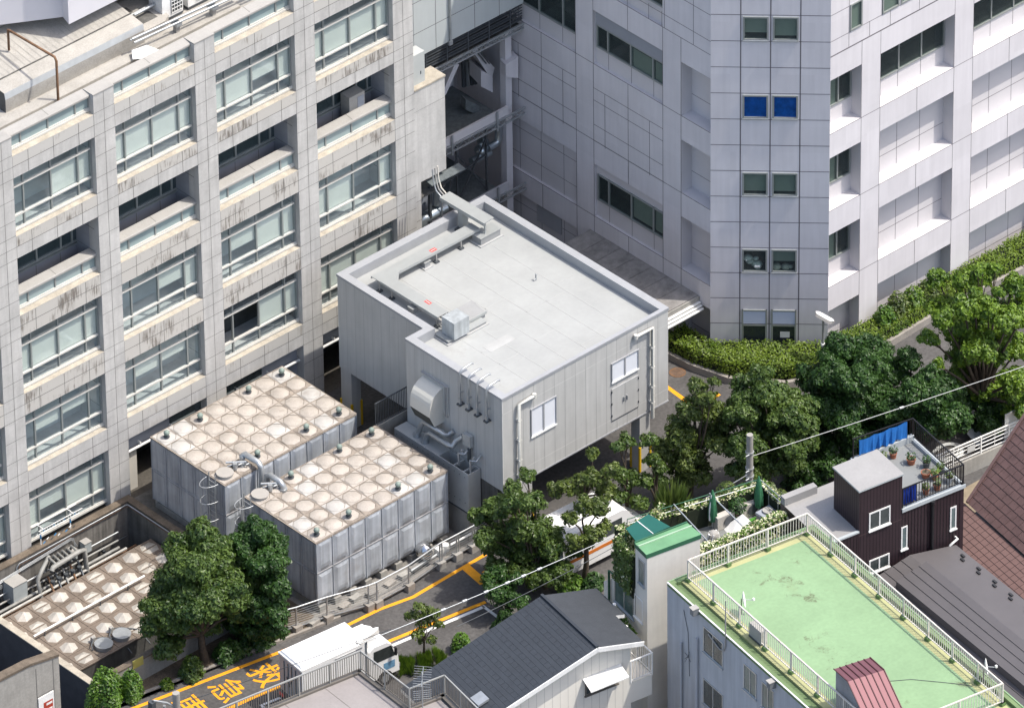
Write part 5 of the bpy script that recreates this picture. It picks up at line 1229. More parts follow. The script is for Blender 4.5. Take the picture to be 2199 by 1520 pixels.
an = MB(); p = at(908, 1530, DZk); h0 = 2.0
an.tube([p, p+V((0, 0, h0))], .022, GALV, 6); d1 = V((.55, .45, .12)); an.tube([p+V((0, 0, h0-.5))-d1*.3, p+V((0, 0, h0-.05))+d1*.5], .014, GALV, 5)
for i in range(9): q = p+V((0, 0, h0-.5))-d1*.3+(V((0, 0, .45))+d1*.8)*(i/8); an.tube([q+V((-.22, .27, 0)), q+V((.22, -.27, 0))], .009, GALV, 4)
for i in range(5): q = p+V((0, 0, .7+.1*i)); an.tube([q+V((-.3, .2, 0)), q+V((.3, -.2, 0))], .009, GALV, 4)
single('tv_antenna', an, 'thin metal television antenna standing on the roof deck', 'antenna', base=p)
# ---- dark gabled house
HZ = 8.6
house = thing('gabled_house', 'cream-walled house under a dark slate-grey gabled roof', 'house', (1, -28, 0))
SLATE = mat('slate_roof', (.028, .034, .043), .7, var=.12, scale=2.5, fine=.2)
SLATE2 = mat('slate_roof_sunlit', (.038, .043, .050), .7, var=.12, scale=2.5, fine=.2)  # sunward slope: the stronger light is put into a brighter slate colour
rid0, rid1 = at(1163, 1278, HZ), at(1283, 1390, HZ)
v2 = (rid1-rid0).normalized(); u2 = V((-v2.y, v2.x, 0));
if u2.x < 0: u2 = -u2
sl_ = .275; e0 = atP(1277, 1259, rid0, V((sl_*u2.x, sl_*u2.y, 1))); wR = (e0-rid0).dot(u2)
eL = atP(860, 1477, rid0, V((-sl_*u2.x, -sl_*u2.y, 1))); wL = -(eL-rid0).dot(u2)
LR = (rid1-rid0).length
def hp(s, t_, dz=0): return rid0+v2*s+u2*t_+V((0, 0, -sl_*abs(t_)+dz))
b = MB(); th = .16
def slope(s0, s1, t0, t1, m):
    a, c, d, e = hp(s0, t0), hp(s1, t0), hp(s1, t1), hp(s0, t1); up = V((0, 0, th))
    n = (c-a).cross(e-a)
    f = [a, c, d, e] if n.z > 0 else [a, e, d, c]
    b.face(f, m); b.face([p-up for p in f[::-1]], WALLC)
    for i in range(4): j = (i+1) % 4; b.face([f[i]-up, f[j]-up, f[j], f[i]], WHT if m else m)
s_n = 2.05
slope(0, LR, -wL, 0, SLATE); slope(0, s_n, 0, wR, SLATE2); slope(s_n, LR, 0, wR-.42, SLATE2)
b.bar(rid0+V((0, 0, .02)), rid1+V((0, 0, .02)), .12, SLATE)
for i in range(1, 30): t_ = -wL*i/30; a, c = hp(0, t_, .004), hp(LR, t_, .004); b.bar(a, c, .018, SLATE, .01)
for k_ in range(1, 12):
    s = LR*k_/12
    for i in range(0, 29, 2): b.bar(hp(s+.15*(i % 4 == 0), -wL*i/30, .004), hp(s+.15*(i % 4 == 0), -wL*(i+1)/30, .004), .012, SLATE, .01)
b.build('roof', house)
b = MB(); ins = .42
gl = [hp(LR-ins, -wL+.35), hp(LR-ins, 0), hp(LR-ins, wR-.75)]
gl = [p-V((0, 0, th)) for p in gl]
base = [V((gl[2].x, gl[2].y, 0)), V((gl[0].x, gl[0].y, 0))]
b.face([base[1], base[0], gl[2], gl[1], gl[0]], WALLC)
bk = [p-v2*(LR-.8) for p in gl]; bb = [p-v2*(LR-.8) for p in base]
b.face([bb[0], bb[1], bk[0], bk[1], bk[2]], WALLC); b.face([base[0], bb[0], bk[2], gl[2]], WALLC); b.face([bb[1], base[1], gl[0], bk[0]], WALLC)
fg, Lg = frame2((gl[0].x, gl[0].y), (gl[2].x, gl[2].y), v2)
zg = gl[2].z
for i in range(1, 22):
    u = Lg*i/22; zt_ = rid0.z-th-sl_*abs((fg.p(u, 0)-V((rid0.x, rid0.y, 0))).dot(u2))-.02; fg.vj(b, u, 0, zt_, mat('siding_joint', (.40, .385, .35), .8, var=0) if 'siding_joint' not in bpy.data.materials else bpy.data.materials['siding_joint'], .014)
fg.hj(b, 0, Lg, 3.1, WHT, .03)
b.build('wall', house)
b = MB()
for t0, t1 in ((-wL, 0), (0, wR-.42)): a, c = hp(LR+.02, t0), hp(LR+.02, t1); b.bar(a-V((0, 0, .1)), c-V((0, 0, .1)), .04, WHT, .2)
b.build('bargeboard', house)
def on(fr, px, py): q = atP(px, py, fr.O, fr.N); return (q-fr.O).dot(fr.U), q.z
a = on(fg, 1256, 1494); c = on(fg, 1326, 1440)
simple_window(house, fg, a[0], c[0], a[1]+.02, c[1]-.02, RLD, DGL, .06)
b = MB(); z0 = c[1]+.05
b.face([fg.p(a[0]-.1, z0+.25, 0), fg.p(c[0]+.15, z0+.25, 0), fg.p(c[0]+.15, z0, -.62), fg.p(a[0]-.1, z0, -.62)][::-1], WHT)
fg.slab(b, a[0]-.1, c[0]+.15, z0-.05, z0-.001, -.62, -.56, WHT); b.face([fg.p(a[0]-.1, z0+.22, 0), fg.p(c[0]+.15, z0+.22, 0), fg.p(c[0]+.15, z0-.03, -.62), fg.p(a[0]-.1, z0-.03, -.62)], WHT)
b.build('awning', house)
# balcony on the house's right
q = at(1374, 1410, zg-.6); b = MB(); bz = zg-2.1
pb = [gl[2]+V((0, 0, bz-gl[2].z)), gl[2]+u2*1.0+V((0, 0, bz-gl[2].z))]; pb += [pb[1]-v2*2.2, pb[0]-v2*2.2]
b.prism([(p.x, p.y) for p in pb], bz-1.0, bz, WALLC); b.build('balcony', house)
railing(house, [pb[0], pb[1], pb[2]], 1.05, WHT, sp=.13, post=1.0, rw=.05, bw=.022, name='balcony_railing')
b = MB(); q = atP(1030, 1506, rid0, V((-sl_*u2.x, -sl_*u2.y, 1))); b.obox(q+V((0, 0, .01))-u2*.25-v2*.3, u2*.5+V((0, 0, sl_*.5)), v2*.6, V((0, 0, .1)), GALV); o = b.build('skylight', house)
b = MB(); b.obox(q+V((0, 0, .112))-u2*.19-v2*.24, u2*.38+V((0, 0, sl_*.38)), v2*.48, V((0, 0, .01)), TGL); b.build('glass', o)
b = MB()
for (x, y) in ((1377, 1380), (1345, 1346), (1319, 1298)): q = at(x, y, hp(0, wR).z); b.box(q.x-.05, q.x+.05, q.y-.05, q.y+.05, q.z-.05, q.z+.06, WHT)
b.build('gutter_bracket', house)
# ---- cream stair house with green penthouse roof and roof garden
PZ = 10.5
cream = thing('cream_house', 'cream plastered narrow house with a green metal penthouse roof', 'house', (6, -26, 0))
P4 = pz([(1362, 1165), (1388, 1191), (1506, 1147), (1475, 1121)], PZ)
GRN = mat('green_metal_roof', (.12, .26, .135), .5, var=.14, scale=1.2, spots=.25, spotcol=(.20, .34, .17))
GRND = mat('dark_green_trim', (.03, .11, .06), .55, var=.1)
b = MB(); wl = [(p.x, p.y) for p in P4]
cx = sum(p[0] for p in wl)/4; cy = sum(p[1] for p in wl)/4
wi = [(cx+(p[0]-cx)*.965, cy+(p[1]-cy)*.965) for p in wl]
b.prism(wi, 0, PZ-.2, WALLW); b.build('wall', cream)
b = MB(); b.prism(wl, PZ-.2, PZ, GRND, GRN); a, c = P4[0].lerp(P4[1], .33), P4[3].lerp(P4[2], .33); b.bar(a+V((0, 0, .02)), c+V((0, 0, .02)), .06, mat('ridge_pale', (.30, .42, .30), .6, var=.1)); b.bar(P4[0].lerp(P4[1], .02)+V((0, 0, .02)), P4[3].lerp(P4[2], .02)+V((0, 0, .02)), .06, GRND)
b.build('penthouse_roof', cream)
fp, Lp = frame2(wi[0], wi[1], (-1, 0))
a = on(fp, 1366, 1205); c = on(fp, 1384, 1180)
simple_window(cream, fp, .25, .72, PZ-1.75, PZ-.55, ALU, TGL, .05, split=False, name='window')
b = MB(); b.bar(fp.p(Lp*.5, PZ-.1), fp.p(Lp*.5, PZ-.1), .01, ALU) if False else None
# main body with the garden terrace
TZ = 8.2
Hg = pz([(1320, 1128), (1643, 1030), (1712, 1090), (1500, 1185)], 9.35)
q1 = V((wi[1][0], wi[1][1], 0)); q2 = V((wi[2][0], wi[2][1], 0))
bl = at(1304, 1236, 6.6); 
bodyp = [(wi[1][0]+.02, wi[1][1]+.03), (wi[0][0]-.25, wi[0][1]+.5), (bl.x, bl.y)]
w1 = V((wi[1][0], wi[1][1], 0)); sd = (V((wi[0][0], wi[0][1], 0))-w1).normalized()
sA, sB = w1+sd*2.45, w1+sd*3.35
bodyq = [(w1.x+.02, w1.y+.03), (sA.x+.02, sA.y+.03), (Hg[0].x, Hg[0].y), (Hg[1].x, Hg[1].y), (Hg[2].x, Hg[2].y), (Hg[3].x, Hg[3].y), (wi[2][0], wi[2][1]+.02)]
b = MB(); b.prism(bodyq, 0, TZ, WALLW, mat('garden_deck', (.16, .17, .165), .85, var=.3, scale=2))
xo = V((-sd.y, sd.x, 0)); xo = xo if xo.x > 0 else -xo
P5 = [sA, sB, sB+xo*2.5, sA+xo*2.5]; b.mesh([V((p.x+.02, p.y+.03, 0)) for p in P5]+[V((P5[0].x+.02, P5[0].y+.03, 7.75)), V((P5[1].x+.02, P5[1].y+.03, 7.0)), V((P5[2].x, P5[2].y, 7.0)), V((P5[3].x, P5[3].y, 7.75))], [(0, 1, 5, 4), (1, 2, 6, 5), (2, 3, 7, 6), (3, 0, 4, 7), (4, 5, 6, 7), (3, 2, 1, 0)], WALLW)
b.build('body', cream)
fs, Ls = frame2(bodyq[1], bodyq[0], (-1, -.3))
a = on(fs, 1321, 1240); c = on(fs, 1365, 1290)
def wl_(x0, y0, x1, y1, fr): 
    a = on(fr, x0, y0); c = on(fr, x1, y1); return min(a[0], c[0]), max(a[0], c[0]), min(a[1], c[1]), max(a[1], c[1])
uu = on(fs, 1320, 1255), on(fs, 1362, 1300)
u0, u1 = sorted((uu[0][0], uu[1][0])); zz = (uu[0][1]+uu[1][1])/2; su0, su1, szz = u0, u1, zz
simple_window(cream, fs, u0, u1, zz-.75, zz+.65, ALU, TGL, .06)
uu = on(fs, 1372, 1305); simple_window(cream, fs, uu[0]-.32, uu[0]+.32, uu[1]-.55, uu[1]+.55, WHT, DGL, .05, split=False)
b = MB(); a = on(fs, 1310, 1222); c = on(fs, 1337, 1213); b.tube([fs.p(a[0]+.05, 3.5, -.08), fs.p(a[0]+.05, a[1], -.08), fs.p(a[0]+1.1, a[1]+.12, -.08)], .05, GRND, 8); b.build('downpipe', cream)
b = MB(); pa = at(1303, 1232, 6.5)
lowp = [(bodyq[1][0]-.35, bodyq[1][1]-.25), (bodyq[1][0]+.1, bodyq[1][1]+.0), (bodyq[0][0]-.02, bodyq[0][1]+.2), (bodyq[0][0]-.40, bodyq[0][1]+.3)]
# awning and garden furniture: things on the roof garden
aw = pz([(1344, 1134), (1392, 1103), (1439, 1130), (1366, 1162)], 10.15)
b = MB(); AWG = mat('green_canvas', (.008, .085, .07), .85, var=.08, scale=2)
b.mesh([p for p in aw]+[p-V((0, 0, .03)) for p in aw], [(0, 1, 2, 3), (7, 6, 5, 4), (0, 3, 7, 4), (3, 2, 6, 7), (2, 1, 5, 6), (1, 0, 4, 5)], AWG)
t = thing('canvas_awning', 'dark green canvas awning stretched beside the penthouse roof', 'awning', aw[0]); b.build('canvas', t)
b = MB(); b.bar(aw[0].lerp(aw[1], .5)+V((0, 0, .012)), aw[3].lerp(aw[2], .5)+V((0, 0, .012)), .03, WHT)
for p in aw: b.bar(p-V((0, 0, .03)), (p.x, p.y, TZ), .03, GRND)
b.build('frame', t)
rg_ = thing('garden_trellis', 'pale pipe trellis framing the roof garden', 'trellis', (9, -26, TZ)); b = MB(); zt_ = 9.75
G = [p.lerp(V((sum(q.x for q in Hg)/4, sum(q.y for q in Hg)/4, 9.35)), .12) for p in Hg]
for i in (0, 1): a, c = G[i]+V((0, 0, .0)), G[(i+1) % 4]+V((0, 0, .0)); b.tube([a, c], .02, GALV, 6); b.tube([a+V((0, 0, .25)), c+V((0, 0, .25))], .02, GRND if i == 0 else GALV, 6)
for i in (0, 1):
    for f in (0, .33, .66): p = G[i].lerp(G[(i+1) % 4], f); b.bar((p.x, p.y, TZ), (p.x, p.y, 9.6), .03, GALV)
b.tube([G[0].lerp(G[1], .35)+V((0, 0, .3)), G[3].lerp(G[2], .15)+V((0, 0, -.3))], .03, GALV, 6); b.tube([G[0].lerp(G[1], .62)+V((0, 0, .3)), G[3].lerp(G[2], .55)+V((0, 0, -.3))], .03, GALV, 6)
b.build('frame', rg_)
UMB = mat('green_umbrella', (.03, .13, .06), .8, var=.3, scale=5)
for (x, y, h_, lab) in ((1629, 1105, 1.75, 'closed green garden parasol farther along the roof garden, by the round basin'), (1530, 1135, 1.75, 'closed green and white garden parasol nearer the green penthouse roof')):
    p = at(x, y, TZ); m = MB(); m.tube([p, p+V((0, 0, .5))], .03, GALV, 6); m.tube([p+V((0, 0, .4)), p+V((0, 0, .8)), p+V((0, 0, 1.5)), p+V((0, 0, 1.9))], [.13, .19, .12, .03], UMB, 8)
    for i in range(6): a_ = i*1.05; m.tube([p+V((.16*math.cos(a_), .16*math.sin(a_), .5)), p+V((.15*math.cos(a_), .15*math.sin(a_), 1.0)), p+V((.05*math.cos(a_), .05*math.sin(a_), 1.7))], .04, (UMB, WHT)[i % 3 == 0 and x < 1600], 5)
    single('closed_parasol', m, lab, 'parasol', base=p)
ACB = mat('ac_beige', (.42, .40, .36), .6, var=.1)
for (x, y, lab) in ((1552, 1128, 'beige air conditioner between the two parasols, with a white pot on top'), (1602, 1105, 'beige air conditioner beside the farther parasol')):
    p = at(x, y, TZ+.02); t = thing('garden_air_conditioner', lab, 'air conditioner', p, 'air conditioners in the roof garden')
    m = MB(); m.obox(p+V((-.42, -.15, 0)), V((.84, -.12, 0)), V((.04, .3, 0)), V((0, 0, .62)), ACB); m.build('casing', t)
    m = MB(); c = p+V((.12, -.245, .32)); m.tube([c+V((0, -.0, 0)), c+V((-.002, -.02, 0))], .24, STEELD, 16); m.build('fan_grille', t)
p = at(1649, 1098, TZ+.55); m = MB(); m.box(p.x-.4, p.x+.4, p.y-.3, p.y+.3, TZ+.45, TZ+.55, GREYB); m.cyl((p.x, p.y, TZ+.551), .22, .08, COPE, 18); m.cyl((p.x, p.y, TZ+.6), .18, .02, WHT, 18)
for sx_ in (-.35, .35): m.box(p.x+sx_-.05, p.x+sx_+.05, p.y-.25, p.y+.25, TZ, TZ+.45, STEELD)
single('garden_sink', m, 'grey garden sink with a round white basin in the far corner of the roof garden', 'sink')
p = at(1585, 1130, TZ); m = MB(); m.mesh([p+V(q) for q in [(-.7, -.25, 0), (.5, -.5, 0), (.65, .1, 0), (-.5, .35, 0), (.15, -.1, .6)]], [(0, 1, 4), (1, 2, 4), (2, 3, 4), (3, 0, 4)], WHT); single('white_tarp', m, 'peaked white tarpaulin beside the flowering hedge', 'tarpaulin')
p = at(1532, 1150, TZ+.3); m = MB()
for i in range(10): m.tube([p+V((.3*math.cos(i*.63), .22*math.sin(i*.63), -.25)), p+V((.2*math.cos(i*.63+.4), .15*math.sin(i*.63+.4), .15))], .05, (WHT, COPE)[i % 2], 5)
m.ball(p, .25, COPE, 8, 5); single('wicker_chair', m, 'white wicker garden chair near the penthouse end of the roof garden', 'chair')
m = MB(); p = at(1608, 1122, TZ); m.obox(p+V((-.4, -.2, .004)), V((1.2, -.25, 0)), V((.1, .45, 0)), V((0, 0, .012)), mat('fake_grass', (.07, .24, .03), .95, var=.1, fine=.2)); single('grass_mat', m, 'bright green grass mat lying along the roof-garden hedge', 'mat')
# ---- apartment block with the light green roof
GZ = 10.0
apt = thing('green_roof_building', 'grey-blue walled apartment block with a light green painted flat roof', 'building', (9, -36, 0))
GR = mat('green_roof_paint', (.195, .30, .165), .75, var=.10, scale=.45, spots=.45, spotcol=(.18, .21, .10), fine=.05, cracks=.8, crackcol=(.085, .085, .045))
GRE = mat('green_roof_edge', (.34, .34, .17), .75, var=.1, scale=1)
GUT = mat('green_gutter', (.13, .19, .085), .75, var=.15, scale=1.5)  # the roof's green, dulled so the colour holds the shade on the ledge
WBL = mat('grey_blue_plaster', (.40, .42, .45), .85, var=.08, scale=.5, streak=.14, spots=.18, spotcol=(.27, .27, .27))
rB, rL, rR = at(1733, 1147, GZ), at(1478, 1247, GZ), at(2152, 1512, GZ)
uu_ = (rB-rL).normalized(); vv_ = (rR-rB).normalized(); rL2 = rL+vv_*16; rR2 = rB+vv_*(rR-rB).length
oB, oL = rB+uu_*.55-vv_*.35, rL-uu_*.75-vv_*.35
oL2 = rL2-uu_*.75; oR2 = rB+vv_*16+uu_*.55
b = MB(); b.prism([(p.x, p.y) for p in (oL, oB, oR2, oL2)], 0, GZ-.14, WBL, GUT); b.build('wall', apt)
b = MB(); ed = .22
A_ = [oL, oB, oR2, oL2]; I_ = [oL+uu_*ed+vv_*ed, oB-uu_*ed+vv_*ed, oR2-uu_*ed, oL2+uu_*ed]
for i in range(3):
    i0, i1 = ((0, 1), (1, 2), (3, 0))[i]
    b.mesh([A_[i0]+V((0, 0, -.14)), A_[i1]+V((0, 0, -.14)), A_[i1]+V((0, 0, .02)), A_[i0]+V((0, 0, .02)), I_[i0]+V((0, 0, .02)), I_[i1]+V((0, 0, .02)), I_[i1]+V((0, 0, -.14)), I_[i0]+V((0, 0, -.14))], [(0, 1, 2, 3), (3, 2, 5, 4), (7, 4, 5, 6)], GUT)
    b.bar(A_[i0]+V((0, 0, .035)), A_[i1]+V((0, 0, .035)), .06, WHT if i == 2 else GR, .03)
b.build('parapet', apt)
b = MB(); F_ = [rL-uu_*.22-vv_*.12, rB+uu_*.12-vv_*.12, rB+vv_*16+uu_*.12, rL2-uu_*.22]
b.prism([(p.x, p.y) for p in F_], GZ-.13, GZ-.02, GRE); E_ = [rL+uu_*.28+vv_*.2, rB-uu_*.3+vv_*.25, rB+vv_*16-uu_*.3, rL2+uu_*.28]
b.face([p+V((0, 0, -.014)) for p in E_[::-1]], GR); 
if (E_[1]-E_[0]).cross(E_[3]-E_[0]).z > 0: b.f[-1] = b.f[-1][::-1]
b.build('roof', apt)
RLW = mat('railing_white_rusty', (.58, .54, .49), .6, var=.12, scale=5, spots=.5, spotcol=(.25, .11, .05))
GFT = mat('green_foot', (.10, .17, .06), .8, var=.2)
railing(apt, [rL2, rL, rB, rR2+vv_*.01], 1.02, RLW, sp=.13, post=1.75, rw=.055, bw=.02, foot=GFT, low=.16)
b = MB(); e1 = rR2-uu_*6
railing(apt, [rR2, e1], 1.02, RLW, sp=.13, post=1.75, rw=.055, bw=.02, foot=GFT, low=.16)
fa, La = frame2((oL.x, oL.y), (oL2.x, oL2.y), (-1, -.2))
for (x0, y0, x1, y1, mm) in ((1511, 1352, 1553, 1425, DGL), (1511, 1465, 1553, 1535, DGL), (1598, 1434, 1625, 1490, TGL), (1637, 1470, 1662, 1530, TGL)):
    a = on(fa, x0, y0); c = on(fa, x1, y1); zc2 = (a[1]+c[1])/2; u0, u1 = sorted((a[0], c[0])); hh = .62
    simple_window(apt, fa, u0, u1, zc2-hh, zc2+hh, ALU, mm, .05)
b = MB()
for (x, z1_, z0_) in ((1466, 7.8, 0), (1500, 8.7, 0), (1590, 5.6, 0)):
    a = on(fa, x, 1330); b.tube([fa.p(a[0], z0_, -.09), fa.p(a[0], z1_, -.09)], .055, WBL, 8)
b.build('downpipe', apt)
for (x, y) in ((1498, 1308), (1663, 1465)): a = on(fa, x, y); b = MB(); fa.slab(b, a[0]-.12, a[0]+.12, a[1]-.18, a[1]+.14, -.28, 0, mat('vent_dark', (.16, .17, .18), .6, var=.1) if 'vent_dark' not in bpy.data.materials else bpy.data.materials['vent_dark']); fa.slab(b, a[0]-.14, a[0]+.14, a[1]+.14, a[1]+.17, -.32, 0, COPE); b.build('wall_vent', apt)
b = MB(); a = on(fa, 1560, 1345); b.tube([fa.p(a[0], a[1]+1.3, -.04), fa.p(a[0], a[1]-.9, -.05), fa.p(a[0]-.1, a[1]-1.2, -.05), fa.p(a[0]-.4, a[1]-1.35, -.04), fa.p(a[0]-1.2, a[1]-1.1, -.04)], .028, COPE, 6)
a = on(fa, 1482, 1320); b.tube([fa.p(a[0]-.4, a[1], -.03), fa.p(a[0]-.1, a[1]-.9, -.03), fa.p(a[0], a[1]-3, -.03)], .012, STEELD, 5)
for i in range(7): q = fa.p(a[0]+.0, a[1]-2.0, -.1); b.tube([q, q+V((random.uniform(-.2, .2), random.uniform(-.2, .2), random.uniform(-.2, .25)))], .012, STEELD, 4)
b.build('wall_cable', apt)
# staircase hut with a bent plum roof
hut = thing('stair_hut', 'small stair hut with a plum-coloured standing-seam roof on the light green roof', 'stair hut', at(1860, 1470, GZ))
PLUM = mat('plum_metal', (.17, .075, .085), .4, .3, var=.07, scale=1)
PLUMS = mat('plum_seam', (.09, .035, .04), .5, .2, var=.1)
hz = GZ+1.9
q0, q1, q2, q3 = at(1790, 1436, hz), at(1868, 1411, hz), at(1906, 1450, hz-.02), at(1832, 1479, hz-.02)
du_ = (q1-q0); dv_ = V((vv_.x, vv_.y, 0)); Lf = .95; 
b = MB(); A = [q0, q1, q1+dv_*Lf, q0+dv_*Lf]; up_ = V((0, 0, .08))
b.face([p for p in A] if (A[1]-A[0]).cross(A[3]-A[0]).z > 0 else A[::-1], PLUM)
c0, c1 = A[3]+dv_*1.5+V((0, 0, -1.35)), A[2]+dv_*1.5+V((0, 0, -1.35))
f = [A[3], A[2], c1, c0]; b.face(f if (f[1]-f[0]).cross(f[3]-f[0]).z > 0 else f[::-1], PLUM)
e0_, e1_ = c0+dv_*3+V((0, 0, -2.7)), c1+dv_*3+V((0, 0, -2.7)); f = [c0, c1, e1_, e0_]; b.face(f if (f[1]-f[0]).cross(f[3]-f[0]).z > 0 else f[::-1], PLUM)
for i in range(7):
    t_ = i/6; a = A[0].lerp(A[1], t_)+V((0, 0, .02)); c = A[3].lerp(A[2], t_)+V((0, 0, .02)); d = c0.lerp(c1, t_)+V((0, 0, .02)); b.bar(a, c, .035, PLUMS); b.bar(c, d, .035, PLUMS); b.bar(d, e0_.lerp(e1_, t_), .035, PLUMS)
b.build('roof', hut)
b = MB(); ii = .1
W4 = [q0.lerp(q1, .04)+dv_*.06, q0.lerp(q1, .96)+dv_*.06]
for s_ in (0, 1):
    w0 = W4[s_]; b.face([V((w0.x, w0.y, GZ-.02)), w0-V((0, 0, .03)), w0+dv_*.88-V((0, 0, .03)), w0+dv_*2.4-V((0, 0, 1.4)), V((w0.x+dv_.x*3.0, w0.y+dv_.y*3.0, GZ-.02))], mat('hut_wall', (.27, .27, .28), .8, var=.15, streak=.1) if 'hut_wall' not in bpy.data.materials else bpy.data.materials['hut_wall'])
b.face([V((W4[0].x, W4[0].y, GZ-.02)), V((W4[1].x, W4[1].y, GZ-.02)), W4[1]-V((0, 0, .03)), W4[0]-V((0, 0, .03))], bpy.data.materials['hut_wall']); b.build('wall', hut)
def dish(px, py, Z, lab):
    p = at(px, py, Z); m = MB(); m.tube([p, p+V((0, 0, .75))], .02, STEELD, 6); c = p+V((.0, -.05, .75)); ax = V((.72, -.69, .18)).normalized(); x_ = ax.orthogonal().normalized(); y_ = ax.cross(x_)
    rings = [[c+ax*(.12*r_*r_/.16)+(x_*math.cos(i*math.pi/8)+y_*math.sin(i*math.pi/8))*r_ for i in range(16)] for r_ in (.02, .17, .33)]
    vs_ = [q for rg in rings for q in rg]; fs = [(k_*16+i, k_*16+(i+1) % 16, (k_+1)*16+(i+1) % 16, (k_+1)*16+i) for k_ in range(2) for i in range(16)]; m.mesh(vs_, fs, WHT, True); m.tube([c, c+ax*.45+V((0, 0, -.12))], .015, GALV, 5); m.box(c.x+ax.x*.45-.04, c.x+ax.x*.45+.04, c.y+ax.y*.45-.04, c.y+ax.y*.45+.04, c.z+.05-.1, c.z+.15-.1, WHT)
    single('satellite_dish', m, lab, 'satellite dish', base=p, group='satellite dishes on the light green roof')
dish(1592, 1318, GZ, 'white satellite dish behind the left railing of the light green roof')
dish(2112, 1462, GZ, 'white satellite dish by the far right corner of the light green roof')
p = at(1628, 1373, GZ); t = thing('roof_air_conditioner', 'white air conditioner behind the left railing of the light green roof', 'air conditioner', p)
m = MB(); m.obox(p-uu_*.15-vv_*.4+V((0, 0, .08)), vv_*.8, uu_*.3, V((0, 0, .58)), COPE); m.build('casing', t); m = MB(); m.obox(p-uu_*.17-vv_*.4, vv_*.8, uu_*.34, V((0, 0, .08)), STEELD); m.build('base', t)
m = MB(); a = at(1905, 1462, GZ); c = at(2090, 1472, GZ); m.tube([a, a.lerp(c, .3)+V((.1, .2, 0)), a.lerp(c, .7)+V((.05, .12, 0)), c], .012, STEELD, 5); single('roof_cable', m, 'thin dark cable snaking over the light green roof from the stair hut', 'cable')
# ---- dark brown house with roof terrace
brown = thing('dark_brown_house', 'dark brown ribbed-metal house with a roof terrace and a square penthouse', 'house', (15, -30, 0))
BRN = mat('dark_brown_siding', (.030, .018, .022), .45, var=.12, scale=1.5)
BRG = mat('dark_brown_rib', (.012, .008, .010), .6, var=0)
TRM = mat('pale_trim', (.36, .39, .40), .5, var=.06); TGR = mat('terrace_grey', (.19, .20, .20), .75, var=.06, scale=1)
ROOFL = mat('pale_roof', (.27, .265, .26), .75, var=.07, scale=1, fine=.04)
bz_ = 11.5; bp = pz([(1792, 1005), (1885, 968), (1938, 1020), (1846, 1055)], bz_)
ub = (bp[1]-bp[0]).normalized(); vb = (bp[3]-bp[0]); vb.z = 0; vb.normalize()
Lu = ((bp[1]-bp[0]).length+(bp[2]-bp[3]).length)/2; Lv = ((bp[3]-bp[0]).length+(bp[2]-bp[1]).length)/2
tz_ = 9.65
tfl, tfr, tbr = at(1936, 1095, tz_), at(2069, 1044, tz_), at(1981, 985, tz_)
o3 = bp[3]
fB = Fr((o3.x, o3.y, 0), ub, vb)       # sunlit front wall, u from penthouse front-left corner
Lt = (V((tfr.x, tfr.y, 0))-V((o3.x, o3.y, 0))).dot(ub)
lr_ = 9.5; lp = pz([(1706, 1082), (1792, 1050), (1843, 1131), (1780, 1158)], lr_)
Ll = -(V((lp[3].x, lp[3].y, 0))-V((o3.x, o3.y, 0))).dot(ub)+.3; Ll = min(max(Ll, 1.2), 2.6)
dep = Lv+.9
b = MB()
def fbx(u0, u1, d0, d1, z0, z1, m, mt=None):
    P_ = [fB.p(u0, 0, d0), fB.p(u1, 0, d0), fB.p(u1, 0, d1), fB.p(u0, 0, d1)]; b.prism([(p.x, p.y) for p in P_], z0, z1, m, mt)
fbx(0, Lu, 0.0, Lv, tz_-2, bz_-.03, BRN, ROOFL); fbx(Lu+.0, Lt, .012, dep+1.0, 0, tz_, BRN, TGR); fbx(-Ll, Lu+.0, .012, dep+.6, 0, lr_, BRN, ROOFL)
fbx(0, Lu, .006, .5, 0, tz_-2, BRN)
for i in range(int((Lt+Ll)/.155)):
    u = -Ll+.08+i*.155; zt_ = lr_ if u < 0 else (bz_-.06 if u < Lu else tz_-.08); fB.vj(b, u, 0, zt_, BRG, .03, -.004)
for z in (6.3, 9.3): fB.hj(b, -Ll if z < 8 else 0, Lt if z < 8 else Lu, z, mat('brown_band', (.09, .06, .06), .5, var=0) if 'brown_band' not in bpy.data.materials else bpy.data.materials['brown_band'], .025, -.006)
fS = Fr((bp[0].x, bp[0].y, 0), vb, -ub)
for i in range(int(Lv/.155)): fS.vj(b, .08+i*.155, lr_, bz_-.06, BRG, .03, -.004)
b.build('wall', brown)
b = MB()
Pp = [fB.p(-.05, 0, -.05), fB.p(Lu+.05, 0, -.05), fB.p(Lu+.05, 0, Lv+.05), fB.p(-.05, 0, Lv+.05)]
b.prism([(p.x, p.y) for p in Pp], bz_-.03, bz_+.04, TRM, ROOFL); b.build('penthouse_roof', brown)
b = MB(); fB.slab(b, Lu, Lt+.05, tz_-.02, tz_+.14, -.05, .12, TRM)
c_ = [fB.p(Lt-.12, 0, 0), fB.p(Lt+.05, 0, 0), fB.p(Lt+.05, 0, dep+1), fB.p(Lt-.12, 0, dep+1)]; b.prism([(p.x, p.y) for p in c_], tz_-.02, tz_+.14, TRM)
c_ = [fB.p(Lu, 0, dep+.85), fB.p(Lt, 0, dep+.85), fB.p(Lt, 0, dep+1.02), fB.p(Lu, 0, dep+1.02)]; b.prism([(p.x, p.y) for p in c_], tz_-.02, tz_+.3, TRM); b.build('parapet', brown); b = MB()
c_ = [fB.p(-Ll, 0, dep+.3), fB.p(0, 0, dep+.3), fB.p(0, 0, dep+.6), fB.p(-Ll, 0, dep+.6)]; b.prism([(p.x, p.y) for p in c_], lr_-.02, lr_+.35, ROOFL); b.build('parapet', brown); b = MB()
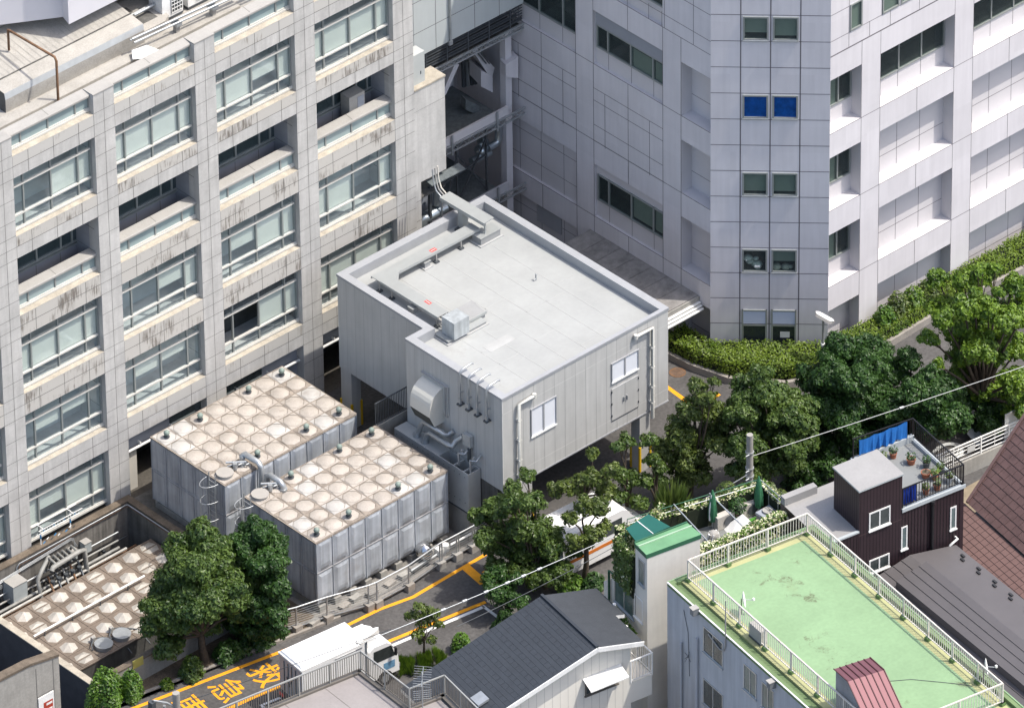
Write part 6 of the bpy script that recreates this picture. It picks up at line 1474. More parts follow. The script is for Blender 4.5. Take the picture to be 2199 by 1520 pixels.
fB.slab(b, -Ll, -.005, lr_-.02, lr_+.05, -.04, .1, TRM); b.build('parapet', brown)
BLK = mat('black_rail', (.018, .018, .020), .4, .3, var=.1)
railing(brown, [fB.p(Lu+.05, tz_+.14, .04), fB.p(Lt-.03, tz_+.14, .04), fB.p(Lt-.03, tz_+.14, dep+.95), fB.p(Lu+.1, tz_+.3, dep+.95)], .95, BLK, sp=.13, post=3, rw=.045, bw=.022)
WINW = mat('white_window_frame', (.66, .66, .64), .4, var=.04)
for (x0, y0, x1, y1, sp_) in ((1866, 1140, 1913, 1085, True), (1866, 1232, 1911, 1187, True), (1936, 1182, 1947, 1130, False), (2043, 1141, 2055, 1089, False)):
    a = on(fB, x0, y0); c = on(fB, x1, y1); simple_window(brown, fB, a[0], max(c[0], a[0]+.3), a[1], c[1], WINW, TGL if not sp_ else DGL, .06, split=sp_)
b = MB(); a = on(fB, 2003, 1100); b.tube([fB.p(a[0], 0, -.08), fB.p(a[0], a[1]+.5, -.08)], .06, BLK, 8); b.tube([fB.p(a[0], a[1]+.4, -.09), fB.p(a[0], a[1]+.55, -.09)], .09, BLK, 8)
b.build('downpipe', brown)
b = MB(); a = on(fB, 2050, 1160); b.tube([fB.p(a[0]+.12, a[1]+.05, 0), fB.p(a[0]+.1, a[1]+.1, -.2), fB.p(a[0]-.25, a[1]-.1, -.18), fB.p(a[0]-.3, a[1]-.4, -.15), fB.p(a[0]-.55, a[1]-.6, -.15), fB.p(a[0]-.6, a[1]-1.4, -.15)], .05, WINW, 8); b.build('wall_pipe', brown)
BLU = mat('blue_cloth', (.012, .13, .42), .75, var=.15, scale=3); BLU2 = mat('royal_blue_cloth', (.012, .045, .30), .75, var=.15, scale=3)
def cloth(nm, lab, u0, u1, d, z0, z1, m, wav=.05):
    c = MB(); n = 22; P_ = []
    for i in range(n+1):
        u = u0+(u1-u0)*i/n; dd = d+wav*math.sin(i*1.9)+wav*.5*math.sin(i*4.1); P_.append((fB.p(u, z0+.05*math.sin(i*.8), dd), fB.p(u, z1-.06*abs(math.sin(i*.45)), d)))
    for i in range(n): c.face([P_[i][0], P_[i+1][0], P_[i+1][1], P_[i][1]], m); c.face([P_[i][0]+vb*.02*-1, P_[i][1]+vb*-.02, P_[i+1][1]+vb*-.02, P_[i+1][0]+vb*-.02], m)
    single(nm, c, lab, 'cloth')
cloth('hanging_cloth', 'bright blue cloth hanging on the far black railing of the roof terrace', Lu+.35, Lt-.35, dep+.88, tz_+.35, tz_+1.12, BLU)
cloth('hanging_cloth', 'royal blue cloth hanging on the near black railing beside the penthouse', Lu+.08, Lu+.78, .10, tz_+.2, tz_+1.05, BLU2)
TERRA = mat('terracotta', (.30, .11, .06), .8, var=.15, scale=4)
POTP = mat('pale_pot', (.46, .47, .46), .6, var=.1)
potg = []
# ---- grey metal roof
gz_ = 7.6; grey = thing('grey_metal_roof_house', 'low house under a brown-grey ribbed metal roof with a raised strip', 'house', (17, -36, 0))
GRF = mat('brown_grey_metal', (.105, .098, .10), .5, .15, var=.06, scale=.7); GRFL = mat('brown_grey_metal_light', (.105, .098, .10), .5, .15, var=.06, scale=.7)
g0, g1 = at(1954, 1191, gz_), at(2199, 1390, gz_); vg = (g1-g0).normalized(); ug = V((-vg.y, vg.x, 0)); ug = ug if ug.x > 0 else -ug
sg = .22; eR = atP(2066, 1180, g0, V((sg*ug.x, sg*ug.y, 1))); wr = (eR-g0).dot(ug); eLl = atP(1885, 1236, g0, V((-sg*ug.x, -sg*ug.y, 1))); wl2 = -(eLl-g0).dot(ug)
wl3 = 4.2
def gp(s, t_, dz=0): return g0+vg*s+ug*t_+V((0, 0, -sg*abs(t_)+dz))
b = MB(); Lg_ = 20
def gslope(s0, s1, t0, t1, m, dz=0, th_=.12):
    f = [gp(s0, t0, dz), gp(s1, t0, dz), gp(s1, t1, dz), gp(s0, t1, dz)]
    if (f[1]-f[0]).cross(f[3]-f[0]).z < 0: f = f[::-1]
    b.face(f, m); dn = V((0, 0, -th_))
    b.face([p+dn for p in f[::-1]], m)
    for i in range(4): j = (i+1) % 4; b.face([f[i]+dn, f[j]+dn, f[j], f[i]], m)
gslope(0, Lg_, -wl3, 0, GRF); gslope(0, Lg_, 0, wr, GRFL)
for i in range(1, 10): t_ = -wl3*i/10; b.bar(gp(0, t_, .015), gp(Lg_, t_, .015), .03, GRF, .03)
b.build('roof', grey)
b = MB(); gslope(1.1, Lg_, -1.5, -.02, GRF, .36, .34); gslope(1.1, Lg_, -.02, .05, GRF, .36, .34)
for i in range(1, 4): b.bar(gp(1.1, -1.5*i/4, .375), gp(Lg_, -1.5*i/4, .375), .03, GRF, .03)
b.build('raised_roof', grey)
b = MB(); Wp = [gp(.15, -wl3+.3), gp(Lg_, -wl3+.3), gp(Lg_, wr-.15), gp(.15, wr-.15)]; b.prism([(p.x, p.y) for p in Wp], 0, gz_-1.3, WBL); b.build('wall', grey)
SNW = mat('snow_guard', (.03, .03, .032), .5, var=0)
for i in range(7):
    for s_ in (0, .42): b = MB(); q = gp(.75+i*1.05+s_*.6, wr-.35-s_*.5, .02); b.obox(q, vg*.22, ug*.09, V((0, 0, .05)), SNW); b.build('snow_guard', grey)
# ---- brown tiled roof on the right
tile = thing('brown_tile_roof_house', 'house under a large brown tiled roof at the right edge', 'house', (24, -34, 0))
TL = mat('brown_tile', (.085, .050, .047), .65, var=.16, cell=(.45, .45, .1), cellv=.08, scale=2, fine=.08); TL2 = mat('brown_tile_lower', (.135, .080, .070), .6, var=.10, scale=2, fine=.08); TLD = mat('tile_gap', (.045, .026, .025), .8, var=0)  # less sun on the steeper upper pitch is put into its darker brown
k0, k1 = at(2077, 1080, 6.2), at(2199, 1190, 6.2); vt = (k1-k0).normalized(); ut = V((-vt.y, vt.x, 0)); ut = ut if ut.x > 0 else -ut
st = .55; kT = atP(2199, 895, k0, V((-st*ut.x, -st*ut.y, 1)))
off = (kT-k0).dot(vt)
def tp(s, t_, dz=0, sl=st): return k0+vt*s+ut*t_+V((0, 0, sl*t_+dz))
b = MB(); wT = 6.5; Lt_ = 16; sk = off/((kT-k0).dot(ut))
f = [tp(0, 0), tp(Lt_, 0), tp(Lt_, wT), tp(sk*wT, wT)]; b.face(f if (f[1]-f[0]).cross(f[3]-f[0]).z > 0 else f[::-1], TL)
n_ = int(wT/.30)
for i in range(1, n_):
    t_ = i*.30; b.bar(tp(sk*t_+.05, t_, .008), tp(Lt_, t_, .008), .028, TLD, .02)
for i in range(1, n_):
    for j in range(0, 26): s = sk*i*.3+.2+j*.45+(.22 if i % 2 else 0); b.bar(tp(s, i*.3, .006), tp(s, i*.3-.29, .006), .012, TLD, .01)
b.bar(tp(0, 0, .03), tp(sk*wT, wT, .03), .12, TL)
b.build('roof', tile)
b = MB(); w2 = -1.55; f = [tp(-.25, 0, -.12, .30), tp(Lt_, 0, -.12, .30), tp(Lt_, w2, -.12, .30), tp(-.25, w2, -.12, .30)]; b.face(f if (f[1]-f[0]).cross(f[3]-f[0]).z > 0 else f[::-1], TL2)
for i in range(1, 6): b.bar(tp(-.25, w2*i/6, -.115, .30), tp(Lt_, w2*i/6, -.115, .30), .02, TLD, .015)
for j in range(34): b.bar(tp(-.1+j*.36, 0, -.115, .30), tp(-.1+j*.36, w2, -.115, .30), .012, TLD, .01)
b.tube([tp(-.3, w2-.06, -.16, .30), tp(Lt_, w2-.06, -.16, .30)], .055, STEELD, 8); b.build('lower_roof', tile)
b = MB(); Wp = [tp(.2, -.9), tp(Lt_, -.9), tp(Lt_, 7), tp(sk*7+.2, 7)]; b.prism([(p.x, p.y) for p in Wp], 0, 5.3, ROOMD); b.build('wall', tile)
# ---- right-hand path, low wall and rail fence
rp = thing('path_wall', 'low concrete wall carrying a white rail fence beside the brown tiled roof', 'wall', (28, -22.5, 0))
f0, f1 = at(2040, 1004, .75), at(2160, 952, .75); d = (f1-f0); d.z = 0; dn = d.normalized()
b = MB(); b.obox(V((f0.x, f0.y, 0))-dn*1.5, dn*8, V((-dn.y, dn.x, 0))*.18, V((0, 0, .72)), CONC); b.build('wall', rp)
railing(rp, [f0-dn*1.2+V((0, .09, -.03)), f0+dn*6+V((0, .09, -.03))], .85, WHT, sp=9, post=1.5, rw=.05)
b = MB()
for z in (.28, .47, .66): b.tube([f0-dn*1.2+V((0, .09, z)), f0+dn*6+V((0, .09, z))], .022, WHT, 6)
q = f0+dn*.9; b.obox(q+V((0, 0, .35)), dn*.4, V((.0, .012, 0)), V((0, 0, .3)), POTP); b.build('rail', rp)
s = MB(); sheet(s, [(f0.x-4, f0.y-.6), (f0.x+8, f0.y-.5-dn.y*-3), (f0.x+8, f0.y-7), (f0.x-4, f0.y-7)], .012, mat('tan_paving', (.22, .18, .125), .9, var=.2, scale=2, fine=.15)); s.build('path')['kind'] = 'structure'
m = MB(); c = at(2036, 972, .05)
for r_ in (.42, .5, .56, .6, .64): m.tube([c+V((r_*math.cos(i*math.pi/9)*1.15, r_*math.sin(i*math.pi/9)*.9, .04+.12*(.64-r_)*2)) for i in range(19)], .022, POTP, 5)
single('hose_coil', m, 'coil of pale hose lying on the dark ground under the trees', 'hose')
m = MB(); rr = random.Random(4); a, c = at(2088, 944, .3), at(2165, 905, .5); P_ = []
for i in range(9):
    q = a.lerp(c, i/8); P_.append((q+V((rr.uniform(-.1, .1), .35+rr.uniform(-.1, .1), rr.uniform(.1, .35))), q+V((rr.uniform(-.1, .1), -.35+rr.uniform(-.1, .1), rr.uniform(-.2, .0)))))
for i in range(8): m.face([P_[i][1], P_[i+1][1], P_[i+1][0], P_[i][0]], POTP)
single('grey_sheet', m, 'crumpled grey sheet stretched on the slope under the trees', 'sheet')
m = MB(); a, c = at(2157, 950, .6), at(2196, 930, .6); zt_ = above(2158, 925, 2157, 950, .6).z; m.obox(V((a.x, a.y, .3)), V((c.x-a.x, c.y-a.y, 0))*1.3, V((.02, .04, 0)), V((0, 0, 1.7)), POTP)
single('white_board', m, 'pale board standing by the end of the white rail fence, behind the brown tiled roof', 'board')
# ---- lorry
tk = thing('white_box_truck', 'small white box lorry parked on the lane, its rear doors to the lower left', 'truck', at(690, 1440, 0))
TW = mat('truck_white', (.74, .74, .73), .3, var=.02, spec=.5); TG = mat('truck_grey', (.36, .37, .39), .4, .3, var=.08, scale=3)
zr = 2.75; r0, r1, r2, r3 = at(599, 1394, zr), at(740, 1335, zr), at(787, 1373, zr), at(648, 1440, zr)
ut_ = ((r1-r0)+(r2-r3)); ut_.z = 0; ut_.normalize(); vt_ = V((ut_.y, -ut_.x, 0)); o = V((r0.x, r0.y, 0)); Lb = ((r1-r0).length+(r2-r3).length)/2; Wb = ((r3-r0).dot(vt_)+(r2-r1).dot(vt_))/2
def tq(s, t_, z): return o+ut_*s+vt_*t_+V((0, 0, z))
b = MB(); c = .10
b.obox(tq(0, 0, .85), ut_*Lb, vt_*Wb, V((0, 0, zr-.85-c)), TW)
T_ = [tq(0, 0, zr-c), tq(Lb, 0, zr-c), tq(Lb, Wb, zr-c), tq(0, Wb, zr-c)]; U_ = [tq(.05, c, zr), tq(Lb-.05, c, zr), tq(Lb-.05, Wb-c*1.6, zr), tq(.05, Wb-c*1.6, zr)]
b.mesh(T_+U_, [(4, 5, 6, 7), (0, 1, 5, 4), (1, 2, 6, 5), (2, 3, 7, 6), (3, 0, 4, 7)], TW)
b.obox(tq(Lb*.52, Wb+.004, 1.0), ut_*(Lb*.3), vt_*.012, V((0, 0, 1.5)), TW); b.obox(tq(Lb*.5, Wb+.002, zr-.30), ut_*(Lb*.42), vt_*.02, V((0, 0, .03)), STEELD)
b.build('cargo_box', tk)
b = MB()
for t_ in (.06, .5, .94): b.obox(tq(-.03, Wb*t_-.025, .9), ut_*.03, vt_*.05, V((0, 0, zr-1.1)), TG)
b.obox(tq(-.035, .05, .88), ut_*.03, vt_*(Wb-.1), V((0, 0, zr-1.05)), TG); b.obox(tq(-.05, 0, zr-.16), ut_*.05, vt_*Wb, V((0, 0, .08)), TW)
for t_ in (.25, .42, .58, .75): b.bar(tq(-.05, Wb*t_, .95), tq(-.05, Wb*t_, zr-.3), .025, STEELD)
b.bar(tq(-.055, Wb*.36, 1.75), tq(-.055, Wb*.48, 1.35), .03, STEELD); b.bar(tq(-.055, Wb*.5, 1.5), tq(-.055, Wb*.62, 1.85), .03, STEELD)
b.build('rear_door', tk)
b = MB(); s0 = Lb+.12
prof = [(s0, .45), (s0, 1.95), (s0+.25, 2.12), (s0+.85, 2.10), (s0+1.12, 1.92), (s0+1.42, 1.25), (s0+1.48, .45)]
A = [tq(s, .06, z) for s, z in prof]; B = [tq(s, Wb-.06, z) for s, z in prof]; n = len(prof)
for i in range(n): j = (i+1) % n; b.face([A[i], B[i], B[j], A[j]] , TW)
b.face(A, TW); b.face(B[::-1], TW); 
b.obox(tq(s0+.05, .3, 2.1), ut_*.5, vt_*(Wb-.6), V((0, 0, .35)), TW)
b.build('cab', tk)
def onm(name, pts, m): q = MB(); q.face(pts, m); q.face([p+V((0, 0, .001)) for p in pts[::-1]], m); q.build(name, tk)
n1 = (B[5]-B[4]).cross(A[4]-B[4]).normalized(); n1 = n1 if n1.dot(ut_) > 0 else -n1
onm('windscreen', [A[4].lerp(A[5], .06)+n1*.012+vt_*.12, B[4].lerp(B[5], .06)+n1*.012-vt_*.12, B[4].lerp(B[5], .92)+n1*.012-vt_*.06, A[4].lerp(A[5], .92)+n1*.012+vt_*.06], DGL)
for t_, sgn in ((Wb-.06, 1), (.06, -1)): q = vt_*(.012*sgn); onm('side_window', [tq(s0+.2, t_, 1.3)+q, tq(s0+1.28, t_, 1.3)+q, tq(s0+1.08, t_, 1.88)+q, tq(s0+.22, t_, 1.9)+q], DGL)
for t_ in (.2, Wb-.2):
    q = MB(); q.obox(tq(s0+1.475, t_-.14, .62), ut_*.03, vt_*.28, V((0, 0, .18)), COPE); q.build('headlight', tk)
for t_ in (-.12, Wb+.06): q = MB(); q.obox(tq(s0+1.15, t_, 1.45), ut_*.08, vt_*.1, V((0, 0, .35)), BLK); q.bar(tq(s0+1.1, .03 if t_ < 0 else Wb-.06, 1.8), tq(s0+1.18, t_+.04, 1.8), .025, BLK); q.build('mirror', tk)
q = MB(); q.obox(tq(s0+.7, Wb-.055, .75), ut_*.55, vt_*.008, V((0, 0, .35)), mat('sky_blue_mark', (.12, .25, .38), .4, var=.2, scale=8)); q.build('door_mark', tk)
TYR = mat('tyre', (.018, .018, .018), .85, var=.1)
for s in (.75, s0+.75):
    for t_ in (.02, Wb-.24):
        q = MB(); cc = tq(s, t_, .36); q.tube([cc, cc+vt_*.22], .36, TYR, 18); w_ = q.build('wheel', tk); q = MB(); q.tube([cc-vt_*.006, cc+vt_*.226], .2, GALV, 14); q.build('rim', w_)
q = MB(); q.obox(tq(-.02, .2, .5), ut_*(Lb+.6), vt_*(Wb-.4), V((0, 0, .34)), STEELD); q.obox(tq(-.1, .05, .45), ut_*.08, vt_*(Wb-.1), V((0, 0, .12)), BLK)
for t_ in (.1, Wb-.4): q.obox(tq(-.12, t_, .62), ut_*.04, vt_*.3, V((0, 0, .12)), RED)
q.build('chassis', tk)
# ---- white van under the trees
vn = thing('white_van', 'white van with an orange stripe parked under the trees beside the plant building', 'van', at(1200, 1120, 0))
zr = 2.3; a = at(1150, 1118, zr); c = at(1268, 1058, zr); ov = V((a.x, a.y, 0)); uv = V((c.x-a.x, c.y-a.y, 0)).normalized(); vv2 = V((uv.y, -uv.x, 0)); Lv_ = 4.6; Wv = 1.75
def vq(s, t_, z): return ov+uv*s+vv2*t_+V((0, 0, z))
prof = [(0, .35), (0, 2.2), (.15, 2.3), (3.2, 2.3), (3.45, 2.15), (4.1, 1.25), (4.6, 1.05), (4.65, .35)]
b = MB(); A = [vq(s, 0, z) for s, z in prof]; B = [vq(s, Wv, z) for s, z in prof]; n = len(prof)
for i in range(n): j = (i+1) % n; b.face([A[i], B[i], B[j], A[j]], TW)
b.face(A, TW); b.face(B[::-1], TW)
for i in range(5): b.obox(vq(.4, .25+.28*i, 2.301), uv*2.6, vv2*.05, V((0, 0, .03)), TW)
b.build('body', vn)
for i in range(3): q = MB(); q.tube([vq(1.2, .5+.35*i, 2.38), vq(2.9, .5+.35*i, 2.38)], .03, STEELD, 6); q.build('roof_bar', vn)
q = MB(); f = [A[4].lerp(A[5], .05)+vv2*.12, B[4].lerp(B[5], .05)-vv2*.12, B[4].lerp(B[5], .95)-vv2*.08, A[4].lerp(A[5], .95)+vv2*.08]; q.face([p+V((.01, 0, .012)) for p in f], DGL); q.build('windscreen', vn)
ORG = mat('orange_stripe', (.55, .16, .02), .5, var=.1); q = MB(); q.obox(vq(.1, Wv+.002, .9), uv*4.2, vv2*.008, V((0, 0, .16)), ORG); q.obox(vq(-.01, .1, .9), uv*.008, vv2*(Wv-.2), V((0, 0, .16)), ORG); q.build('stripe', vn)
q = MB()
for s in (.3, 1.3, 2.3): q.obox(vq(s, Wv+.001, 1.35), uv*.85, vv2*.008, V((0, 0, .6)), DGL)
q.obox(vq(-.012, .2, 1.3), uv*.008, vv2*(Wv-.4), V((0, 0, .65)), DGL); q.build('side_window', vn)
for s in (.85, 3.7):
    for t_ in (.0, Wv-.2): q = MB(); cc = vq(s, t_, .33); q.tube([cc, cc+vv2*.2], .33, TYR, 16); q.build('wheel', vn)
# ---- lamps, poles, wires
def lamp(px, py, tx, ty, lab, Z0, hd, hl=1.25, base=None):
    g_ = at(px, py, Z0); h = above(tx, ty, px, py, Z0).z; t = thing('street_lamp', lab, 'street lamp', (g_.x, g_.y, Z0), 'street lamps by the lane')
    m = MB(); m.tube([V((g_.x, g_.y, Z0)), V((g_.x, g_.y, Z0+1.0))], .085, GALV, 10); m.tube([V((g_.x, g_.y, Z0+1.0)), V((g_.x, g_.y, h))], .055, GALV, 10); m.tube([V((g_.x, g_.y, Z0+.95)), V((g_.x, g_.y, Z0+1.05))], .1, WHT, 10); m.build('pole', t)
    hd = V(hd).normalized(); sd = V((-hd.y, hd.x, 0)).normalized(); m = MB(); c = V((g_.x, g_.y, h+.06))-hd*hl*.42
    P_ = []; n = 10; pts_ = []
    for i in range(n+1): s = hl*i/n; w_ = .19*min(1, math.sqrt(max(0, 1-((s-hl*.5)/(hl*.5))**6))+.02); pts_.append((s, w_))
    top = [c+hd*s+sd*w_*.55+V((0, 0, .10)) for s, w_ in pts_]+[c+hd*s-sd*w_*.55+V((0, 0, .10)) for s, w_ in pts_[::-1]]
    bot = [c+hd*s+sd*w_ for s, w_ in pts_]+[c+hd*s-sd*w_ for s, w_ in pts_[::-1]]
    k_ = len(top); m.face(top if (top[1]-top[0]).cross(top[-1]-top[0]).z > 0 else top[::-1], WHT)
    for i in range(k_): j = (i+1) % k_; m.face([bot[i], bot[j], top[j], top[i]], COPE)
    m.face(bot, WHT); m.build('lamp_head', t)
lamp(1767, 781, 1771, 684, 'street lamp with a long pale head rising out of the clipped hedge by the tower', .6, (.12, -1, -.08), .98)
lamp(790, 1560, 790, 1372, 'street lamp with a long grey head in front of the white box lorry', .0, (.95, .12, 0), 1.35)
def pole(px, py, ty, lab, Z0=0, r=.14, extra=None):
    g_ = at(px, py, Z0); h = above(px, ty, px, py, Z0).z; t = thing('utility_pole', lab, 'utility pole', (g_.x, g_.y, Z0), 'concrete utility poles'); m = MB(); m.tube([V((g_.x, g_.y, Z0)), V((g_.x, g_.y, h))], [r*1.25, r], CONC, 14); m.build('post', t)
    m = MB()
    for dz in (.9, 1.7, 2.1): m.tube([V((g_.x, g_.y, h-dz)), V((g_.x, g_.y, h-dz+.06))], r*1.35, GALV, 12); m.tube([V((g_.x-.1, g_.y-.1, h-dz)), V((g_.x-.32, g_.y-.1, h-dz))], .03, GALV, 6)
    m.build('bracket', t); return V((g_.x, g_.y, h))
pt1 = pole(1609, 1200, 933, 'bare concrete pole rising behind the roof garden', 0, .135)
pt2 = pole(384, 1640, 1487, 'concrete pole top with steel brackets at the bottom left of the lane', 0, .15)
m = MB(); q = pt2; m.tube([q+V((0, 0, -.75)), q+V((-.4, .12, -.35)), q+V((-.9, .35, -.1))], .05, GALV, 8); m.tube([q+V((-.9, .35, -.1)), q+V((-.9, .35, -.6))], .05, STEELD, 8); m.box(q.x-1.05, q.x-.85, q.y+.25, q.y+.5, q.z-.5, q.z-.15, STEELD); m.tube([q+V((-.55, .1, -.4)), q+V((-.55, .1, -1.1))], .06, GALV, 8)
single('pole_bracket_arm', m, 'steel bracket arm with fittings fixed to the pole top at the bottom left', 'bracket')
def wire(lab, pts, r=.018, m_=None, sag=.0, beads=()):
    m = MB(); m.tube(pts, r, m_ or POTP, 5)
    for f in beads:
        k_ = f*(len(pts)-1); i = min(int(k_), len(pts)-2); q = pts[i].lerp(pts[i+1], k_-i); m.tube([q-(pts[i+1]-pts[i]).normalized()*.09, q+(pts[i+1]-pts[i]).normalized()*.09], r*3.2, m_ or POTP, 6)
    single('overhead_wire', m, lab, 'wire', group='overhead wires along the lane')
h1 = pt1.z
def wpt(a, b, n=10, sag=.12): return [a.lerp(b, i/n)-V((0, 0, sag*4*(i/n)*(1-i/n))) for i in range(n+1)]
A_ = V((pt1.x+.14, pt1.y, h1-1.15)); B_ = at(2230, 776, h1-.2); wire('pale overhead wire from the bare concrete pole to the right edge', wpt(A_, B_, 12, .05), .016, beads=(.52,))
A_ = V((pt1.x-.12, pt1.y, h1-1.95)); B_ = at(1435, 1105, 8.2); C_ = at(1320, 1150, 7.9); D_ = at(720, 1402, 6.8)
wire('thick overhead wire running from the bare concrete pole down the lane past the cream house', wpt(A_, B_, 8, .12)+wpt(B_, C_, 3, .0)[1:]+wpt(C_, D_, 12, .1)[1:], .02, GALV, beads=(.62, .65, .68, .72, .76, .8))
A_ = at(1320, 1173, 6.6); B_ = at(980, 1345, 6.2); wire('thin dark overhead wire below the thick one, in front of the dark roofed house', wpt(A_, B_, 8, .1), .014, STEELD)
A_ = pt2+V((0, 0, -.6)); B_ = at(840, 1350, 6.5); wire('thin overhead wire over the white box lorry from the pole at the bottom left', wpt(A_, B_, 10, .05), .014, STEELD)
# ================================================================ planting
LEAF = leafmat('camphor_leaf', (.024, .060, .014), (.120, .185, .036))
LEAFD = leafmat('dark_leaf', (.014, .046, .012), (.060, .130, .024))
LEAFL = leafmat('light_leaf', (.030, .085, .012), (.20, .31, .028))
LEAFO = leafmat('olive_leaf', (.030, .060, .014), (.15, .20, .040))
LEAFH = leafmat('hedge_leaf', (.060, .115, .012), (.19, .27, .028))
LEAFG = leafmat('shrub_leaf', (.03, .09, .012), (.13, .24, .025))
PETAL = leafmat('cream_petal', (.40, .40, .18), (.75, .75, .55), .2)
BARK = mat('bark', (.075, .058, .042), .95, var=.3, scale=6)
HN = V((FWD.x, FWD.y, 0)).normalized()
def leaf(mb, p, n, s, m, rr):
    t_ = n.orthogonal().normalized(); b_ = n.cross(t_); a = rr.random()*6.283
    x = (t_*math.cos(a)+b_*math.sin(a))*s; y = (b_*math.cos(a)-t_*math.sin(a))*s*.55
    mb.face([p-x, p-y+n*s*.12, p+x, p+y+n*s*.12], m)
def blob_leaves(mb, c, r, n, m, rr, size=.13, flat=.85):
    for _ in range(n):
        z = rr.uniform(-.55, 1); a = rr.random()*6.283; q = math.sqrt(max(0, 1-z*z)); d = V((q*math.cos(a), q*math.sin(a), z*flat))
        k_ = r*(1-.42*rr.random()**1.6)*(1+.16*math.sin(5*a+7*z+c.x)+.10*math.sin(11*a+c.y))
        nrm = (d+V((rr.uniform(-.6, .6), rr.uniform(-.6, .6), rr.uniform(-.1, .7)))).normalized()
        leaf(mb, c+d*k_, nrm, size*rr.uniform(.7, 1.3), m, rr)
def tree(name, label, bx_, by_, blobs, m, seed, dens=1.0, group='trees along the lane', size=.078, tr=.11, depth=.55, Z0=0, full=True, rs_=1.22):
    rr = random.Random(seed); g_ = at(bx_, by_, Z0); t = thing(name, label, 'tree', g_, group)
    cs = []
    for (x, y, r) in blobs:
        p = atP(x, y, g_, HN); R_ = r/51.5*rs_
        cs.append((p+HN*rr.uniform(-depth, depth)*1.2-HN*.2, R_))
        if full: cs.append((p+HN*rr.uniform(.5, 1.0)*depth*1.6+V((rr.uniform(-.3, .3), rr.uniform(-.3, .3), .1)), R_*.95))
    cs.sort(key=lambda q: q[0].z)
    zlow = min(c.z-r for c, r in cs); ztop = max(c.z for c, r in cs)
    cen = V((sum(c.x for c, r in cs)/len(cs), sum(c.y for c, r in cs)/len(cs), 0))
    w_ = MB(); fork = max(Z0+.8, zlow+(ztop-zlow)*.12); top = V((g_.x*.5+cen.x*.5, g_.y*.5+cen.y*.5, fork))
    w_.tube([g_-V((0, 0, .1)), g_.lerp(top, .5)+V((rr.uniform(-.08, .08), rr.uniform(-.08, .08), 0)), top], [tr*1.35, tr, tr*.85], BARK, 8)
    for c, r in cs:
        mid = top.lerp(c, .5)+V((rr.uniform(-.15, .15), rr.uniform(-.15, .15), .12)); w_.tube([top, mid, c], [tr*.55, tr*.36, tr*.14], BARK, 5)
        for _ in range(3): e = c+V((rr.uniform(-1, 1), rr.uniform(-1, 1), rr.uniform(-.3, .9)))*r*.75; w_.tube([mid.lerp(c, .6), e], [tr*.16, tr*.06], BARK, 4)
    w_.build('trunk', t)
    cr = MB()
    for c, r in cs:
        sub = max(3, int(r*r*14)); blob_leaves(cr, c, r*.78, int(520*dens*r*r*4), m, rr, size)
        for _ in range(sub):
            z = rr.uniform(-.4, 1); a = rr.random()*6.283; q = math.sqrt(max(0, 1-z*z)); d = V((q*math.cos(a), q*math.sin(a), z*.85)); rs = r*rr.uniform(.28, .46)
            blob_leaves(cr, c+d*r*.80, rs, int(680*dens*rs*rs*4), m, rr, size)
    cr.build('crown', t); return t
def bush(name, label, base, w, d_, h, m, seed, n=900, size=.09, cat='shrub', group=None, spiky=False):
    rr = random.Random(seed); mb = MB(); base = V(base)
    for _ in range(n):
        a = rr.random()*6.283; z = rr.random(); q = math.sqrt(max(0, 1-(z*.95)**2)); k_ = 1-.4*rr.random()**1.5; k_ *= 1+.15*math.sin(4*a+seed)
        p = base+V((q*math.cos(a)*w*k_, q*math.sin(a)*d_*k_, z*h*(.85+.2*rr.random())))
        nr = V((math.cos(a)*q, math.sin(a)*q, .4+z)).normalized()
        if spiky: e = V((math.cos(a)*.5*q, math.sin(a)*.5*q, 1)).normalized(); s_ = size*rr.uniform(.8, 1.6); x_ = e.cross(V((math.cos(a+1.2), math.sin(a+1.2), 0))).normalized()*s_*.16; mb.face([p-x_, p+x_, p+e*s_*2], m)
        else: leaf(mb, p, (nr+V((rr.uniform(-.6, .6), rr.uniform(-.6, .6), rr.uniform(-.2, .6)))).normalized(), size*rr.uniform(.7, 1.3), m, rr)
    for _ in range(5): mb.tube([base, base+V((rr.uniform(-.5, .5)*w, rr.uniform(-.5, .5)*d_, h*.6))], .015, BARK, 4)
    return single(name, mb, label, cat, base=base, group=group)
tree('camphor_tree', 'round dense camphor tree on a bare trunk by the low basin wall', 442, 1420,
     [(420, 1190, 30), (385, 1222, 34), (348, 1272, 32), (458, 1215, 36), (498, 1242, 34), (430, 1252, 42), (385, 1292, 40), (338, 1330, 28), (362, 1366, 28), (402, 1348, 34), (450, 1318, 40), (500, 1292, 38), (512, 1332, 26), (446, 1364, 24), (330, 1300, 20)], LEAF, 1, tr=.16, depth=.9, dens=1.15)
tree('evergreen_tree', 'darker leafy tree standing close behind the round camphor tree', 535, 1392,
     [(556, 1168, 26), (522, 1188, 26), (572, 1202, 34), (592, 1242, 30), (545, 1236, 38), (598, 1288, 24), (562, 1292, 38), (590, 1330, 26), (548, 1342, 28), (522, 1300, 30), (580, 1360, 20), (500, 1355, 24), (520, 1385, 22)], LEAFD, 2, tr=.12, depth=.8, dens=1.15)
tree('young_tree', 'slender young tree with sparse yellow-green leaves beside the lane markings', 910, 1418,
     [(905, 1296, 16), (930, 1312, 14), (884, 1312, 12), (910, 1332, 17), (940, 1336, 12), (893, 1346, 12), (926, 1356, 10), (905, 1375, 8)], LEAFO, 3, dens=.45, tr=.05, depth=.3, size=.09, full=False)
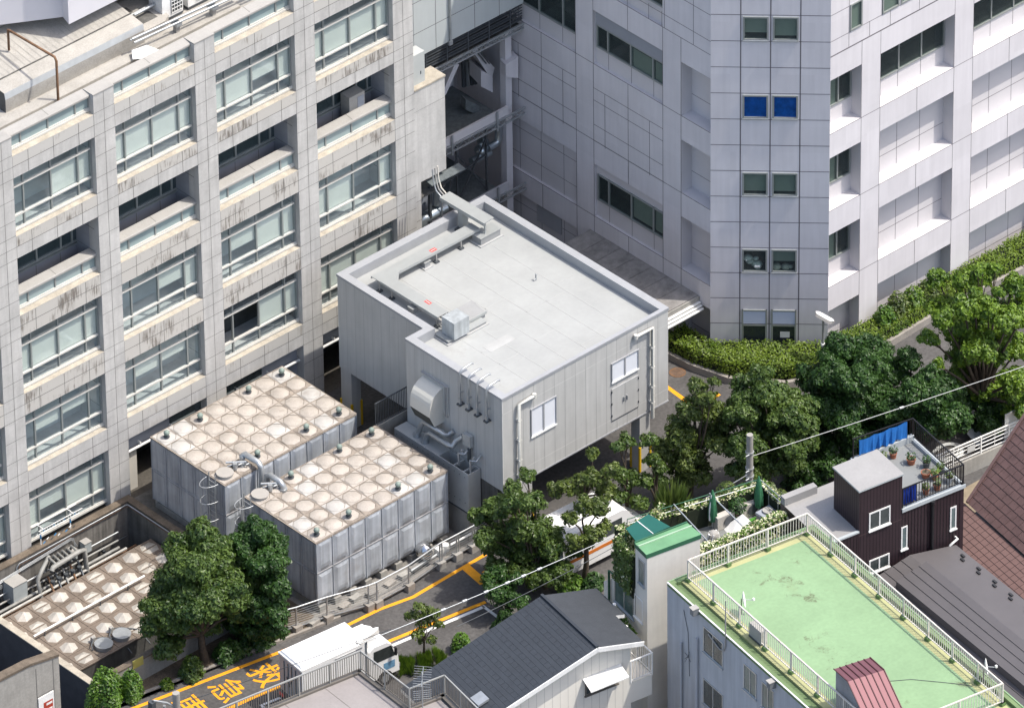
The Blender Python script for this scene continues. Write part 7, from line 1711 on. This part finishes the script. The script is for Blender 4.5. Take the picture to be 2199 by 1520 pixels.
tree('street_tree', 'broad leafy tree below the near corner of the plant building, hiding its leg', 1172, 1262,
     [(1095, 1064, 22), (1130, 1056, 18), (1068, 1100, 24), (1045, 1132, 24), (1055, 1172, 24), (1112, 1122, 28), (1150, 1092, 20), (1150, 1142, 26), (1090, 1182, 30), (1130, 1190, 32), (1182, 1172, 26), (1210, 1200, 22), (1192, 1216, 26), (1102, 1216, 28), (1150, 1226, 28), (1060, 1204, 20)], LEAF, 4, dens=.9)
tree('street_tree', 'low leafy tree hanging over the lane just above the dark gabled roof', 1095, 1335,
     [(1070, 1272, 24), (1100, 1292, 20), (1050, 1258, 16), (1086, 1312, 18), (1120, 1268, 16)], LEAFD, 5, tr=.08, dens=.9)
tree('street_tree', 'small tree with a bare dark trunk left of the canvas awning', 1255, 1250,
     [(1255, 1094, 26), (1290, 1100, 24), (1224, 1106, 20), (1272, 1132, 24), (1236, 1136, 20), (1300, 1128, 16), (1265, 1160, 14)], LEAFO, 6, dens=.85, full=False, rs_=1.08, tr=.11)
tree('street_tree', 'light-leaved tree above the white van, against the dark opening under the plant building', 1248, 1170,
     [(1192, 1040, 20), (1216, 1024, 22), (1242, 1046, 26), (1266, 1002, 22), (1272, 968, 16), (1288, 1022, 26), (1312, 986, 20), (1302, 1052, 22)], LEAFO, 7, dens=.75, full=False, rs_=1.08)
tree('street_tree', 'tree standing directly left of the yellow-edged right leg of the plant building', 1352, 1128,
     [(1332, 1002, 24), (1346, 960, 20), (1328, 938, 16), (1352, 1032, 26), (1322, 1048, 24), (1368, 1062, 22), (1340, 1080, 18)], LEAF, 8, dens=.8, full=False, rs_=1.08)
tree('street_tree', 'narrow tree directly right of the yellow-edged right leg of the plant building', 1408, 1108,
     [(1396, 938, 22), (1402, 975, 20), (1386, 1012, 20), (1412, 1042, 24), (1432, 1066, 18), (1416, 1002, 18)], LEAF, 9, dens=.75, full=False, rs_=1.08)
tree('street_tree', 'tall olive-green tree above the lane, next right after the narrow tree by the plant building', 1482, 1080,
     [(1456, 940, 28), (1482, 892, 26), (1512, 852, 20), (1520, 902, 28), (1472, 980, 30), (1440, 986, 24), (1522, 960, 28), (1546, 930, 22), (1502, 1010, 26), (1460, 1026, 22), (1528, 832, 12)], LEAFO, 10, dens=.8)
tree('street_tree', 'wide mid-green tree directly behind the bare concrete pole', 1650, 1085,
     [(1600, 872, 32), (1640, 842, 26), (1682, 882, 34), (1600, 932, 34), (1650, 932, 40), (1700, 932, 32), (1592, 982, 28), (1642, 990, 34), (1692, 990, 30), (1732, 962, 28), (1722, 892, 28), (1572, 902, 22), (1640, 1030, 22)], LEAF, 11, tr=.13, depth=.8)
tree('street_tree', 'dense dark-green rounded tree in front of the hedge corner of the tower', 1832, 995,
     [(1780, 802, 34), (1830, 782, 34), (1880, 792, 34), (1760, 852, 34), (1810, 852, 42), (1860, 852, 42), (1910, 842, 34), (1790, 902, 34), (1850, 912, 42), (1902, 902, 36), (1752, 902, 26)], LEAFD, 12, tr=.14, depth=.9, dens=1.2)
tree('street_tree', 'dark spreading tree between the dense rounded tree and the bright tree at the right edge', 1965, 1010,
     [(1960, 822, 28), (2000, 832, 30), (1952, 882, 34), (2002, 892, 36), (2042, 862, 32), (2052, 902, 26), (1982, 942, 32), (1922, 952, 34), (1872, 972, 30), (2032, 940, 22), (1830, 965, 28)], LEAFD, 13, tr=.14, depth=.9)
tree('street_tree', 'bright yellow-green sunlit tree at the right edge of the picture', 2110, 930,
     [(2022, 652, 30), (2070, 642, 34), (2120, 642, 36), (2166, 652, 34), (1994, 702, 24), (2050, 702, 36), (2106, 712, 42), (2160, 722, 42), (2196, 682, 28), (2070, 762, 40), (2130, 782, 44), (2182, 792, 40), (2060, 822, 32), (2112, 852, 36), (2170, 862, 36), (2092, 622, 18), (2142, 620, 18), (2196, 842, 28), (2010, 742, 18)], LEAFL, 14, tr=.17, depth=1.0, rs_=.98, dens=1.1)
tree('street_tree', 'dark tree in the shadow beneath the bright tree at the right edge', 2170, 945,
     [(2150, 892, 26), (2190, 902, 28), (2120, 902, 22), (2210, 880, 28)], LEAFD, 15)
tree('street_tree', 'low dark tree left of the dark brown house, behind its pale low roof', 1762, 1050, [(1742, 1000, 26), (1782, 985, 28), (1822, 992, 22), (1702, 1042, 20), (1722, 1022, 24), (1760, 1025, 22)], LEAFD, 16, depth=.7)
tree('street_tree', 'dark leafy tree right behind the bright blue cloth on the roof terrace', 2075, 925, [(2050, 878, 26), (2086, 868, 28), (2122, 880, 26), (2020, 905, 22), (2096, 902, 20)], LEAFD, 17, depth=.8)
# shrubs
def sh(px, py, w, d_, h, m, seed, lab, name='shrub', n=900, size=.09, Z=0.05, spiky=False, group='shrubs by the lane'): return bush(name, lab, at(px, py, Z), w, d_, h, m, seed, n, size, 'shrub', group, spiky)
sh(227, 1512, .85, .7, 1.7, LEAFG, 21, 'bright green rounded shrub, the larger of the pair by the basin wall', n=2600, size=.07)
sh(281, 1497, .52, .45, 1.3, LEAFG, 22, 'bright green rounded shrub, the smaller of the pair by the basin wall', n=1500, size=.07)
sh(412, 1452, .5, .45, 1.0, LEAF, 23, 'dark leafy shrub at the foot of the round camphor tree', n=800)
sh(490, 1412, .7, .5, .8, LEAFD, 24, 'dark shrub in the shade right of the camphor trunk', n=800)
sh(560, 1382, .6, .5, .6, LEAFD, 30, 'low dark shrub behind the white lorry, at the end of the road fence', n=600)
sh(358, 1474, .3, .28, .4, LEAFL, 25, 'tiny yellow-green shrub at the edge of the planting strip', n=350, size=.06)
sh(990, 1395, .45, .4, .8, LEAFG, 26, 'small bright shrub against the dark gabled roof', n=700, size=.08)
sh(1225, 1262, .6, .45, .6, LEAFG, 27, 'low shrub in the shade between the dark gabled roof and the cream house', n=700, size=.09)
sh(1275, 1262, .5, .45, .7, LEAFD, 28, 'dark shrub against the cream house wall', n=600)
sh(1085, 1345, .5, .5, .5, LEAFD, 29, 'dark shrub beside the white corner marking', n=500)
for i, (px, py, w, lab) in enumerate([(848, 1442, .55, 'lime-green grassy clump right below the lorry cab'), (893, 1437, .6, 'lime-green grassy clump at the foot of the slender young tree'), (930, 1425, .45, 'lime-green grassy clump right of the slender young tree')]):
    sh(px, py, w, .4, .5, LEAFL, 40+i, lab, name='grass_clump', n=900, size=.12, Z=0, spiky=True, group='grassy clumps by the lane')
# clipped hedge round the foot of the tower, in its kerbed bed
HK = [(23.93, -7.6), (24.1, -9.4), (24.6, -11.2), (26.14, -13.15), (27.4, -13.75), (30.56, -14.05), (32.89, -13.95), (35.76, -13.85), (39.34, -14.1), (47, -14.3)]
HI = [(25.45, -7.6), (25.45, -9.2), (25.45, -9.3), (28.9, -12.75), (29.1, -12.72), (30.56, -12.72), (32.89, -12.72), (35.76, -12.72), (39.34, -12.72), (47, -12.72)]
b = MB()
for i in range(len(HK)-1):
    a, c = V((*HK[i], 0)), V((*HK[i+1], 0)); d = c-a; n = V((-d.y, d.x, 0)).normalized(); b.obox(a, d*1.01, n*.2, V((0, 0, .33)), KERB)
struct('planter_kerb', b)
bd = MB(); bd.face([V((x, y, .2)) for x, y in HK]+[V((x, y, .2)) for x, y in HI[::-1]], SOIL); struct('planting_bed', bd)
rr = random.Random(77); hb = MB(); HHt = .95
def hedge_strip(mb, o_, i_, z0, z1, m, rr, dens=170, size=.075, wig=.07, sides=True, flower=None, fp=.0):
    for k_ in range(len(o_)-1):
        a, c, a2, c2 = V((*o_[k_], 0)), V((*o_[k_+1], 0)), V((*i_[k_], 0)), V((*i_[k_+1], 0)); L = ((c-a).length+(c2-a2).length)/2; Wd = ((a2-a).length+(c2-c).length)/2
        for _ in range(int(L*Wd*dens)):
            s, t_ = rr.random(), rr.random(); p = a.lerp(c, s).lerp(a2.lerp(c2, s), t_); z = z1+wig*math.sin(p.x*2.3+p.y*1.7)+wig*.8*math.sin(p.x*5.1-p.y*3)+rr.uniform(-.13, .05)
            mm = flower if flower and rr.random() < fp else m
            leaf(mb, V((p.x, p.y, z)), V((rr.uniform(-.7, .7), rr.uniform(-.7, .7), 1)).normalized(), size*rr.uniform(.7, 1.3), mm, rr)
        if sides:
            n_ = V(((c-a).y, -(c-a).x, 0)).normalized(); n_ = n_ if n_.dot(a-a2) > 0 else -n_
            for _ in range(int((c-a).length*(z1-z0)*dens*1.1)):
                p = a.lerp(c, rr.random()); z = rr.uniform(z0, z1); mm = flower if flower and rr.random() < fp else m
                leaf(mb, V((p.x, p.y, z))+n_*rr.uniform(-.12, .07), (n_+V((rr.uniform(-.7, .7), rr.uniform(-.7, .7), rr.uniform(-.2, .8)))).normalized(), size*rr.uniform(.7, 1.3), mm, rr)
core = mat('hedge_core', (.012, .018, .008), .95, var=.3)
ho = [(x+(i_[0]-x)*.14, y+(i_[1]-y)*.14) for (x, y), i_ in zip(HK, HI)]
hedge_strip(hb, ho, HI, .3, HHt, LEAFH, rr, dens=330, size=.06, wig=.035)
for k_ in range(len(ho)-1):
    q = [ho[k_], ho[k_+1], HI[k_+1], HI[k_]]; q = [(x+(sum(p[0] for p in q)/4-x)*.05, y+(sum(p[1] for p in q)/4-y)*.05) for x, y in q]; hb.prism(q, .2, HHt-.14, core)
single('clipped_hedge', hb, 'long clipped yellow-green hedge wrapping the foot of the lilac tower', 'hedge')
for i, (x, y, w, h, m) in enumerate([(32.6, -13.2, .7, 1.5, LEAFO), (33.5, -13.25, .6, 1.4, LEAFL), (31.8, -13.3, .5, 1.25, LEAFG), (34.4, -13.2, .6, 1.3, LEAFO)]):
    bush('shrub', ('tall olive shrub in the tower hedge where it is overgrown, the left one of two', 'yellow-green shrub in the overgrown stretch of the tower hedge', 'fresh green low shrub at the left end of the overgrown hedge stretch', 'olive shrub at the right end of the overgrown hedge stretch')[i], (x, y, .3), w, .55, h, m, 60+i, 900, .08, 'shrub', 'overgrown shrubs in the tower hedge')
# roof garden: flowering hedge and potted plants
fh = MB(); rr = random.Random(5); FLW = PETAL
ctr = V((sum(p.x for p in Hg)/4, sum(p.y for p in Hg)/4, 0))
def inn_(p, k_=.16): return (p.x+(ctr.x-p.x)*k_, p.y+(ctr.y-p.y)*k_)
zt_ = 9.3
for i, (p, q) in enumerate(((Hg[0], Hg[1]), (Hg[1], Hg[2]), (Hg[2], Hg[3]))):
    d = (q-p).normalized(); n_ = V((-d.y, d.x, 0)); n_ = n_ if n_.dot(ctr-V((p.x, p.y, 0))) > 0 else -n_
    o_ = [(p.x, p.y), (q.x, q.y)]; wd = .34
    i_ = [(p.x+n_.x*wd, p.y+n_.y*wd), (q.x+n_.x*wd, q.y+n_.y*wd)]
    hedge_strip(fh, o_, i_, TZ-.15, zt_, LEAFG, rr, dens=520, size=.07, wig=.05, flower=FLW, fp=.5)
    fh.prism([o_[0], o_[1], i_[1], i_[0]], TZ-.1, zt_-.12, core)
single('flowering_hedge', fh, 'hedge of white and yellow flowers running round the roof garden', 'hedge')
iv = MB(); d = V((0, 0, 1)); a = V((bodyq[1][0], bodyq[1][1], 0)); c = V((bodyq[0][0], bodyq[0][1], 0))
p0, p1 = at(1320, 1128, 9.9), at(1372, 1160, 9.9)
A0, A1 = V((sA.x-.02, sA.y, 0)), V((wi[0][0]-.05, wi[0][1]+.1, 0)); n_ = V((-(A1-A0).y, (A1-A0).x, 0)).normalized(); n_ = n_ if n_.dot(ctr-A0) < 0 else -n_
hedge_strip(iv, [(A0.x+n_.x*.1, A0.y+n_.y*.1), (A1.x+n_.x*.1, A1.y+n_.y*.1)], [(A0.x-n_.x*.25, A0.y-n_.y*.25), (A1.x-n_.x*.25, A1.y-n_.y*.25)], TZ-.35, 9.75, LEAF, rr, dens=420, size=.07, flower=FLW, fp=.04)
e0_, e1_ = V((sA.x, sA.y, 0)), Hg[0].lerp(Hg[1], .32)
dd = (e1_-e0_).normalized(); nn = V((-dd.y, dd.x, 0)); nn = nn if nn.dot(ctr-A0) > 0 else -nn
hedge_strip(iv, [(e0_.x, e0_.y), (e1_.x, e1_.y)], [(e0_.x+nn.x*.4, e0_.y+nn.y*.4), (e1_.x+nn.x*.4, e1_.y+nn.y*.4)], TZ, 9.75, LEAFG, rr, dens=330, size=.07, flower=FLW, fp=.5)
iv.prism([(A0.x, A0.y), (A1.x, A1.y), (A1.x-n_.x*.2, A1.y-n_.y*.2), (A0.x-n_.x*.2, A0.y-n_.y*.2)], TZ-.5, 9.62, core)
single('ivy_screen', iv, 'ivy screen topped with pale flowers beside the dark green awning', 'ivy screen')
ib = MB(); p0 = fs.p(su0-.1, szz-.95, -.3); p1 = fs.p(su1+.6, szz-1.05, -.3)
for i in range(260): q = p0.lerp(p1, random.random())+V((random.uniform(-.12, .12), random.uniform(-.12, .12), random.uniform(-.1, .25))); leaf(ib, q, V((random.uniform(-.7, .7), random.uniform(-.7, .7), 1)).normalized(), .09, LEAFG, random)
ib.bar(p0-V((0, 0, .12)), p1-V((0, 0, .12)), .22, CONCD, .1); single('window_box', ib, 'leafy window box under the side window of the cream house', 'window box')
def potted(px, py, Z, rp, h, wb, hb_, m, seed, lab, potm, grp, nl=260, sz=.075):
    p = at(px, py, Z); t = thing('potted_plant', lab, 'potted plant', p, grp); q = MB(); q.cyl((p.x, p.y, p.z), rp*.78, h, potm, 12, rp); q.cyl((p.x, p.y, p.z+h-.03), rp*1.08, .04, potm, 12); q.cyl((p.x, p.y, p.z+h), rp*.9, .012, SOIL, 12); q.build('pot', t)
    rr = random.Random(seed); f = MB(); c = p+V((0, 0, h+hb_*.55)); f.tube([p+V((0, 0, h)), c], .02, BARK, 5)
    for _ in range(nl):
        a = rr.random()*6.283; z = rr.uniform(-.8, 1); q_ = math.sqrt(1-z*z)*(1-.4*rr.random()); P_ = c+V((q_*math.cos(a)*wb, q_*math.sin(a)*wb, z*hb_*.5)); leaf(f, P_, V((math.cos(a)*.6+rr.uniform(-.4, .4), math.sin(a)*.6, .8)).normalized(), sz*rr.uniform(.7, 1.3), m, rr)
    f.build('foliage', t)
GP = 'potted plants in the roof garden'
for i, (x, y, rp, h, wb, hb_, m, pm, lab) in enumerate([
    (1488, 1122, .2, .3, .4, .75, LEAFG, STEELD, 'bushy green plant in a dark pot close to the green canvas awning'),
    (1508, 1118, .2, .3, .35, .7, LEAFO, STEELD, 'olive-leaved plant in a dark pot left of the nearer parasol'),
    (1545, 1108, .2, .32, .36, .6, LEAFG, POTP, 'fresh green plant in a white bucket right of the nearer parasol'),
    (1568, 1098, .25, .3, .45, .8, LEAF, STEELD, 'dark bushy plant behind the beige air conditioner'),
    (1583, 1118, .24, .35, .4, .75, LEAFD, GUT, 'tall dark plant in a green tub between the two air conditioners'),
    (1600, 1086, .25, .3, .5, .7, LEAFG, STEELD, 'bright green bush by the back hedge of the roof garden'),
    (1612, 1078, .2, .25, .35, .6, LEAF, STEELD, 'green bush nearest the farther parasol'),
    (1652, 1122, .25, .2, .35, .4, LEAFO, STEELD, 'low olive bush in the front corner of the roof garden'),
    (1672, 1088, .22, .25, .4, .5, LEAFO, STEELD, 'olive bush by the right-hand hedge of the roof garden'),
    (1420, 1140, .25, .3, .5, .7, LEAFG, STEELD, 'green bush just behind the ridge of the green penthouse roof'),
    (1458, 1128, .25, .3, .5, .7, LEAFO, STEELD, 'yellowish bush behind the green penthouse roof'),
    (1650, 1070, .18, .25, .3, .5, LEAFO, TERRA, 'small plant in a clay pot by the garden sink'),
    (1527, 1112, .2, .28, .38, .6, LEAF, TERRA, 'leafy plant in a clay pot just behind the nearer parasol'),
    (1560, 1082, .22, .3, .45, .7, LEAFO, STEELD, 'olive bush along the back hedge, left of the bright green one'),
    (1632, 1068, .2, .25, .36, .5, LEAFD, STEELD, 'dark small bush in the far corner of the roof garden'),
    (1690, 1100, .2, .25, .36, .45, LEAF, STEELD, 'green bush at the right end of the roof garden')]): potted(x, y, TZ, rp, h, wb, hb_, m, 100+i, lab, pm, GP)
bush('dracaena', 'pale spiky-leaved plant rising over the roof garden hedge left of centre', at(1443, 1125, TZ), .55, .5, 1.35, LEAFO, 91, 420, .32, 'plant', None, True)
GT = 'pots on the roof terrace of the dark brown house'
def onT(u, d): q = fB.p(u, tz_, d); return proj(q)
for i, (u, d, rp, m, pm, lab) in enumerate([
    (Lu+.2, 1.9, .14, LEAFO, POTP, 'olive plant in a pale pot beside the penthouse wall'), (Lu+.45, 2.15, .13, LEAFL, TERRA, 'yellowish plant in a clay pot behind the penthouse, next to the blue cloth'), (Lu+.75, 2.35, .13, LEAFO, POTP, 'small plant in a white pot under the bright blue cloth'),
    (Lu+1.1, 2.4, .13, LEAFD, TERRA, 'dark plant in a clay pot in the far corner of the terrace'), (Lu+1.35, 1.85, .16, LEAFD, TERRA, 'empty-looking large clay pot in the middle of the right side'), (Lu+1.6, 1.45, .13, LEAFD, STEELD, 'dark plant in a black pot by the right railing'),
    (Lu+1.35, 1.05, .17, SOIL, TERRA, 'wide clay bowl of bare soil on the terrace'), (Lu+1.5, .8, .14, LEAFL, TERRA, 'yellow-green plant in a clay pot beside the bare clay bowl'), (Lu+1.75, .95, .12, LEAF, STEELD, 'green plant in a black pot against the right railing'),
    (Lu+1.75, .45, .15, LEAFO, POTP, 'leafy pale pot in the front right corner of the terrace'), (Lu+1.3, .35, .13, LEAF, TERRA, 'clay pot behind the front railing'), (Lu+.95, .35, .12, LEAFO, TERRA, 'small clay pot behind the front railing, right of the royal blue cloth')]):
    x, y = onT(min(Lu+(u-Lu)*(Lt-Lu)/1.95, Lt-.25), d*(dep+.7)/2.6); potted(x, y, tz_+.004, rp*1.15, .24, rp*1.5, .32, m if m is not SOIL else LEAFD, 200+i, lab, pm, GT, nl=70 if m is not SOIL else 4, sz=.05)
# leaf litter under the trees on the right
